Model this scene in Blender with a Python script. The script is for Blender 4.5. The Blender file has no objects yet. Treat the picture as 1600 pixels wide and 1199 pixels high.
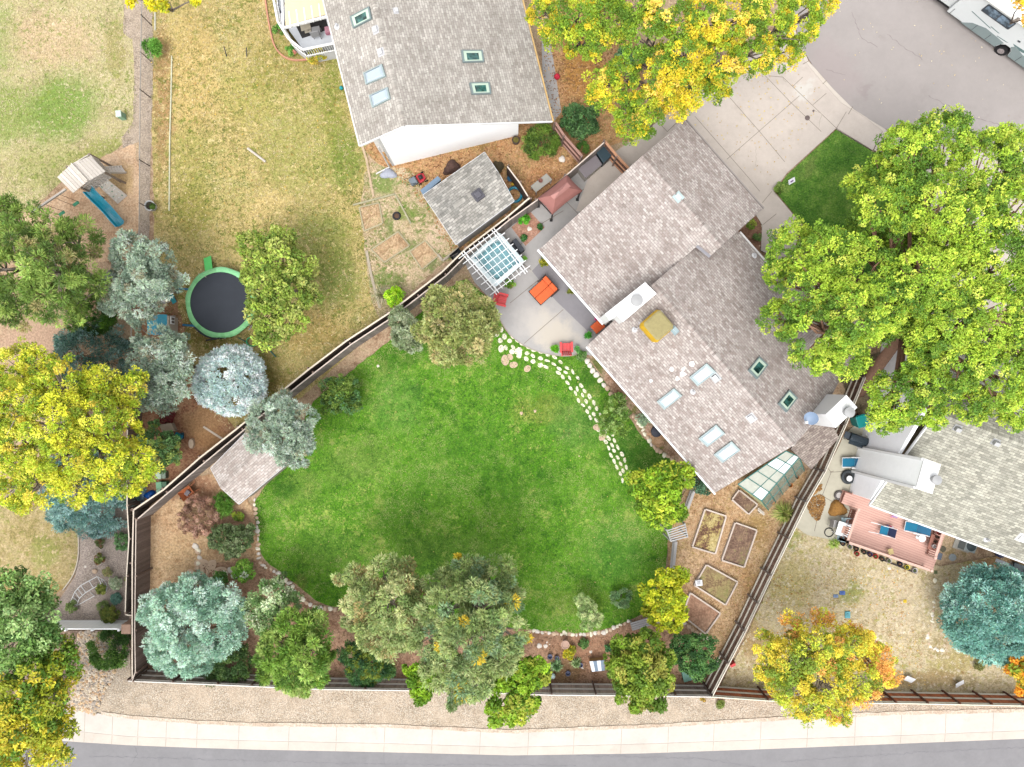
import bpy, math, random
import numpy as np
from mathutils import Vector, Matrix
from mathutils.geometry import tessellate_polygon

SC = bpy.context.scene
COL = SC.collection
# ---------------- camera, sky, sun, exposure ----------------
H = 43.0          # camera height (m)
S = 0.04          # metres per photo pixel at ground level
cam_d = bpy.data.cameras.new('camera')
cam = bpy.data.objects.new('camera', cam_d); COL.objects.link(cam)
cam.location = (0, 0, H)
cam_d.sensor_width = 36; cam_d.lens = 36 * H / (1600 * S)
cam_d.clip_start = 0.1; cam_d.clip_end = 6000
SC.camera = cam
SUN_EL, SUN_AZ = 64, 200          # elevation, compass azimuth (north = +y)
w = bpy.data.worlds.new("World"); SC.world = w; w.use_nodes = True
wn = w.node_tree
sky = wn.nodes.new('ShaderNodeTexSky'); sky.sky_type = 'NISHITA'; sky.sun_disc = False
sky.sun_elevation = math.radians(SUN_EL); sky.sun_rotation = math.radians(SUN_AZ)
sky.air_density = 1.0; sky.dust_density = 3.0; sky.ozone_density = 1.0
bg = wn.nodes['Background']; bg.inputs[1].default_value = 0.15
hs = wn.nodes.new('ShaderNodeHueSaturation'); hs.inputs['Saturation'].default_value = 0.12
wn.links.new(sky.outputs[0], hs.inputs['Color']); wn.links.new(hs.outputs[0], bg.inputs[0])
sd = bpy.data.lights.new('sun', 'SUN'); sd.energy = 0.62; sd.angle = math.radians(40); sd.color = (1, .97, .92)
sun = bpy.data.objects.new('sun', sd); COL.objects.link(sun)
_a, _e = math.radians(SUN_AZ), math.radians(SUN_EL)
_dir = Vector((math.sin(_a) * math.cos(_e), math.cos(_a) * math.cos(_e), math.sin(_e)))
sun.rotation_euler = _dir.to_track_quat('Z', 'Y').to_euler()
SC.view_settings.view_transform = 'Standard'; SC.view_settings.look = 'None'
SC.view_settings.exposure = 1.68; SC.view_settings.gamma = 1

# ---------------- helpers ----------------
random.seed(11)
RNG = np.random.default_rng(7)
KA = 0.47
KS = 0.47
def lin(c):
    c = c / 255.0
    return c / 12.92 if c <= 0.04045 else ((c + 0.055) / 1.055) ** 2.4
def C(r, g, b, k=None):
    k = KA if k is None else k
    return (min(lin(r) * k, .82), min(lin(g) * k, .82), min(lin(b) * k, .82), 1)
def P(x, y, h=0.0):
    "world point at height h that stands at photo pixel x, y"
    k = S * (1 - h / H)
    return Vector(((x - 800) * k, (599.5 - y) * k, h))
def PL(pts, h=0.0): return [P(p[0], p[1], h) for p in pts]

class MB:
    def __init__(s): s.v = []; s.f = []; s.c = []; s.uv = {}
    def add(s, vs, fs, col=1.0):
        n = len(s.v); s.v += [tuple(v) for v in vs]
        cc = (col, col, col, 1) if isinstance(col, (int, float)) else col
        for f in fs: s.f.append(tuple(n + i for i in f)); s.c.append(cc)
        return s
    def box(s, c, size, rz=0, col=1.0, R=None):
        c = Vector(c); hx, hy, hz = size[0] / 2, size[1] / 2, size[2] / 2
        M = R if R is not None else Matrix.Rotation(rz, 3, 'Z')
        vs = [c + M @ Vector((x * hx, y * hy, z * hz)) for z in (-1, 1) for y in (-1, 1) for x in (-1, 1)]
        return s.add(vs, [(0, 2, 3, 1), (4, 5, 7, 6), (0, 1, 5, 4), (2, 6, 7, 3), (0, 4, 6, 2), (1, 3, 7, 5)], col)
    def beam(s, a, b, w, t, col=1.0, up=(0, 0, 1)):
        a, b = Vector(a), Vector(b); d = (b - a); L = d.length
        if L < 1e-6: return s
        x = d / L; u = Vector(up)
        if abs(x.dot(u)) > .98: u = Vector((1, 0, 0))
        y = u.cross(x).normalized(); z = x.cross(y)
        return s.box((a + b) / 2, (L, w, t), R=Matrix((x, y, z)).transposed(), col=col)
    def prism(s, pts, z0, z1, col=1.0):
        n = len(pts); pts = [Vector((p[0], p[1], 0)) for p in pts]
        if sum(pts[i].x * pts[(i + 1) % n].y - pts[(i + 1) % n].x * pts[i].y for i in range(n)) < 0: pts.reverse()
        vs = [(p.x, p.y, z0) for p in pts] + [(p.x, p.y, z1) for p in pts]
        fs = [(i, (i + 1) % n, n + (i + 1) % n, n + i) for i in range(n)]
        if n <= 4: fs += [tuple(range(n - 1, -1, -1)), tuple(range(n, 2 * n))]
        else:
            for t in tessellate_polygon([pts]):
                a, b, c = t
                if (pts[b] - pts[a]).cross(pts[c] - pts[a]).z < 0: a, b, c = c, b, a
                fs.append((n + a, n + b, n + c)); fs.append((c, b, a))
        return s.add(vs, fs, col)
    def sheet(s, pts, z, col=1.0):
        pts = [Vector((p[0], p[1], 0)) for p in pts]; fs = []
        for t in tessellate_polygon([pts]):
            a, b, c = t
            if (pts[b] - pts[a]).cross(pts[c] - pts[a]).z < 0: a, b, c = c, b, a
            fs.append((a, b, c))
        return s.add([(p.x, p.y, z) for p in pts], fs, col)
    def tube(s, pts, rad, n=6, col=1.0, cap=True):
        pts = [Vector(p) for p in pts]
        if isinstance(rad, (int, float)): rad = [rad] * len(pts)
        vs = []; prev = None
        for i, p in enumerate(pts):
            d = (pts[min(i + 1, len(pts) - 1)] - pts[max(i - 1, 0)]).normalized()
            if prev is None:
                u = Vector((0, 0, 1)) if abs(d.z) < .9 else Vector((1, 0, 0))
                x = u.cross(d).normalized()
            else:
                x = (prev - d * prev.dot(d)).normalized()
            prev = x; y = d.cross(x)
            for k in range(n):
                a = 2 * math.pi * k / n
                vs.append(p + (x * math.cos(a) + y * math.sin(a)) * rad[i])
        fs = [(i * n + k, i * n + (k + 1) % n, (i + 1) * n + (k + 1) % n, (i + 1) * n + k) for i in range(len(pts) - 1) for k in range(n)]
        if cap: fs += [tuple(range(n - 1, -1, -1)), tuple(range((len(pts) - 1) * n, len(pts) * n))]
        return s.add(vs, fs, col)
    def lathe(s, c, prof, n=24, col=1.0, sx=1, sy=1, rz=0):
        "prof: list of (r, z)"
        c = Vector(c); vs = []; m = len(prof)
        for r, z in prof:
            for k in range(n):
                a = 2 * math.pi * k / n
                x, y = r * math.cos(a) * sx, r * math.sin(a) * sy
                vs.append((c.x + x * math.cos(rz) - y * math.sin(rz), c.y + x * math.sin(rz) + y * math.cos(rz), c.z + z))
        fs = [(i * n + k, i * n + (k + 1) % n, (i + 1) * n + (k + 1) % n, (i + 1) * n + k) for i in range(m - 1) for k in range(n)]
        fs += [tuple(range(n - 1, -1, -1)), tuple(range((m - 1) * n, m * n))]
        return s.add(vs, fs, col)
    def quad(s, a, b, c, d, col=1.0): return s.add([a, b, c, d], [(0, 1, 2, 3)], col)
    def slab(s, quad, t, col=1.0, up=None):
        "planar polygon given by its top corners, t thick downwards along its normal"
        q = [Vector(p) for p in quad]; n = (q[1] - q[0]).cross(q[2] - q[0]).normalized()
        if n.z < 0: q.reverse(); n = -n
        k = len(q); vs = q + [p - n * t for p in q]
        fs = [tuple(range(k)), tuple(range(2 * k - 1, k - 1, -1))] + [(i, k + i, k + (i + 1) % k, (i + 1) % k) for i in range(k)]
        return s.add(vs, fs, col)

def mesh_from(mb, name, mat, off=None, smooth=False):
    me = bpy.data.meshes.new(name)
    vs = mb.v
    if off is not None: vs = [(v[0] - off[0], v[1] - off[1], v[2] - off[2]) for v in vs]
    me.from_pydata(vs, [], mb.f)
    at = me.color_attributes.new('Col', 'FLOAT_COLOR', 'CORNER')
    cols = np.repeat(np.array(mb.c, dtype=np.float32).reshape(-1, 4), [len(f) for f in mb.f], axis=0)
    at.data.foreach_set('color', cols.ravel())
    if mb.uv:
        uvl = me.uv_layers.new(name='UVMap'); li = 0
        for fi, f in enumerate(mb.f):
            if fi in mb.uv:
                for j, uv in enumerate(mb.uv[fi]): uvl.data[li + j].uv = uv
            li += len(f)
    if smooth: me.polygons.foreach_set('use_smooth', [True] * len(me.polygons))
    me.materials.append(mat); me.update()
    return me

def tag(o, label=None, cat=None, group=None, kind=None):
    if label: o['label'] = label
    if cat: o['category'] = cat
    if group: o['group'] = group
    if kind: o['kind'] = kind
    return o
def thing(name, label, cat, loc, group=None, rz=0):
    o = bpy.data.objects.new(name, None); COL.objects.link(o); o.location = loc; o.rotation_euler = (0, 0, rz)
    o.empty_display_size = .3
    o['_o'] = tuple(loc) + (rz,)
    return tag(o, label, cat, group)
def _root(o):
    x = Vector((0, 0, 0)); 
    while o is not None: x = x + Vector(o.location); o = o.parent
    return x
def part(parent, name, mb, mat, smooth=False, bevel=0, label=None, local=False):
    "child mesh; mb in world coordinates unless local"
    off = None if local else _root(parent)
    o = bpy.data.objects.new(name, mesh_from(mb, name, mat, off, smooth)); COL.objects.link(o); o.parent = parent
    if bevel: bev(o, bevel)
    if label: o['label'] = label
    return o
def one(name, label, cat, mb, mat, loc, group=None, smooth=False, bevel=0, kind=None):
    loc = Vector(loc)
    o = bpy.data.objects.new(name, mesh_from(mb, name, mat, loc, smooth)); COL.objects.link(o); o.location = loc
    if bevel: bev(o, bevel)
    return tag(o, label, cat, group, kind)
def struct(name, mb, mat, kind='structure', smooth=False, label=None):
    o = bpy.data.objects.new(name, mesh_from(mb, name, mat, None, smooth)); COL.objects.link(o)
    o['kind'] = kind
    if label: o['label'] = label
    return o
def bev(o, wd, seg=2):
    m = o.modifiers.new('bevel', 'BEVEL'); m.width = wd; m.segments = seg; m.limit_method = 'ANGLE'
def copy_thing(src, loc, rz=0, label=None, scale=None):
    r = src.copy(); COL.objects.link(r); r.location = loc; r.rotation_euler = (0, 0, rz)
    if label: r['label'] = label
    if scale: r.scale = scale
    for ch in list(src.children):
        c = ch.copy(); COL.objects.link(c); c.parent = r
        for g in ch.children:
            d = g.copy(); COL.objects.link(d); d.parent = c
    return r

# ---------------- materials ----------------
class NT:
    def __init__(s, name):
        s.m = bpy.data.materials.new(name); s.m.use_nodes = True; s.t = s.m.node_tree
        s.b = s.t.nodes['Principled BSDF']; s.b.inputs['Specular IOR Level'].default_value = .3
    def n(s, typ, **kw):
        x = s.t.nodes.new(typ)
        for k, v in kw.items():
            if isinstance(v, (int, float, str, bool)) and hasattr(x, k): setattr(x, k, v)
        return x
    def l(s, a, b): s.t.links.new(a, b)
    def pos(s):
        g = s.n('ShaderNodeTexCoord'); return g.outputs['Object']
    def noise(s, vec, scale, detail=4, rough=.6, dist=0):
        x = s.n('ShaderNodeTexNoise'); x.inputs['Scale'].default_value = scale; x.inputs['Detail'].default_value = detail
        x.inputs['Roughness'].default_value = rough; x.inputs['Distortion'].default_value = dist
        s.l(vec, x.inputs['Vector']); return x.outputs['Fac']
    def ramp(s, fac, stops):
        x = s.n('ShaderNodeValToRGB'); e = x.color_ramp.elements
        while len(e) < len(stops): e.new(.5)
        for i, (p, c) in enumerate(stops): e[i].position = p; e[i].color = c if len(c) == 4 else tuple(c) + (1,)
        s.l(fac, x.inputs[0]); return x.outputs[0]
    def rng(s, v, a, b, c=0., d=1.):
        x = s.n('ShaderNodeMapRange'); x.interpolation_type = 'SMOOTHSTEP'
        for i, q in enumerate((a, b, c, d)): x.inputs[i + 1].default_value = q
        s.l(v, x.inputs[0]); return x.outputs[0]
    def mix(s, fac, a, b, mode='MIX'):
        x = s.n('ShaderNodeMix'); x.data_type = 'RGBA'; x.blend_type = mode
        for sock, v in ((x.inputs[0], fac), (x.inputs[6], a), (x.inputs[7], b)):
            if hasattr(v, 'is_linked'): s.l(v, sock)
            else: sock.default_value = v
        return x.outputs[2]
    def math(s, op, a, b=0.):
        x = s.n('ShaderNodeMath'); x.operation = op
        for sock, v in ((x.inputs[0], a), (x.inputs[1], b)):
            if hasattr(v, 'is_linked'): s.l(v, sock)
            else: sock.default_value = v
        return x.outputs[0]
    def bump(s, h, strength=.3, dist=.02):
        x = s.n('ShaderNodeBump'); x.inputs['Strength'].default_value = strength; x.inputs['Distance'].default_value = dist
        s.l(h, x.inputs['Height']); s.l(x.outputs[0], s.b.inputs['Normal']); return x
    def col(s, c):
        if hasattr(c, 'is_linked'): s.l(c, s.b.inputs['Base Color'])
        else: s.b.inputs['Base Color'].default_value = c
    def attr(s):
        x = s.n('ShaderNodeVertexColor'); x.layer_name = 'Col'; return x.outputs[0]
    def set(s, **k):
        for a, v in k.items(): s.b.inputs[a.replace('_', ' ')].default_value = v
        return s

_MC = {}
def M(c, rough=.6, var=.12, ns=3.0, bump=.1, metal=0, spec=.3, dirt=None, k=None, name=None, trans=0, fine=25):
    "general paint / wood / plastic: colour with broad and fine variation, multiplied by per-piece tone"
    key = (tuple(c), rough, var, ns, bump, metal, spec, tuple(dirt) if dirt else None, k, trans, fine)
    if key in _MC: return _MC[key]
    t = NT(name or 'surface'); b = C(*c, k=k)
    p = t.pos(); n1 = t.noise(p, ns, 5); n2 = t.noise(p, fine, 3)
    f = t.math('ADD', t.math('MULTIPLY', n1, .6), t.math('MULTIPLY', n2, .4))
    lo = tuple(x * (1 - var * 1.6) for x in b[:3]) + (1,); hi = tuple(min(x * (1 + var), .85) for x in b[:3]) + (1,)
    c_ = t.ramp(f, [(.32, lo), (.68, hi)])
    if dirt: c_ = t.mix(t.rng(t.noise(p, ns * .6, 6, .7), .55, .72, 0, .6), c_, C(*dirt))
    c_ = t.mix(1.0, c_, t.attr(), 'MULTIPLY')
    t.col(c_); t.set(Roughness=rough, Metallic=metal); t.b.inputs['Specular IOR Level'].default_value = spec
    if bump: t.bump(n2, bump, .01)
    if trans: t.b.inputs['Transmission Weight'].default_value = trans
    _MC[key] = t.m; return t.m

def glass_dark(c=(30, 50, 48), rough=.08, name='dark_glass'):
    t = NT(name); t.col(t.ramp(t.noise(t.pos(), 2.2, 2), [(.4, C(*c)), (.65, C(min(c[0] * 2 + 25, 255), min(c[1] * 2 + 25, 255), min(c[2] * 2 + 25, 255)))]))
    t.set(Roughness=rough); t.b.inputs['Specular IOR Level'].default_value = .6; return t.m

def patches(t, base, lst):
    "lst: (px, py, rx, ry, rot_deg, rgb, strength) soft irregular patches of ground colour, painted fence shade on the lawn included"
    p = t.pos()
    wob = t.n('ShaderNodeTexNoise'); wob.inputs['Scale'].default_value = .9; wob.inputs['Detail'].default_value = 6; wob.inputs['Roughness'].default_value = .7
    t.l(p, wob.inputs['Vector'])
    sub = t.n('ShaderNodeVectorMath'); sub.operation = 'SUBTRACT'; sub.inputs[1].default_value = (.5, .5, .5); t.l(wob.outputs['Color'], sub.inputs[0])
    sc = t.n('ShaderNodeVectorMath'); sc.operation = 'SCALE'; sc.inputs['Scale'].default_value = 2.6; t.l(sub.outputs[0], sc.inputs[0])
    ad = t.n('ShaderNodeVectorMath'); ad.operation = 'ADD'; t.l(p, ad.inputs[0]); t.l(sc.outputs[0], ad.inputs[1])
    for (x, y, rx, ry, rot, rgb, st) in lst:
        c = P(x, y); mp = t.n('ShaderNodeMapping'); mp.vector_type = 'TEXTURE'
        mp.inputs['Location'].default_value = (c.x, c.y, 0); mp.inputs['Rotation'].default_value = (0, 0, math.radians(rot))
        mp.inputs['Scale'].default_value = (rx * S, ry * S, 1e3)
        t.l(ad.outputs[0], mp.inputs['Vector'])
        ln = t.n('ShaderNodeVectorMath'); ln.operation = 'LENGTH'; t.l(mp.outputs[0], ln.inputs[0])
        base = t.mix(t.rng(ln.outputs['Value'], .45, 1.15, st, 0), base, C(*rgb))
    return base

def desat(c, f=.05):
    g = c[0] * .3 + c[1] * .55 + c[2] * .15; return tuple(x + (g - x) * f for x in c)
def ground_mat(name, cols, big=.35, mid=2.2, fine=14, patch=(), bump=.5, speck=None, bd=.03, contrast=1.0, tuft=None):
    t = NT(name); p = t.pos()
    a = t.noise(p, big, 5, .6, .3); b = t.noise(p, mid, 6, .7); c = t.noise(p, fine, 4, .75)
    f = t.math('ADD', t.math('MULTIPLY', a, .3), t.math('ADD', t.math('MULTIPLY', b, .38), t.math('MULTIPLY', c, .32)))
    n = len(cols); w_ = .085 / contrast; cols = [desat(q) for q in cols]; patch = [q[:5] + (desat(q[5]),) + q[6:] for q in patch]
    base = t.ramp(f, [(.5 - w_ + 2 * w_ * i / (n - 1), C(*cols[i])) for i in range(n)])
    base = patches(t, base, patch)
    for i_, (rgb, sc_, lo, st) in enumerate(tuft or ()):
        mp = t.n('ShaderNodeMapping'); mp.inputs['Location'].default_value = (17.3 * i_ + 5, 9.1 * i_, 0); t.l(p, mp.inputs['Vector'])
        base = t.mix(t.math('MULTIPLY', t.rng(t.noise(mp.outputs[0], sc_, 4, .75), lo, lo + .08, 0, st), t.rng(t.noise(mp.outputs[0], .35, 3, .6), .38, .6, .35, 1)), base, C(*rgb))
    g = t.noise(p, 8, 6, .85)
    base = t.mix(1.0, base, t.ramp(g, [(.36, (.66, .65, .62)), (.5, (1.02, 1.02, 1.02)), (.64, (1.42, 1.41, 1.38))]), 'MULTIPLY')
    if speck:
        v = t.n('ShaderNodeTexVoronoi'); v.inputs['Scale'].default_value = speck[1]; t.l(p, v.inputs['Vector'])
        th = t.rng(v.outputs['Distance'], speck[2], speck[2] * .6)
        base = t.mix(th, base, C(*speck[0]))
    t.col(base); t.set(Roughness=.95); t.b.inputs['Specular IOR Level'].default_value = .1
    t.bump(t.math('ADD', g, b), bump, bd); return t.m

def pebble_mat(name, cols, scale=9, bump=.8):
    t = NT(name); p = t.pos()
    v = t.n('ShaderNodeTexVoronoi'); v.inputs['Scale'].default_value = scale; t.l(p, v.inputs['Vector'])
    sep = t.n('ShaderNodeSeparateColor'); t.l(v.outputs['Color'], sep.inputs[0])
    n = len(cols); base = t.ramp(sep.outputs[0], [(i / (n - 1), C(*cols[i])) for i in range(n)])
    edge = t.rng(v.outputs['Distance'], .25, .75, 0, .55)
    base = t.mix(edge, base, C(*[q * .55 for q in cols[0]]))
    base = t.mix(t.rng(t.noise(p, .7, 5), .45, .65, 0, .45), base, C(*cols[n // 2]))
    base = t.mix(1.0, base, t.ramp(t.noise(p, 1.2, 5, .7), [(.35, (.85, .84, .82)), (.65, (1.1, 1.1, 1.1))]), 'MULTIPLY')
    t.col(base); t.set(Roughness=.9); t.b.inputs['Specular IOR Level'].default_value = .15
    t.bump(t.math('MULTIPLY', v.outputs['Distance'], -1.), bump, .03); return t.m

def concrete_mat(name, c, stain=None, var=.1, patch=()):
    t = NT(name); p = t.pos(); b = C(*c)
    n1 = t.noise(p, .55, 6, .65); n2 = t.noise(p, 4, 6, .7); n3 = t.noise(p, 40, 2)
    f = t.math('ADD', t.math('MULTIPLY', n1, .55), t.math('ADD', t.math('MULTIPLY', n2, .3), t.math('MULTIPLY', n3, .15)))
    base = t.ramp(f, [(.36, tuple(x * (1 - 1.6 * var) for x in b[:3])), (.64, tuple(x * (1 + var) for x in b[:3]))])
    if stain: base = t.mix(t.rng(t.noise(p, .8, 6, .7), .56, .7, 0, .5), base, C(*stain))
    base = patches(t, base, patch) if patch else base
    base = t.mix(1.0, base, t.attr(), 'MULTIPLY')
    t.col(base); t.set(Roughness=.9); t.b.inputs['Specular IOR Level'].default_value = .15; t.bump(n3, .15, .01); return t.m

def shingle_mat(name, c1, c2, mortar, row=.145, width=.30, streak=.5):
    t = NT(name)
    uv = t.n('ShaderNodeUVMap'); uv.uv_map = 'UVMap'
    def brick(w_, h_, a, b, m, off=.5, sq=1.):
        x = t.n('ShaderNodeTexBrick'); x.offset = off; x.squash = 1; x.inputs['Scale'].default_value = 1
        x.inputs['Brick Width'].default_value = w_; x.inputs['Row Height'].default_value = h_
        x.inputs['Mortar Size'].default_value = .012; x.inputs['Mortar Smooth'].default_value = .3; x.inputs['Bias'].default_value = 0
        x.inputs['Color1'].default_value = a; x.inputs['Color2'].default_value = b; x.inputs['Mortar'].default_value = m
        t.l(uv.outputs[0], x.inputs['Vector']); return x
    b1 = brick(width, row, C(*c1, k=KS), C(*c2, k=KS), C(*mortar, k=KS))
    b2 = brick(width * .57, row, (.84, .83, .82, 1), (1.16, 1.16, 1.16, 1), (.97, .97, .97, 1), .37)
    b3 = brick(width * 1.9, row * 2, (.98, .98, .98, 1), (1.03, 1.02, 1.02, 1), (1, 1, 1, 1), .3)
    p = t.pos()
    base = t.mix(.8, b1.outputs[0], b2.outputs[0], 'MULTIPLY'); base = t.mix(1.0, base, b3.outputs[0], 'MULTIPLY')
    base = t.mix(1.0, base, t.ramp(t.noise(p, .5, 5, .65), [(.35, (.93, .92, .91)), (.65, (1.06, 1.06, 1.06))]), 'MULTIPLY')
    base = t.mix(1.0, base, t.ramp(t.noise(p, 30, 3, .8), [(.3, (.82, .82, .82)), (.7, (1.16, 1.16, 1.16))]), 'MULTIPLY')
    sp = t.n('ShaderNodeMapping'); sp.inputs['Scale'].default_value = (1.6, .12, 1); t.l(uv.outputs[0], sp.inputs['Vector'])
    base = t.mix(1.0, base, t.ramp(t.noise(sp.outputs[0], 1.4, 5, .7), [(.36, (.93, .93, .92)), (.52, (1, 1, 1)), (.7, (1.05, 1.05, 1.04))]), 'MULTIPLY')
    t.col(base); t.set(Roughness=.92); t.b.inputs['Specular IOR Level'].default_value = .2
    t.bump(t.math('MULTIPLY', b1.outputs['Fac'], -1.), .5, .012); return t.m

def leaf_mat(name='foliage', trl=.3, rough=.6):
    t = NT(name); a = t.attr(); t.col(a); t.set(Roughness=rough); t.b.inputs['Specular IOR Level'].default_value = .25
    out = t.t.nodes['Material Output']; tr = t.n('ShaderNodeBsdfTranslucent'); t.l(a, tr.inputs[0])
    mx = t.n('ShaderNodeMixShader'); mx.inputs[0].default_value = trl
    t.l(t.b.outputs[0], mx.inputs[1]); t.l(tr.outputs[0], mx.inputs[2]); t.l(mx.outputs[0], out.inputs[0]); return t.m

def wood_mat(name, c, var=.25):
    t = NT(name); p = t.pos(); b = C(*c)
    st = t.noise(p, 6, 6, .7, 2.5); f2 = t.noise(p, 35, 2)
    base = t.ramp(t.math('ADD', t.math('MULTIPLY', st, .7), t.math('MULTIPLY', f2, .3)), [(.35, tuple(x * (1 - var * 1.4) for x in b[:3])), (.65, tuple(x * (1 + var) for x in b[:3]))])
    base = t.mix(1.0, base, t.attr(), 'MULTIPLY'); t.col(base); t.set(Roughness=.85); t.bump(f2, .2, .01); return t.m

# ---------------- polygons ----------------
def chaikin(pts, it=2, closed=True):
    pts = [Vector((p[0], p[1])) for p in pts]
    for _ in range(it):
        q = []; n = len(pts)
        rng_ = range(n) if closed else range(n - 1)
        if not closed: q.append(pts[0])
        for i in rng_:
            a, b = pts[i], pts[(i + 1) % n]; q += [a * .75 + b * .25, a * .25 + b * .75]
        if not closed: q.append(pts[-1])
        pts = q
    return [(p.x, p.y) for p in pts]
def rough_edge(pts, step=6, amp=2.0, closed=True, seed=1):
    r = random.Random(seed); out = []; n = len(pts)
    for i in range(n if closed else n - 1):
        a = Vector(pts[i][:2]); b = Vector(pts[(i + 1) % n][:2]); d = b - a; k = max(1, int(d.length / step))
        nrm = Vector((-d.y, d.x)).normalized() if d.length > 0 else Vector((0, 0))
        for j in range(k):
            q = a + d * (j / k)
            out.append(tuple(q + nrm * (r.uniform(-amp, amp) if j else 0)))
    if not closed: out.append(tuple(pts[-1][:2]))
    return out
def inside(poly, pts):
    poly = np.array([(p[0], p[1]) for p in poly]); x, y = pts[:, 0], pts[:, 1]; res = np.zeros(len(pts), bool)
    j = len(poly) - 1
    for i in range(len(poly)):
        xi, yi = poly[i]; xj, yj = poly[j]
        c = ((yi > y) != (yj > y)) & (x < (xj - xi) * (y - yi) / (yj - yi + 1e-12) + xi)
        res ^= c; j = i
    return res
def path_pts(pts, step):
    out = []; acc = 0.0
    for i in range(len(pts) - 1):
        a, b = Vector(pts[i][:2]), Vector(pts[i + 1][:2]); L = (b - a).length; d = (b - a) / L
        while acc <= L: out.append((a + d * acc, d)); acc += step
        acc -= L
    return out

# ---------------- leaves as many small faces ----------------
def quads_obj(name, c, d, sidev, L, W, cols, mat, off=(0, 0, 0), fold=.0):
    "c centres (N,3); d long axis; sidev side axis; L, W lengths (N,)"
    N = len(c); off = np.array(off)
    L = L[:, None]; W = W[:, None]; v = np.empty((N, 4, 3), np.float32)
    b = c - off
    v[:, 0] = b - d * L * .5; v[:, 1] = b + sidev * W * .5; v[:, 2] = b + d * L * .5; v[:, 3] = b - sidev * W * .5
    me = bpy.data.meshes.new(name); me.vertices.add(4 * N); me.vertices.foreach_set('co', v.ravel())
    me.loops.add(4 * N); me.loops.foreach_set('vertex_index', np.arange(4 * N, dtype=np.int32))
    me.polygons.add(N); me.polygons.foreach_set('loop_start', np.arange(0, 4 * N, 4, dtype=np.int32))
    me.polygons.foreach_set('loop_total', np.full(N, 4, np.int32))
    at = me.color_attributes.new('Col', 'FLOAT_COLOR', 'POINT')
    cc = np.ones((N, 4), np.float32); cc[:, :3] = cols; at.data.foreach_set('color', np.repeat(cc, 4, axis=0).ravel())
    me.materials.append(mat); me.update(calc_edges=True)
    return bpy.data.objects.new(name, me)
def vnoise(r, p, wl):
    "smooth value noise on a rotated grid"
    a = r.uniform(0, 6.28); q = np.stack([p[:, 0] * np.cos(a) - p[:, 1] * np.sin(a), p[:, 0] * np.sin(a) + p[:, 1] * np.cos(a)], 1) / wl
    q -= q.min(0); i = q.astype(int); f = q - i; f = f * f * (3 - 2 * f); g = r.normal(0, 1, (i[:, 0].max() + 2, i[:, 1].max() + 2))
    return (g[i[:, 0], i[:, 1]] * (1 - f[:, 0]) + g[i[:, 0] + 1, i[:, 1]] * f[:, 0]) * (1 - f[:, 1]) + (g[i[:, 0], i[:, 1] + 1] * (1 - f[:, 0]) + g[i[:, 0] + 1, i[:, 1] + 1] * f[:, 0]) * f[:, 1]
def unit(a): return a / (np.linalg.norm(a, axis=1, keepdims=True) + 1e-9)
# =============== THE GROUND ===============
base_mat = ground_mat('bare_ground', [(150, 118, 92), (190, 158, 128), (208, 182, 150), (172, 150, 104)], bump=.6,
    patch=[(240, 650, 60, 90, 0, (150, 98, 72), .7), (60, 535, 80, 40, 0, (200, 165, 140), .8), (250, 470, 60, 120, 0, (128, 78, 56), .7)])
struct('ground', MB().sheet([(-2500, -2500), (2500, -2500), (2500, 2500), (-2500, 2500)], 0), base_mat)

_lz = [1]
AREAS = {}
def layer(name, pts, mat, z=None, smooth=1, rough=0, seed=1):
    if smooth: pts = chaikin(pts, smooth)
    if rough: pts = rough_edge(pts, 7, rough, seed=seed)
    if z is None: z = .004 * _lz[0]; _lz[0] += 1
    AREAS[name] = [P(*p) for p in pts]
    return struct(name, MB().sheet(PL(pts), z), mat)

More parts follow.
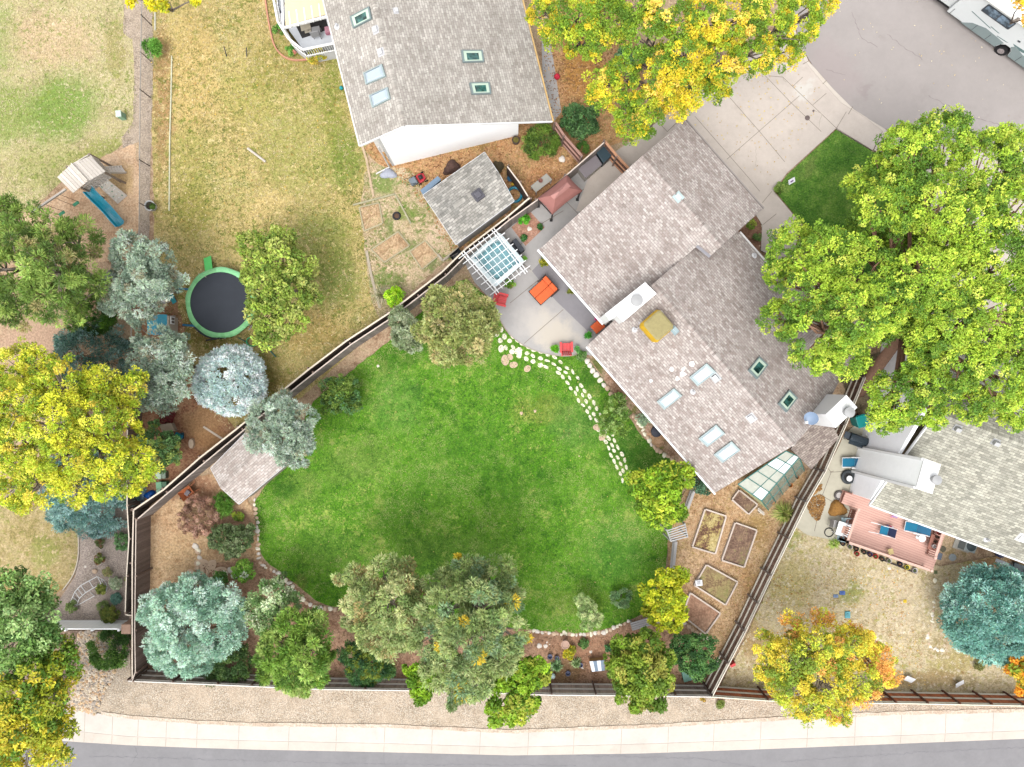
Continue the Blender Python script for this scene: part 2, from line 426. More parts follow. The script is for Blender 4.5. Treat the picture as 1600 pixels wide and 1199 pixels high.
layer('west_lawn_ground', [(-300, -300), (192, -300), (193, 50), (212, 60), (214, 190), (192, 228), (160, 248), (120, 262), (60, 320), (30, 330), (-300, 330)],
    ground_mat('pale_lawn', [(176, 158, 118), (202, 184, 146), (188, 180, 120), (214, 198, 160), (170, 172, 96)], mid=1.6, tuft=[((136, 154, 68), 2.6, .53, .7), ((234, 214, 182), 3.4, .55, .7), ((150, 112, 76), 5, .6, .5)],
        patch=[(95, 170, 75, 60, 20, (122, 158, 62), .85), (0, 60, 40, 60, 0, (150, 168, 92), .7), (10, 180, 40, 60, 0, (132, 160, 66), .7), (80, 60, 90, 50, 0, (216, 184, 148), .6),
               (150, 245, 60, 30, 30, (150, 158, 70), .7), (70, 265, 80, 40, 0, (168, 170, 100), .6), (180, 80, 18, 60, 0, (160, 150, 84), .6)]), rough=1.5)
layer('middle_lawn_ground', [(236, -300), (530, -300), (545, 130), (578, 250), (590, 330), (640, 440), (620, 480), (560, 540), (450, 640), (385, 690), (330, 650), (300, 600), (255, 560), (238, 390)],
    ground_mat('golden_lawn', [(146, 144, 76), (190, 170, 106), (216, 192, 130), (166, 162, 86), (226, 206, 152)], mid=1.8, tuft=[((118, 134, 48), 2.4, .52, .75), ((238, 214, 156), 2.9, .54, .8), ((176, 128, 70), 3.8, .57, .6)],
        patch=[(300, 110, 60, 110, 0, (218, 186, 118), .6), (470, 230, 90, 100, 0, (164, 168, 88), .6), (540, 250, 30, 60, 0, (110, 142, 48), .7), (255, 150, 16, 160, 0, (176, 136, 96), .75),
               (300, 330, 40, 60, 0, (150, 146, 66), .7), (420, 320, 50, 22, 30, (222, 196, 130), .8), (530, 440, 46, 50, 0, (124, 150, 66), .7), (500, 380, 60, 60, 0, (136, 156, 66), .6), (300, 250, 40, 60, 0, (160, 160, 76), .5), (390, 150, 50, 60, 0, (176, 170, 84), .5), (380, 600, 90, 50, 0, (128, 112, 50), .8),
               (440, 100, 60, 50, 0, (140, 138, 56), .5), (490, 520, 60, 40, 0, (176, 148, 84), .6), (520, 130, 20, 120, 0, (132, 150, 52), .6), (320, 500, 50, 60, 0, (120, 100, 50), .8)]), rough=1.5)
layer('gravel_strip', [(193, -60), (238, -60), (239, 110), (236, 240), (233, 396), (216, 396), (217, 222), (192, 235), (190, 215), (208, 190), (210, 110), (207, 62), (193, 52)],
    pebble_mat('strip_gravel', [(196, 176, 158), (214, 196, 178), (204, 186, 164), (184, 164, 146)], 14, .3), smooth=0, rough=1.2)
layer('play_area_mulch', [(15, 345), (60, 322), (95, 298), (150, 250), (190, 232), (217, 224), (218, 402), (160, 410), (40, 430)],
    ground_mat('play_mulch', [(196, 156, 122), (222, 186, 150), (232, 200, 166)], bump=.5, patch=[(185, 280, 30, 30, 0, (206, 172, 110), .6)]), rough=1.5)
layer('leafy_side_ground', [(556, 222), (700, 215), (850, 150), (850, 30), (960, -60), (1010, 120), (1005, 215), (950, 228), (900, 264), (832, 322), (722, 402), (700, 390), (650, 300), (596, 262)],
    ground_mat('leaf_litter', tuft=[((150, 140, 76), 2.2, .56, .6), ((226, 184, 146), 3.2, .55, .7)], cols=[(168, 124, 82), (200, 150, 104), (216, 168, 122), (180, 148, 96), (156, 140, 88)], patch=[(850, 290, 40, 30, 0, (196, 138, 96), .7), (720, 220, 60, 18, -12, (150, 118, 50), .6), (910, 100, 40, 70, 0, (196, 140, 66), .7)]), rough=1)
layer('vegetable_plot_dirt', [(572, 252), (606, 262), (640, 262), (664, 300), (700, 352), (716, 396), (676, 424), (648, 452), (620, 478), (596, 506), (580, 470), (572, 400), (562, 330)],
    ground_mat('plot_dirt', [(158, 142, 96), (204, 178, 142), (222, 196, 164), (150, 148, 92), (190, 168, 130)], mid=2.2, contrast=1.2, tuft=[((104, 136, 56), 2.6, .52, .85), ((232, 206, 176), 2.9, .55, .8), ((140, 112, 80), 4, .58, .6)],
        patch=[(600, 285, 30, 26, 0, (120, 148, 66), .8), (640, 330, 24, 26, 0, (118, 140, 62), .8), (618, 372, 16, 36, 30, (108, 132, 62), .7), (660, 400, 40, 16, -35, (100, 130, 60), .7),
               (604, 440, 34, 20, 0, (112, 138, 66), .7), (690, 350, 14, 60, -28, (226, 198, 170), .8), (622, 270, 16, 14, 0, (228, 202, 168), .8)]), rough=2)
layer('dark_mulch_bed', [(206, 395), (262, 430), (292, 520), (300, 600), (345, 640), (382, 692), (215, 800), (206, 795)],
    ground_mat('red_mulch', [(128, 86, 66), (160, 110, 84), (188, 146, 112), (134, 102, 76)], patch=[(340, 700, 60, 30, -35, (186, 140, 96), .8), (290, 560, 40, 30, 0, (120, 104, 56), .7), (320, 655, 40, 30, 30, (190, 148, 104), .7)]), rough=2)
layer('southwest_dry_lawn', [(-300, 780), (60, 790), (122, 800), (123, 870), (116, 898), (98, 924), (60, 938), (-300, 938)],
    ground_mat('dry_lawn', [(150, 138, 84), (180, 160, 108), (198, 178, 132), (160, 152, 92)], tuft=[((142, 148, 70), 2.6, .53, .7), ((220, 196, 158), 3.2, .54, .8)], patch=[(70, 860, 30, 30, 0, (150, 158, 80), .6), (110, 815, 16, 12, 0, (222, 188, 150), .9), (60, 920, 60, 14, 0, (172, 134, 76), .7)]), rough=.6)
layer('succulent_gravel', [(124, 800), (170, 775), (200, 775), (205, 978), (70, 975), (98, 930), (118, 900), (125, 870)],
    pebble_mat('pink_gravel', [(206, 188, 176), (224, 208, 196), (212, 194, 182), (190, 172, 160)], 14, .3), smooth=0)
layer('inner_dirt_yard', [(234, 790), (300, 745), (345, 740), (392, 780), (402, 830), (408, 882), (340, 905), (250, 960), (214, 1055), (206, 1055), (212, 800)],
    ground_mat('tan_dirt', tuft=[((168, 122, 86), 3.2, .54, .6), ((232, 204, 168), 3.6, .56, .7)], cols=[(176, 140, 104), (208, 170, 130), (224, 190, 150), (190, 160, 116)], patch=[(300, 760, 60, 24, 0, (150, 100, 78), .7), (370, 820, 30, 40, 0, (188, 146, 122), .7), (290, 860, 46, 30, 0, (214, 180, 136), .7)]), rough=1)
layer('south_mulch_bed', [(214, 960), (320, 880), (410, 876), (440, 902), (500, 948), (545, 955), (640, 970), (830, 984), (950, 982), (1010, 964), (1060, 955), (1112, 1000), (1114, 1088), (840, 1084), (500, 1074), (206, 1062)],
    ground_mat('brown_mulch', [(146, 110, 86), (176, 136, 110), (200, 162, 134), (160, 130, 96)], patch=[(930, 1010, 110, 30, 0, (170, 124, 96), .6), (880, 1050, 40, 20, 0, (128, 104, 62), .6)]), smooth=0, rough=1)
LAWN = [(726, 432), (690, 462), (645, 500), (600, 540), (556, 574), (516, 605), (480, 636), (470, 690), (452, 724), (402, 772), (398, 800), (404, 845), (410, 872), (438, 893), (470, 918), (500, 944), (545, 950),
    (640, 962), (740, 975), (830, 984), (900, 990), (945, 984), (985, 968), (1015, 955), (1034, 925), (1040, 880), (1046, 838), (1060, 800), (1070, 740), (1050, 716), (1008, 690), (985, 655), (950, 605), (915, 556), (905, 551), (885, 556), (850, 552), (818, 542), (792, 522), (778, 495), (766, 468), (745, 452)]
lawn_mat = ground_mat('green_lawn', tuft=[((150, 182, 80), 2.2, .54, .45), ((52, 104, 28), 1.7, .54, .45), ((84, 150, 20), 1.2, .53, .4)], cols=[(62, 116, 26), (90, 148, 34), (118, 170, 46), (88, 156, 30), (140, 182, 66), (170, 190, 90)], big=.3, mid=1.3, fine=9, bump=.8, contrast=1.1,
    patch=[(845, 640, 55, 26, 0, (150, 150, 70), .5), (560, 720, 60, 40, 20, (138, 158, 78), .45), (470, 760, 40, 30, 0, (132, 152, 74), .45), (640, 540, 90, 30, 40, (52, 102, 26), .6), (440, 765, 30, 22, -40, (48, 104, 24), .6),  # the long dark green patch beside the diagonal fence is painted-in shade
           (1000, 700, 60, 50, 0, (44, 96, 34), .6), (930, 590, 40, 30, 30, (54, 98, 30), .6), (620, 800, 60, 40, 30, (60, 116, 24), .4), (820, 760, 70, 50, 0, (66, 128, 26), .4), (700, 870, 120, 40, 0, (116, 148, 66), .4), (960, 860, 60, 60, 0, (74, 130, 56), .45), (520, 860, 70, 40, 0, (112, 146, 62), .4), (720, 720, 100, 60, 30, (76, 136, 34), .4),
           (620, 630, 50, 60, 0, (110, 158, 78), .35), (900, 660, 50, 50, 0, (104, 146, 76), .45), (900, 940, 60, 30, 0, (120, 140, 50), .5), (460, 920, 30, 14, 40, (150, 132, 84), .6)])
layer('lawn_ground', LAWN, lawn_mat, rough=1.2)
layer('house_bed_mulch', [(905, 549), (918, 556), (952, 603), (987, 653), (1010, 688), (1052, 716), (1085, 752), (1130, 770), (1060, 660), (960, 545)],
    ground_mat('bed_mulch', [(134, 100, 76), (176, 138, 112), (206, 172, 150), (120, 118, 66)], patch=[(930, 575, 20, 26, 40, (96, 118, 50), .8), (1030, 705, 20, 16, 0, (110, 124, 44), .8), (1022, 690, 16, 10, 0, (206, 164, 126), .8)]), rough=.6)
layer('kitchen_garden_ground', [(1042, 850), (1060, 790), (1078, 752), (1120, 762), (1180, 720), (1262, 735), (1240, 812), (1190, 905), (1150, 985), (1114, 1085), (1108, 1003), (1060, 962), (1046, 900)],
    ground_mat('straw_mulch', [(176, 136, 98), (204, 164, 122), (218, 184, 144), (188, 158, 104)], tuft=[((158, 140, 72), 2.2, .56, .6), ((230, 200, 164), 3.4, .55, .7)], patch=[(1180, 830, 30, 30, 0, (166, 134, 76), .7), (1100, 870, 40, 60, 0, (208, 174, 142), .5), (1180, 920, 20, 60, 30, (196, 150, 98), .6)]), smooth=0, rough=1)
layer('east_yard_ground', [(1240, 822), (1262, 836), (1310, 846), (1470, 885), (1600, 860), (1900, 860), (1900, 1106), (1600, 1102), (1116, 1090), (1170, 985), (1205, 905)],
    ground_mat('east_dry_lawn', [(176, 158, 116), (208, 188, 148), (224, 208, 174), (196, 178, 120), (232, 218, 192)], mid=1.8, contrast=1.1, tuft=[((170, 166, 84), 2.8, .54, .7), ((240, 228, 206), 3.2, .54, .8), ((170, 124, 82), 4.2, .56, .7)],
        patch=[(1235, 910, 40, 50, 0, (206, 190, 120), .6), (1330, 925, 30, 20, 60, (140, 152, 66), .7), (1480, 960, 12, 70, 0, (196, 160, 134), .6), (1500, 1030, 60, 24, 20, (176, 160, 90), .6), (1230, 845, 30, 14, 20, (140, 156, 60), .7),
               (1560, 880, 60, 16, 0, (178, 136, 96), .8), (1400, 940, 60, 60, 0, (208, 190, 160), .6), (1440, 1060, 90, 16, 0, (172, 142, 90), .6), (1180, 1000, 30, 40, 0, (172, 140, 88), .7)]), smooth=0, rough=1)
layer('front_mulch_island', [(1150, 330), (1180, 336), (1190, 352), (1190, 380), (1184, 396), (1150, 400), (1130, 350)], ground_mat('island_mulch', [(120, 90, 72), (166, 124, 100), (190, 150, 128)]))
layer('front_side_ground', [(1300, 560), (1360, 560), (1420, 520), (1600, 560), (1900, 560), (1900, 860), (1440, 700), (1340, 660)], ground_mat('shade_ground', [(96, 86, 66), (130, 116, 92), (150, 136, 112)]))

# raised slabs: paving, kerbs, pavement
con = concrete_mat('pale_concrete', (220, 208, 197), stain=(200, 187, 176), var=.08, patch=[(1257, 140, 22, 12, 45, (228, 224, 216), .7)])
con2 = concrete_mat('patio_concrete', (196, 192, 189), stain=(222, 212, 196), var=.07, patch=[(860, 515, 50, 30, -35, (224, 214, 198), .8), (830, 500, 30, 30, 0, (212, 206, 200), .6), (960, 250, 40, 20, 40, (184, 174, 156), .6)])
con_d = concrete_mat('dark_slab', (160, 156, 160), stain=(172, 168, 170), var=.06)
con3 = concrete_mat('east_patio_concrete', (214, 208, 188), stain=(200, 192, 172), var=.08)
jm = M((152, 138, 124), .95, .2, name='joint')
walk_mat = concrete_mat('pavement_concrete', (230, 221, 211), stain=(214, 203, 191), var=.07)
kerb_mat = concrete_mat('kerb_concrete', (226, 215, 203), stain=(210, 195, 178), var=.07)
jm2 = M((194, 182, 168), .95, .2, name='soft_joint')
def slabs(name, pts, mat, z, joints=(), jw=.035, smooth=0):
    if smooth: pts = chaikin(pts, smooth)
    struct(name, MB().prism(PL(pts), -.05, z), mat)
    if joints:
        j = MB()
        for a, b in joints:
            a, b = P(*a), P(*b); d = (b - a).normalized(); nn = Vector((-d.y, d.x, 0)) * jw / 2
            j.quad(*[(q.x, q.y, z + .004) for q in (a - nn, b - nn, b + nn, a + nn)])
        struct(name + '_joints', j, jm2 if name.startswith('south') else jm)
struct('south_road', MB().sheet(PL([(-900, 1150), (120, 1150), (800, 1172), (1600, 1148), (2400, 1120), (2400, 1700), (-900, 1700)]), .006),
    concrete_mat('grey_asphalt', (153, 151, 153), stain=(138, 137, 140), var=.08))
X0 = [-900, -100, 120, 200, 300, 400, 600, 800, 1000, 1200, 1400, 1600, 1800, 2500]
YA = [1080, 1090, 1108, 1120, 1128, 1132, 1134, 1143, 1135, 1124, 1114, 1110, 1104, 1080]
YB = [1110, 1122, 1141, 1149, 1153, 1156, 1160, 1166, 1161, 1154, 1148, 1140, 1132, 1110]
YC = [1128, 1140, 1158, 1163, 1167, 1170, 1174, 1179, 1176, 1169, 1161, 1153, 1145, 1124]
def ay(Y, x): return float(np.interp(x, X0, Y))
xs = list(range(-900, 2500, 20))
jt = [118, 135, 178, 218, 262, 310, 375, 453, 527, 602, 676, 751, 826, 897, 971, 1044, 1115, 1188, 1261, 1335, 1407, 1476, 1550, 1625]
slabs('south_pavement', [(x, ay(YA, x)) for x in xs] + [(x, ay(YB, x)) for x in reversed(xs)], walk_mat, .13, [((x, ay(YA, x) + 1), (x - 1, ay(YB, x) - 1)) for x in jt], .03)
slabs('south_kerb', [(x, ay(YB, x) + .5) for x in xs] + [(x, ay(YC, x)) for x in reversed(xs)], kerb_mat, .118, [((x - 1, ay(YB, x) + 1), (x - 2, ay(YC, x) - .5)) for x in jt], .03)
gv = MB(); top = [(-400, 985), (80, 985), (203, 985), (206, 1064), (500, 1077), (640, 1079), (860, 1084), (1110, 1088), (1200, 1094), (1600, 1102), (2000, 1106)]
edge = rough_edge([(x, ay(YA, x) - 1) for x in range(2000, -401, -20)], 6, 1.0, closed=False)
gv.prism(PL([p for p in top if p[0] >= 203] + [p for p in edge if p[0] > 150] + [(150, 1115)] + [(203, 1000)]), -.05, .10)
struct('roadside_gravel', gv, pebble_mat('roadside_gravel', [(214, 192, 166), (232, 216, 194), (220, 200, 176), (240, 228, 210), (190, 166, 142)], 15, .5))
gv = MB().prism(PL([(-400, 985), (203, 985), (202, 1001)] + [(151, 1116), (120, 1109)] + [(-100, 1092), (-400, 1087)]), -.05, .09)
struct('river_rock_bed', gv, pebble_mat('river_rock_bed', [(150, 128, 112), (186, 160, 136), (160, 140, 128)], 7, .8))

struct('cul_de_sac_road', MB().sheet(PL(chaikin([(1262, 97), (1300, 140), (1335, 175), (1385, 205), (1450, 226), (1530, 236), (1600, 226), (1900, 200), (1900, -400), (1230, -400), (1225, -60), (1240, 40)], 1)), .07),
    concrete_mat('pinkish_asphalt', (182, 174, 170), stain=(170, 161, 157), var=.05, patch=[(1352, 137, 14, 12, 0, (168, 156, 154), .7), (1300, 110, 40, 60, 40, (178, 164, 162), .5)]))
DRV = [(925, 262), (1010, 205), (1090, 140), (1200, 70), (1225, 50), (1252, 90), (1282, 127), (1313, 160), (1352, 184), (1378, 205), (1362, 236), (1305, 202), (1228, 272), (1208, 300), (1250, 350), (1275, 385), (1240, 420), (1188, 392), (1190, 352), (1180, 336), (1120, 380), (900, 330)]
slabs('driveway', DRV, con, .11, [((1136, 150), (1186, 207)), ((1186, 207), (1225, 254)), ((1190, 115), (1235, 162)), ((1235, 162), (1282, 207)), ((1135, 250), (1248, 151)), ((1022, 186), (1042, 207)), ((1042, 207), (1064, 186)),
    ((1085, 183), (1168, 278)), ((1168, 278), (1186, 300)), ((1205, 300), (1190, 318)), ((1222, 122), (1305, 201)), ((1305, 201), (1362, 236)), ((1237, 137), (1253, 122)), ((1305, 203), (1321, 176)), ((1269, 165), (1290, 147)), ((1191, 352), (1212, 335)), ((1200, 120), (1222, 122)), ((1063, 176), (1040, 150))], .03)
slabs('cul_de_sac_kerb', [(1225, 48), (1238, 42), (1262, 97), (1300, 140), (1335, 175), (1385, 205), (1378, 207), (1352, 186), (1313, 162), (1282, 128), (1252, 92)], kerb_mat, .125, [((1253, 122 - 20), (1262, 97)), ((1331, 168), (1324, 180)), ((1290, 127), (1284, 133))])
slabs('front_pavement', [(1378, 206), (1385, 206), (1450, 227), (1530, 237), (1600, 227), (1900, 202), (1900, 245), (1600, 265), (1530, 275), (1440, 262), (1364, 236)], con, .12)
slabs('neighbour_driveway', [(1440, 263), (1530, 277), (1620, 268), (1640, 420), (1520, 520), (1400, 470), (1470, 400)], con, .10)
layer('front_lawn_ground', [(1305, 204), (1229, 274), (1210, 300), (1252, 350), (1300, 420), (1400, 460), (1470, 400), (1438, 262), (1362, 238)],
    ground_mat('front_lawn', [(66, 112, 36), (90, 138, 48), (116, 158, 60), (146, 172, 84)], mid=1.2, fine=9, patch=[(1262, 262, 30, 12, 45, (130, 144, 76), .6)]), z=.115, smooth=0)
slabs('patio', [(722, 403), (776, 360), (830, 318), (947, 226), (990, 262), (960, 400), (1000, 500), (940, 560), (906, 552), (885, 557), (850, 553), (820, 542), (795, 523), (780, 498), (770, 472), (742, 442)], con2, .08,
    [((819, 537), (880, 484)), ((797, 474), (841, 438)), ((880, 311), (913, 345)), ((843, 352), (880, 330)), ((905, 330), (960, 285)), ((895, 305), (925, 290)), ((830, 422), (790, 395)), ((796, 395), (828, 372)), ((925, 345), (905, 330))], smooth=0)
struct('covered_patio_slab', MB().sheet(PL([(831, 424), (852, 402), (952, 508), (918, 518), (868, 470)]), .086), con_d)
layer('patio_planter_mulch', [(799, 356), (828, 331), (851, 356), (821, 385)], ground_mat('pink_mulch', [(176, 122, 100), (202, 152, 128), (216, 176, 156)]), z=.088, smooth=0)
slabs('east_patio', [(1306, 706), (1318, 680), (1345, 655), (1405, 700), (1405, 800), (1330, 800), (1312, 852), (1262, 836), (1240, 826), (1275, 762)], con3, .05,
    [((1296, 738), (1302, 736)), ((1290, 728), (1298, 738)), ((1298, 738), (1326, 736)), ((1298, 738), (1284, 775)), ((1284, 775), (1272, 830)), ((1356, 682), (1364, 682)), ((1362, 672), (1350, 708)), ((1284, 775), (1330, 800)), ((1350, 708), (1330, 740))])
slabs('north_house_walk', [(846, 60), (858, 52), (877, 175), (866, 190), (850, 190)], con2, .05)
layer('porch_path', [(513, 72), (530, 72), (545, 110), (528, 88), (510, 90)], con, z=.075, smooth=0)

# thin garden edgings (each a thing)
def edging(name, label, pts, col, wd=.06, ht=.10, cat='edging', px=True, group=None):
    mb = MB(); w_ = PL(pts)
    for a, b in zip(w_[:-1], w_[1:]): mb.beam((a.x, a.y, ht / 2), (b.x, b.y, ht / 2), wd, ht)
    return one(name, label, cat, mb, M(col, .8, .2), w_[0], group)
edging('lawn_edging', 'long pale plastic edging strip dividing the golden lawn from the brown side strip', [(269, 88), (268, 150), (266, 215), (265, 330)], (222, 220, 190), .07, .08)
edging('lawn_edging', 'short pale edging strip near the top frame beside the juniper', [(243, 10), (243, 48)], (214, 210, 190), .09, .08)
edging('concrete_edging', 'thin curving concrete edging between dry lawn and succulent gravel', chaikin([(122, 808), (124, 850), (123, 875), (116, 899), (99, 922)], 2, False), (228, 214, 196), .07, .08)
edging('brick_edging', 'salmon curved brick edging around the porch flower bed', chaikin([(413, -20), (417, 15), (422, 45), (428, 72), (440, 88), (458, 96), (482, 94)], 2, False), (222, 160, 130), .09, .12)
edging('timber_edging', 'light timber edging running down beside the north house lawn', [(566, 228), (573, 250), (580, 290), (584, 308)], (216, 190, 158), .14, .08)
edging('paver_edging', 'stony edging strip below the vegetable plot leading to the fence', chaikin([(573, 392), (580, 430), (588, 460), (594, 482)], 2, False), (196, 182, 160), .16, .08)
edging('metal_edging', 'thin grey edging rim round the curved patio corner', chaikin([(770, 472), (780, 498), (795, 523), (820, 542), (850, 553), (885, 558), (906, 553)], 2, False), (196, 184, 170), .05, .10)

# fallen leaves, grass blades: nobody could count these
leafm = leaf_mat('foliage', .3)
grassm = leaf_mat('grass_blades', .2, .8)
def scatter(name, label, poly, n, L, W, cols, z=0.02, tilt=.6, mat=None, seed=3, cl=None, clump=0):
    r = np.random.default_rng(seed); pp = np.array([(p[0], p[1]) for p in poly]); lo, hi = pp.min(0), pp.max(0)
    pts = r.uniform(lo, hi, (int(n * 1.8), 2))
    if clump:
        k = r.uniform(lo, hi, (clump, 2)); pts = k[r.integers(0, clump, len(pts))] + r.normal(0, .5, (len(pts), 2))
    pts = pts[inside(poly, pts)][:n]; m = len(pts)
    c = np.zeros((m, 3)); c[:, :2] = pts; c[:, 2] = z + r.uniform(0, .02, m)
    az = r.uniform(0, 2 * np.pi, m); d = np.stack([np.cos(az), np.sin(az), r.uniform(0, tilt, m)], 1); d = unit(d)
    up = np.zeros((m, 3)); up[:, 2] = 1; up += r.normal(0, .3, (m, 3)); s_ = unit(np.cross(d, up))
    pal = np.array([C(*desat(q, .1), k=.52)[:3] for q in cols]); f = r.normal(0, .9, m)
    for wl, am in ((.22, .9), (.5, 1.1), (1.2, 1.1), (3., .9)): f += vnoise(r, pts, wl) * am
    cc = pal[(np.argsort(np.argsort(f)) * len(pal) // max(m, 1)).clip(0, len(pal) - 1)] * r.uniform(.75, 1.25, (m, 1))
    o = quads_obj(name, c, d, s_, r.uniform(.6, 1.3, m) * L, r.uniform(.7, 1.2, m) * W, cc, mat or grassm)
    COL.objects.link(o); tag(o, label, 'grass' if 'grass' in name else 'leaves', kind='stuff'); return o
def pxpoly(pts): return [P(*p) for p in pts]
scatter('grass', 'short mown green grass of the big back lawn', AREAS['lawn_ground'], 110000, .10, .03, [(60, 116, 26), (80, 136, 36), (98, 150, 44), (120, 166, 58), (144, 178, 78), (174, 190, 106)], .05, .8, cl=1)
scatter('grass', 'dry straw and green grass of the golden lawn by the trampoline', AREAS['middle_lawn_ground'], 42000, .13, .03, [(230, 210, 158), (208, 182, 118), (180, 160, 92), (146, 148, 70), (116, 134, 56)], .04, .6, seed=4)
scatter('grass', 'thin pale grass of the west lawn above the play set', AREAS['west_lawn_ground'], 34000, .12, .03, [(232, 212, 172), (214, 194, 140), (182, 180, 100), (140, 160, 70)], .04, .6, seed=5)
scatter('grass', 'bleached tufty grass of the east yard beside the deck', AREAS['east_yard_ground'], 26000, .13, .03, [(240, 228, 204), (228, 208, 172), (208, 188, 138), (170, 162, 100)], .04, .6, seed=6)
scatter('grass', 'dark green grass of the little front lawn', AREAS['front_lawn_ground'], 9000, .10, .03, [(80, 128, 46), (106, 150, 60), (136, 168, 80), (66, 110, 38)], .15, .8, seed=7)
scatter('fallen_leaves', 'orange brown leaves littering the ground north of the pergola', AREAS['leafy_side_ground'], 9000, .12, .07, [(210, 150, 90), (184, 126, 76), (228, 184, 120), (160, 112, 74)], .05, .5, seed=8)
scatter('fallen_leaves', 'scattered yellow leaves blown onto the cul-de-sac asphalt', pxpoly([(1270, 100), (1290, 0), (1600, 0), (1600, 200), (1400, 190)]), 60, .10, .07, [(236, 210, 150), (240, 226, 190)], .085, .1, seed=9)
scatter('fallen_leaves', 'orange leaves lying under the gold tree in the east yard', pxpoly([(1200, 900), (1400, 880), (1450, 1080), (1170, 1085)]), 700, .11, .07, [(236, 190, 80), (228, 160, 60), (200, 170, 80)], .06, .4, seed=10)
scatter('fallen_leaves', 'wood chip and leaf scraps on the brown southern bed', AREAS['south_mulch_bed'], 7000, .11, .05, [(184, 144, 114), (150, 112, 86), (212, 176, 142), (126, 98, 76)], .06, .5, seed=12)
scatter('fallen_leaves', 'straw scraps strewn over the kitchen garden floor', AREAS['kitchen_garden_ground'], 6000, .12, .04, [(222, 184, 136), (186, 140, 92), (206, 176, 110)], .07, .4, seed=13)
scatter('fallen_leaves', 'drift of orange brown leaves on the east patio slabs', pxpoly(chaikin([(1258, 782), (1268, 775), (1284, 772), (1290, 782), (1284, 800), (1278, 816), (1266, 806), (1260, 792)], 1)), 900, .12, .07, [(178, 128, 68), (206, 156, 90), (150, 104, 56)], .07, .4, seed=14)
scatter('fallen_leaves', 'smaller leaf drift on the east patio near the greenhouse wall', pxpoly([(1266, 765), (1284, 756), (1284, 764), (1270, 774)]), 160, .12, .07, [(178, 128, 68), (206, 156, 90)], .07, .4, seed=15)
scatter('fallen_leaves', 'few yellow and tan leaves lying on the big green lawn', AREAS['lawn_ground'], 260, .09, .06, [(226, 206, 110), (206, 180, 120)], .1, .3, seed=18)
scatter('fallen_leaves', 'yellow leaves fallen on the trampoline side lawn', AREAS['middle_lawn_ground'], 500, .11, .08, [(232, 190, 80), (240, 220, 170)], .06, .3, seed=16)
scatter('fallen_leaves', 'yellow leaves dropped on the driveway under the ash tree', pxpoly([(1010, 205), (1090, 140), (1200, 70), (1290, 140), (1225, 270), (1190, 300), (1100, 200)]), 260, .10, .07, [(236, 206, 90), (226, 180, 80), (200, 170, 110)], .13, .2, seed=17)
dt = rough_edge([(x, ay(YA, x) - 4) for x in range(2000, 150, -20)], 9, 1.0, closed=False, seed=4); db = rough_edge(rough_edge([(x, ay(YA, x) + 1.5) for x in range(160, 2001, 40)], 24, 2.2, closed=False, seed=6), 6, .8, closed=False, seed=8)
struct('gravel_dust', MB().sheet(PL(dt + db), .136), ground_mat('gravel_dust', [(204, 182, 160), (222, 204, 184), (232, 216, 200)], bump=.2))
def cracks(name, pts, wd, z, col, seed=1):
    mb = MB(); r = random.Random(seed)
    for pl in pts:
        q = rough_edge(pl, 4, 1.6, closed=False, seed=r.randrange(999)); q = [P(*p) for p in q]
        for a, b in zip(q[:-1], q[1:]):
            d = (b - a).normalized(); nn = Vector((-d.y, d.x, 0)) * wd * r.uniform(.3, .7); mb.quad(*[(k.x, k.y, z) for k in (a - nn, b - nn, b + nn, a + nn)])
    struct(name, mb, M(col, .95, .2))
cracks('road_cracks', [[(1385, 55), (1440, 95)], [(1450, 150), (1500, 178), (1560, 196)], [(1330, 20), (1345, 60), (1370, 75)], [(1290, 110), (1320, 118)]], .03, .074, (158, 146, 144))
cracks('road_cracks', [[(140, 1182), (600, 1194), (900, 1196)], [(600, 1176), (602, 1198)], [(1340, 1164), (1345, 1178)], [(1220, 1190), (1500, 1172), (1600, 1168)], [(900, 1180), (1100, 1186), (1180, 1199)], [(210, 1166), (216, 1178), (204, 1196)]], .03, .011, (146, 144, 148), 3)
cracks('paving_cracks', [[(1278, 202), (1283, 180), (1270, 172)], [(1228, 130), (1218, 118)], [(1180, 230), (1181, 262)]], .018, .1145, (186, 174, 160), 5)
# real loose stones in the river-rock bed
def rock_vf(seed, flat=.6, n=1):
    import bmesh
    bm = bmesh.new(); bmesh.ops.create_icosphere(bm, subdivisions=n, radius=1)
    r = random.Random(seed); ph = [r.uniform(0, 6.28) for _ in range(6)]
    vs = []
    for v in bm.verts:
        q = v.co; k = 1 + .16 * math.sin(2.3 * q.x + ph[0]) + .14 * math.sin(2.9 * q.y + ph[1]) + .1 * math.sin(4 * q.z + ph[2]) + r.uniform(-.09, .09)
        vs.append((q.x * k, q.y * k, q.z * k * flat))
    fs = [tuple(v.index for v in f.verts) for f in bm.faces]; bm.free(); return vs, fs
RV = [rock_vf(i, .6, 1) for i in range(6)]
rk = MB(); rr = random.Random(5)
poly = [(124, 987), (203, 987), (203, 1004), (150, 1114), (108, 1104), (118, 1060), (124, 1030)]
pw = pxpoly(poly); pts = np.array([(rr.uniform(pw[4].x - .4, pw[1].x), rr.uniform(pw[3].y, pw[0].y)) for _ in range(4200)])
pts = pts[inside(pw, pts)]
for (x, y) in pts:
    vs, fs = RV[rr.randrange(6)]; s_ = rr.uniform(.07, .2) * (1 if x < -26 else .75); a = rr.uniform(0, 6.28); e = rr.uniform(.6, 1)
    tone = rr.choice([(1, .96, .9, 1), (1, .82, .62, 1), (.8, .76, .76, 1), (1.1, 1.08, 1.05, 1), (.92, .7, .52, 1), (.62, .62, .66, 1)])
    rk.add([(x + s_ * (v[0] * math.cos(a) - v[1] * math.sin(a) * e), y + s_ * (v[0] * math.sin(a) + v[1] * math.cos(a) * e), .10 + s_ * v[2]) for v in vs], fs, tone)
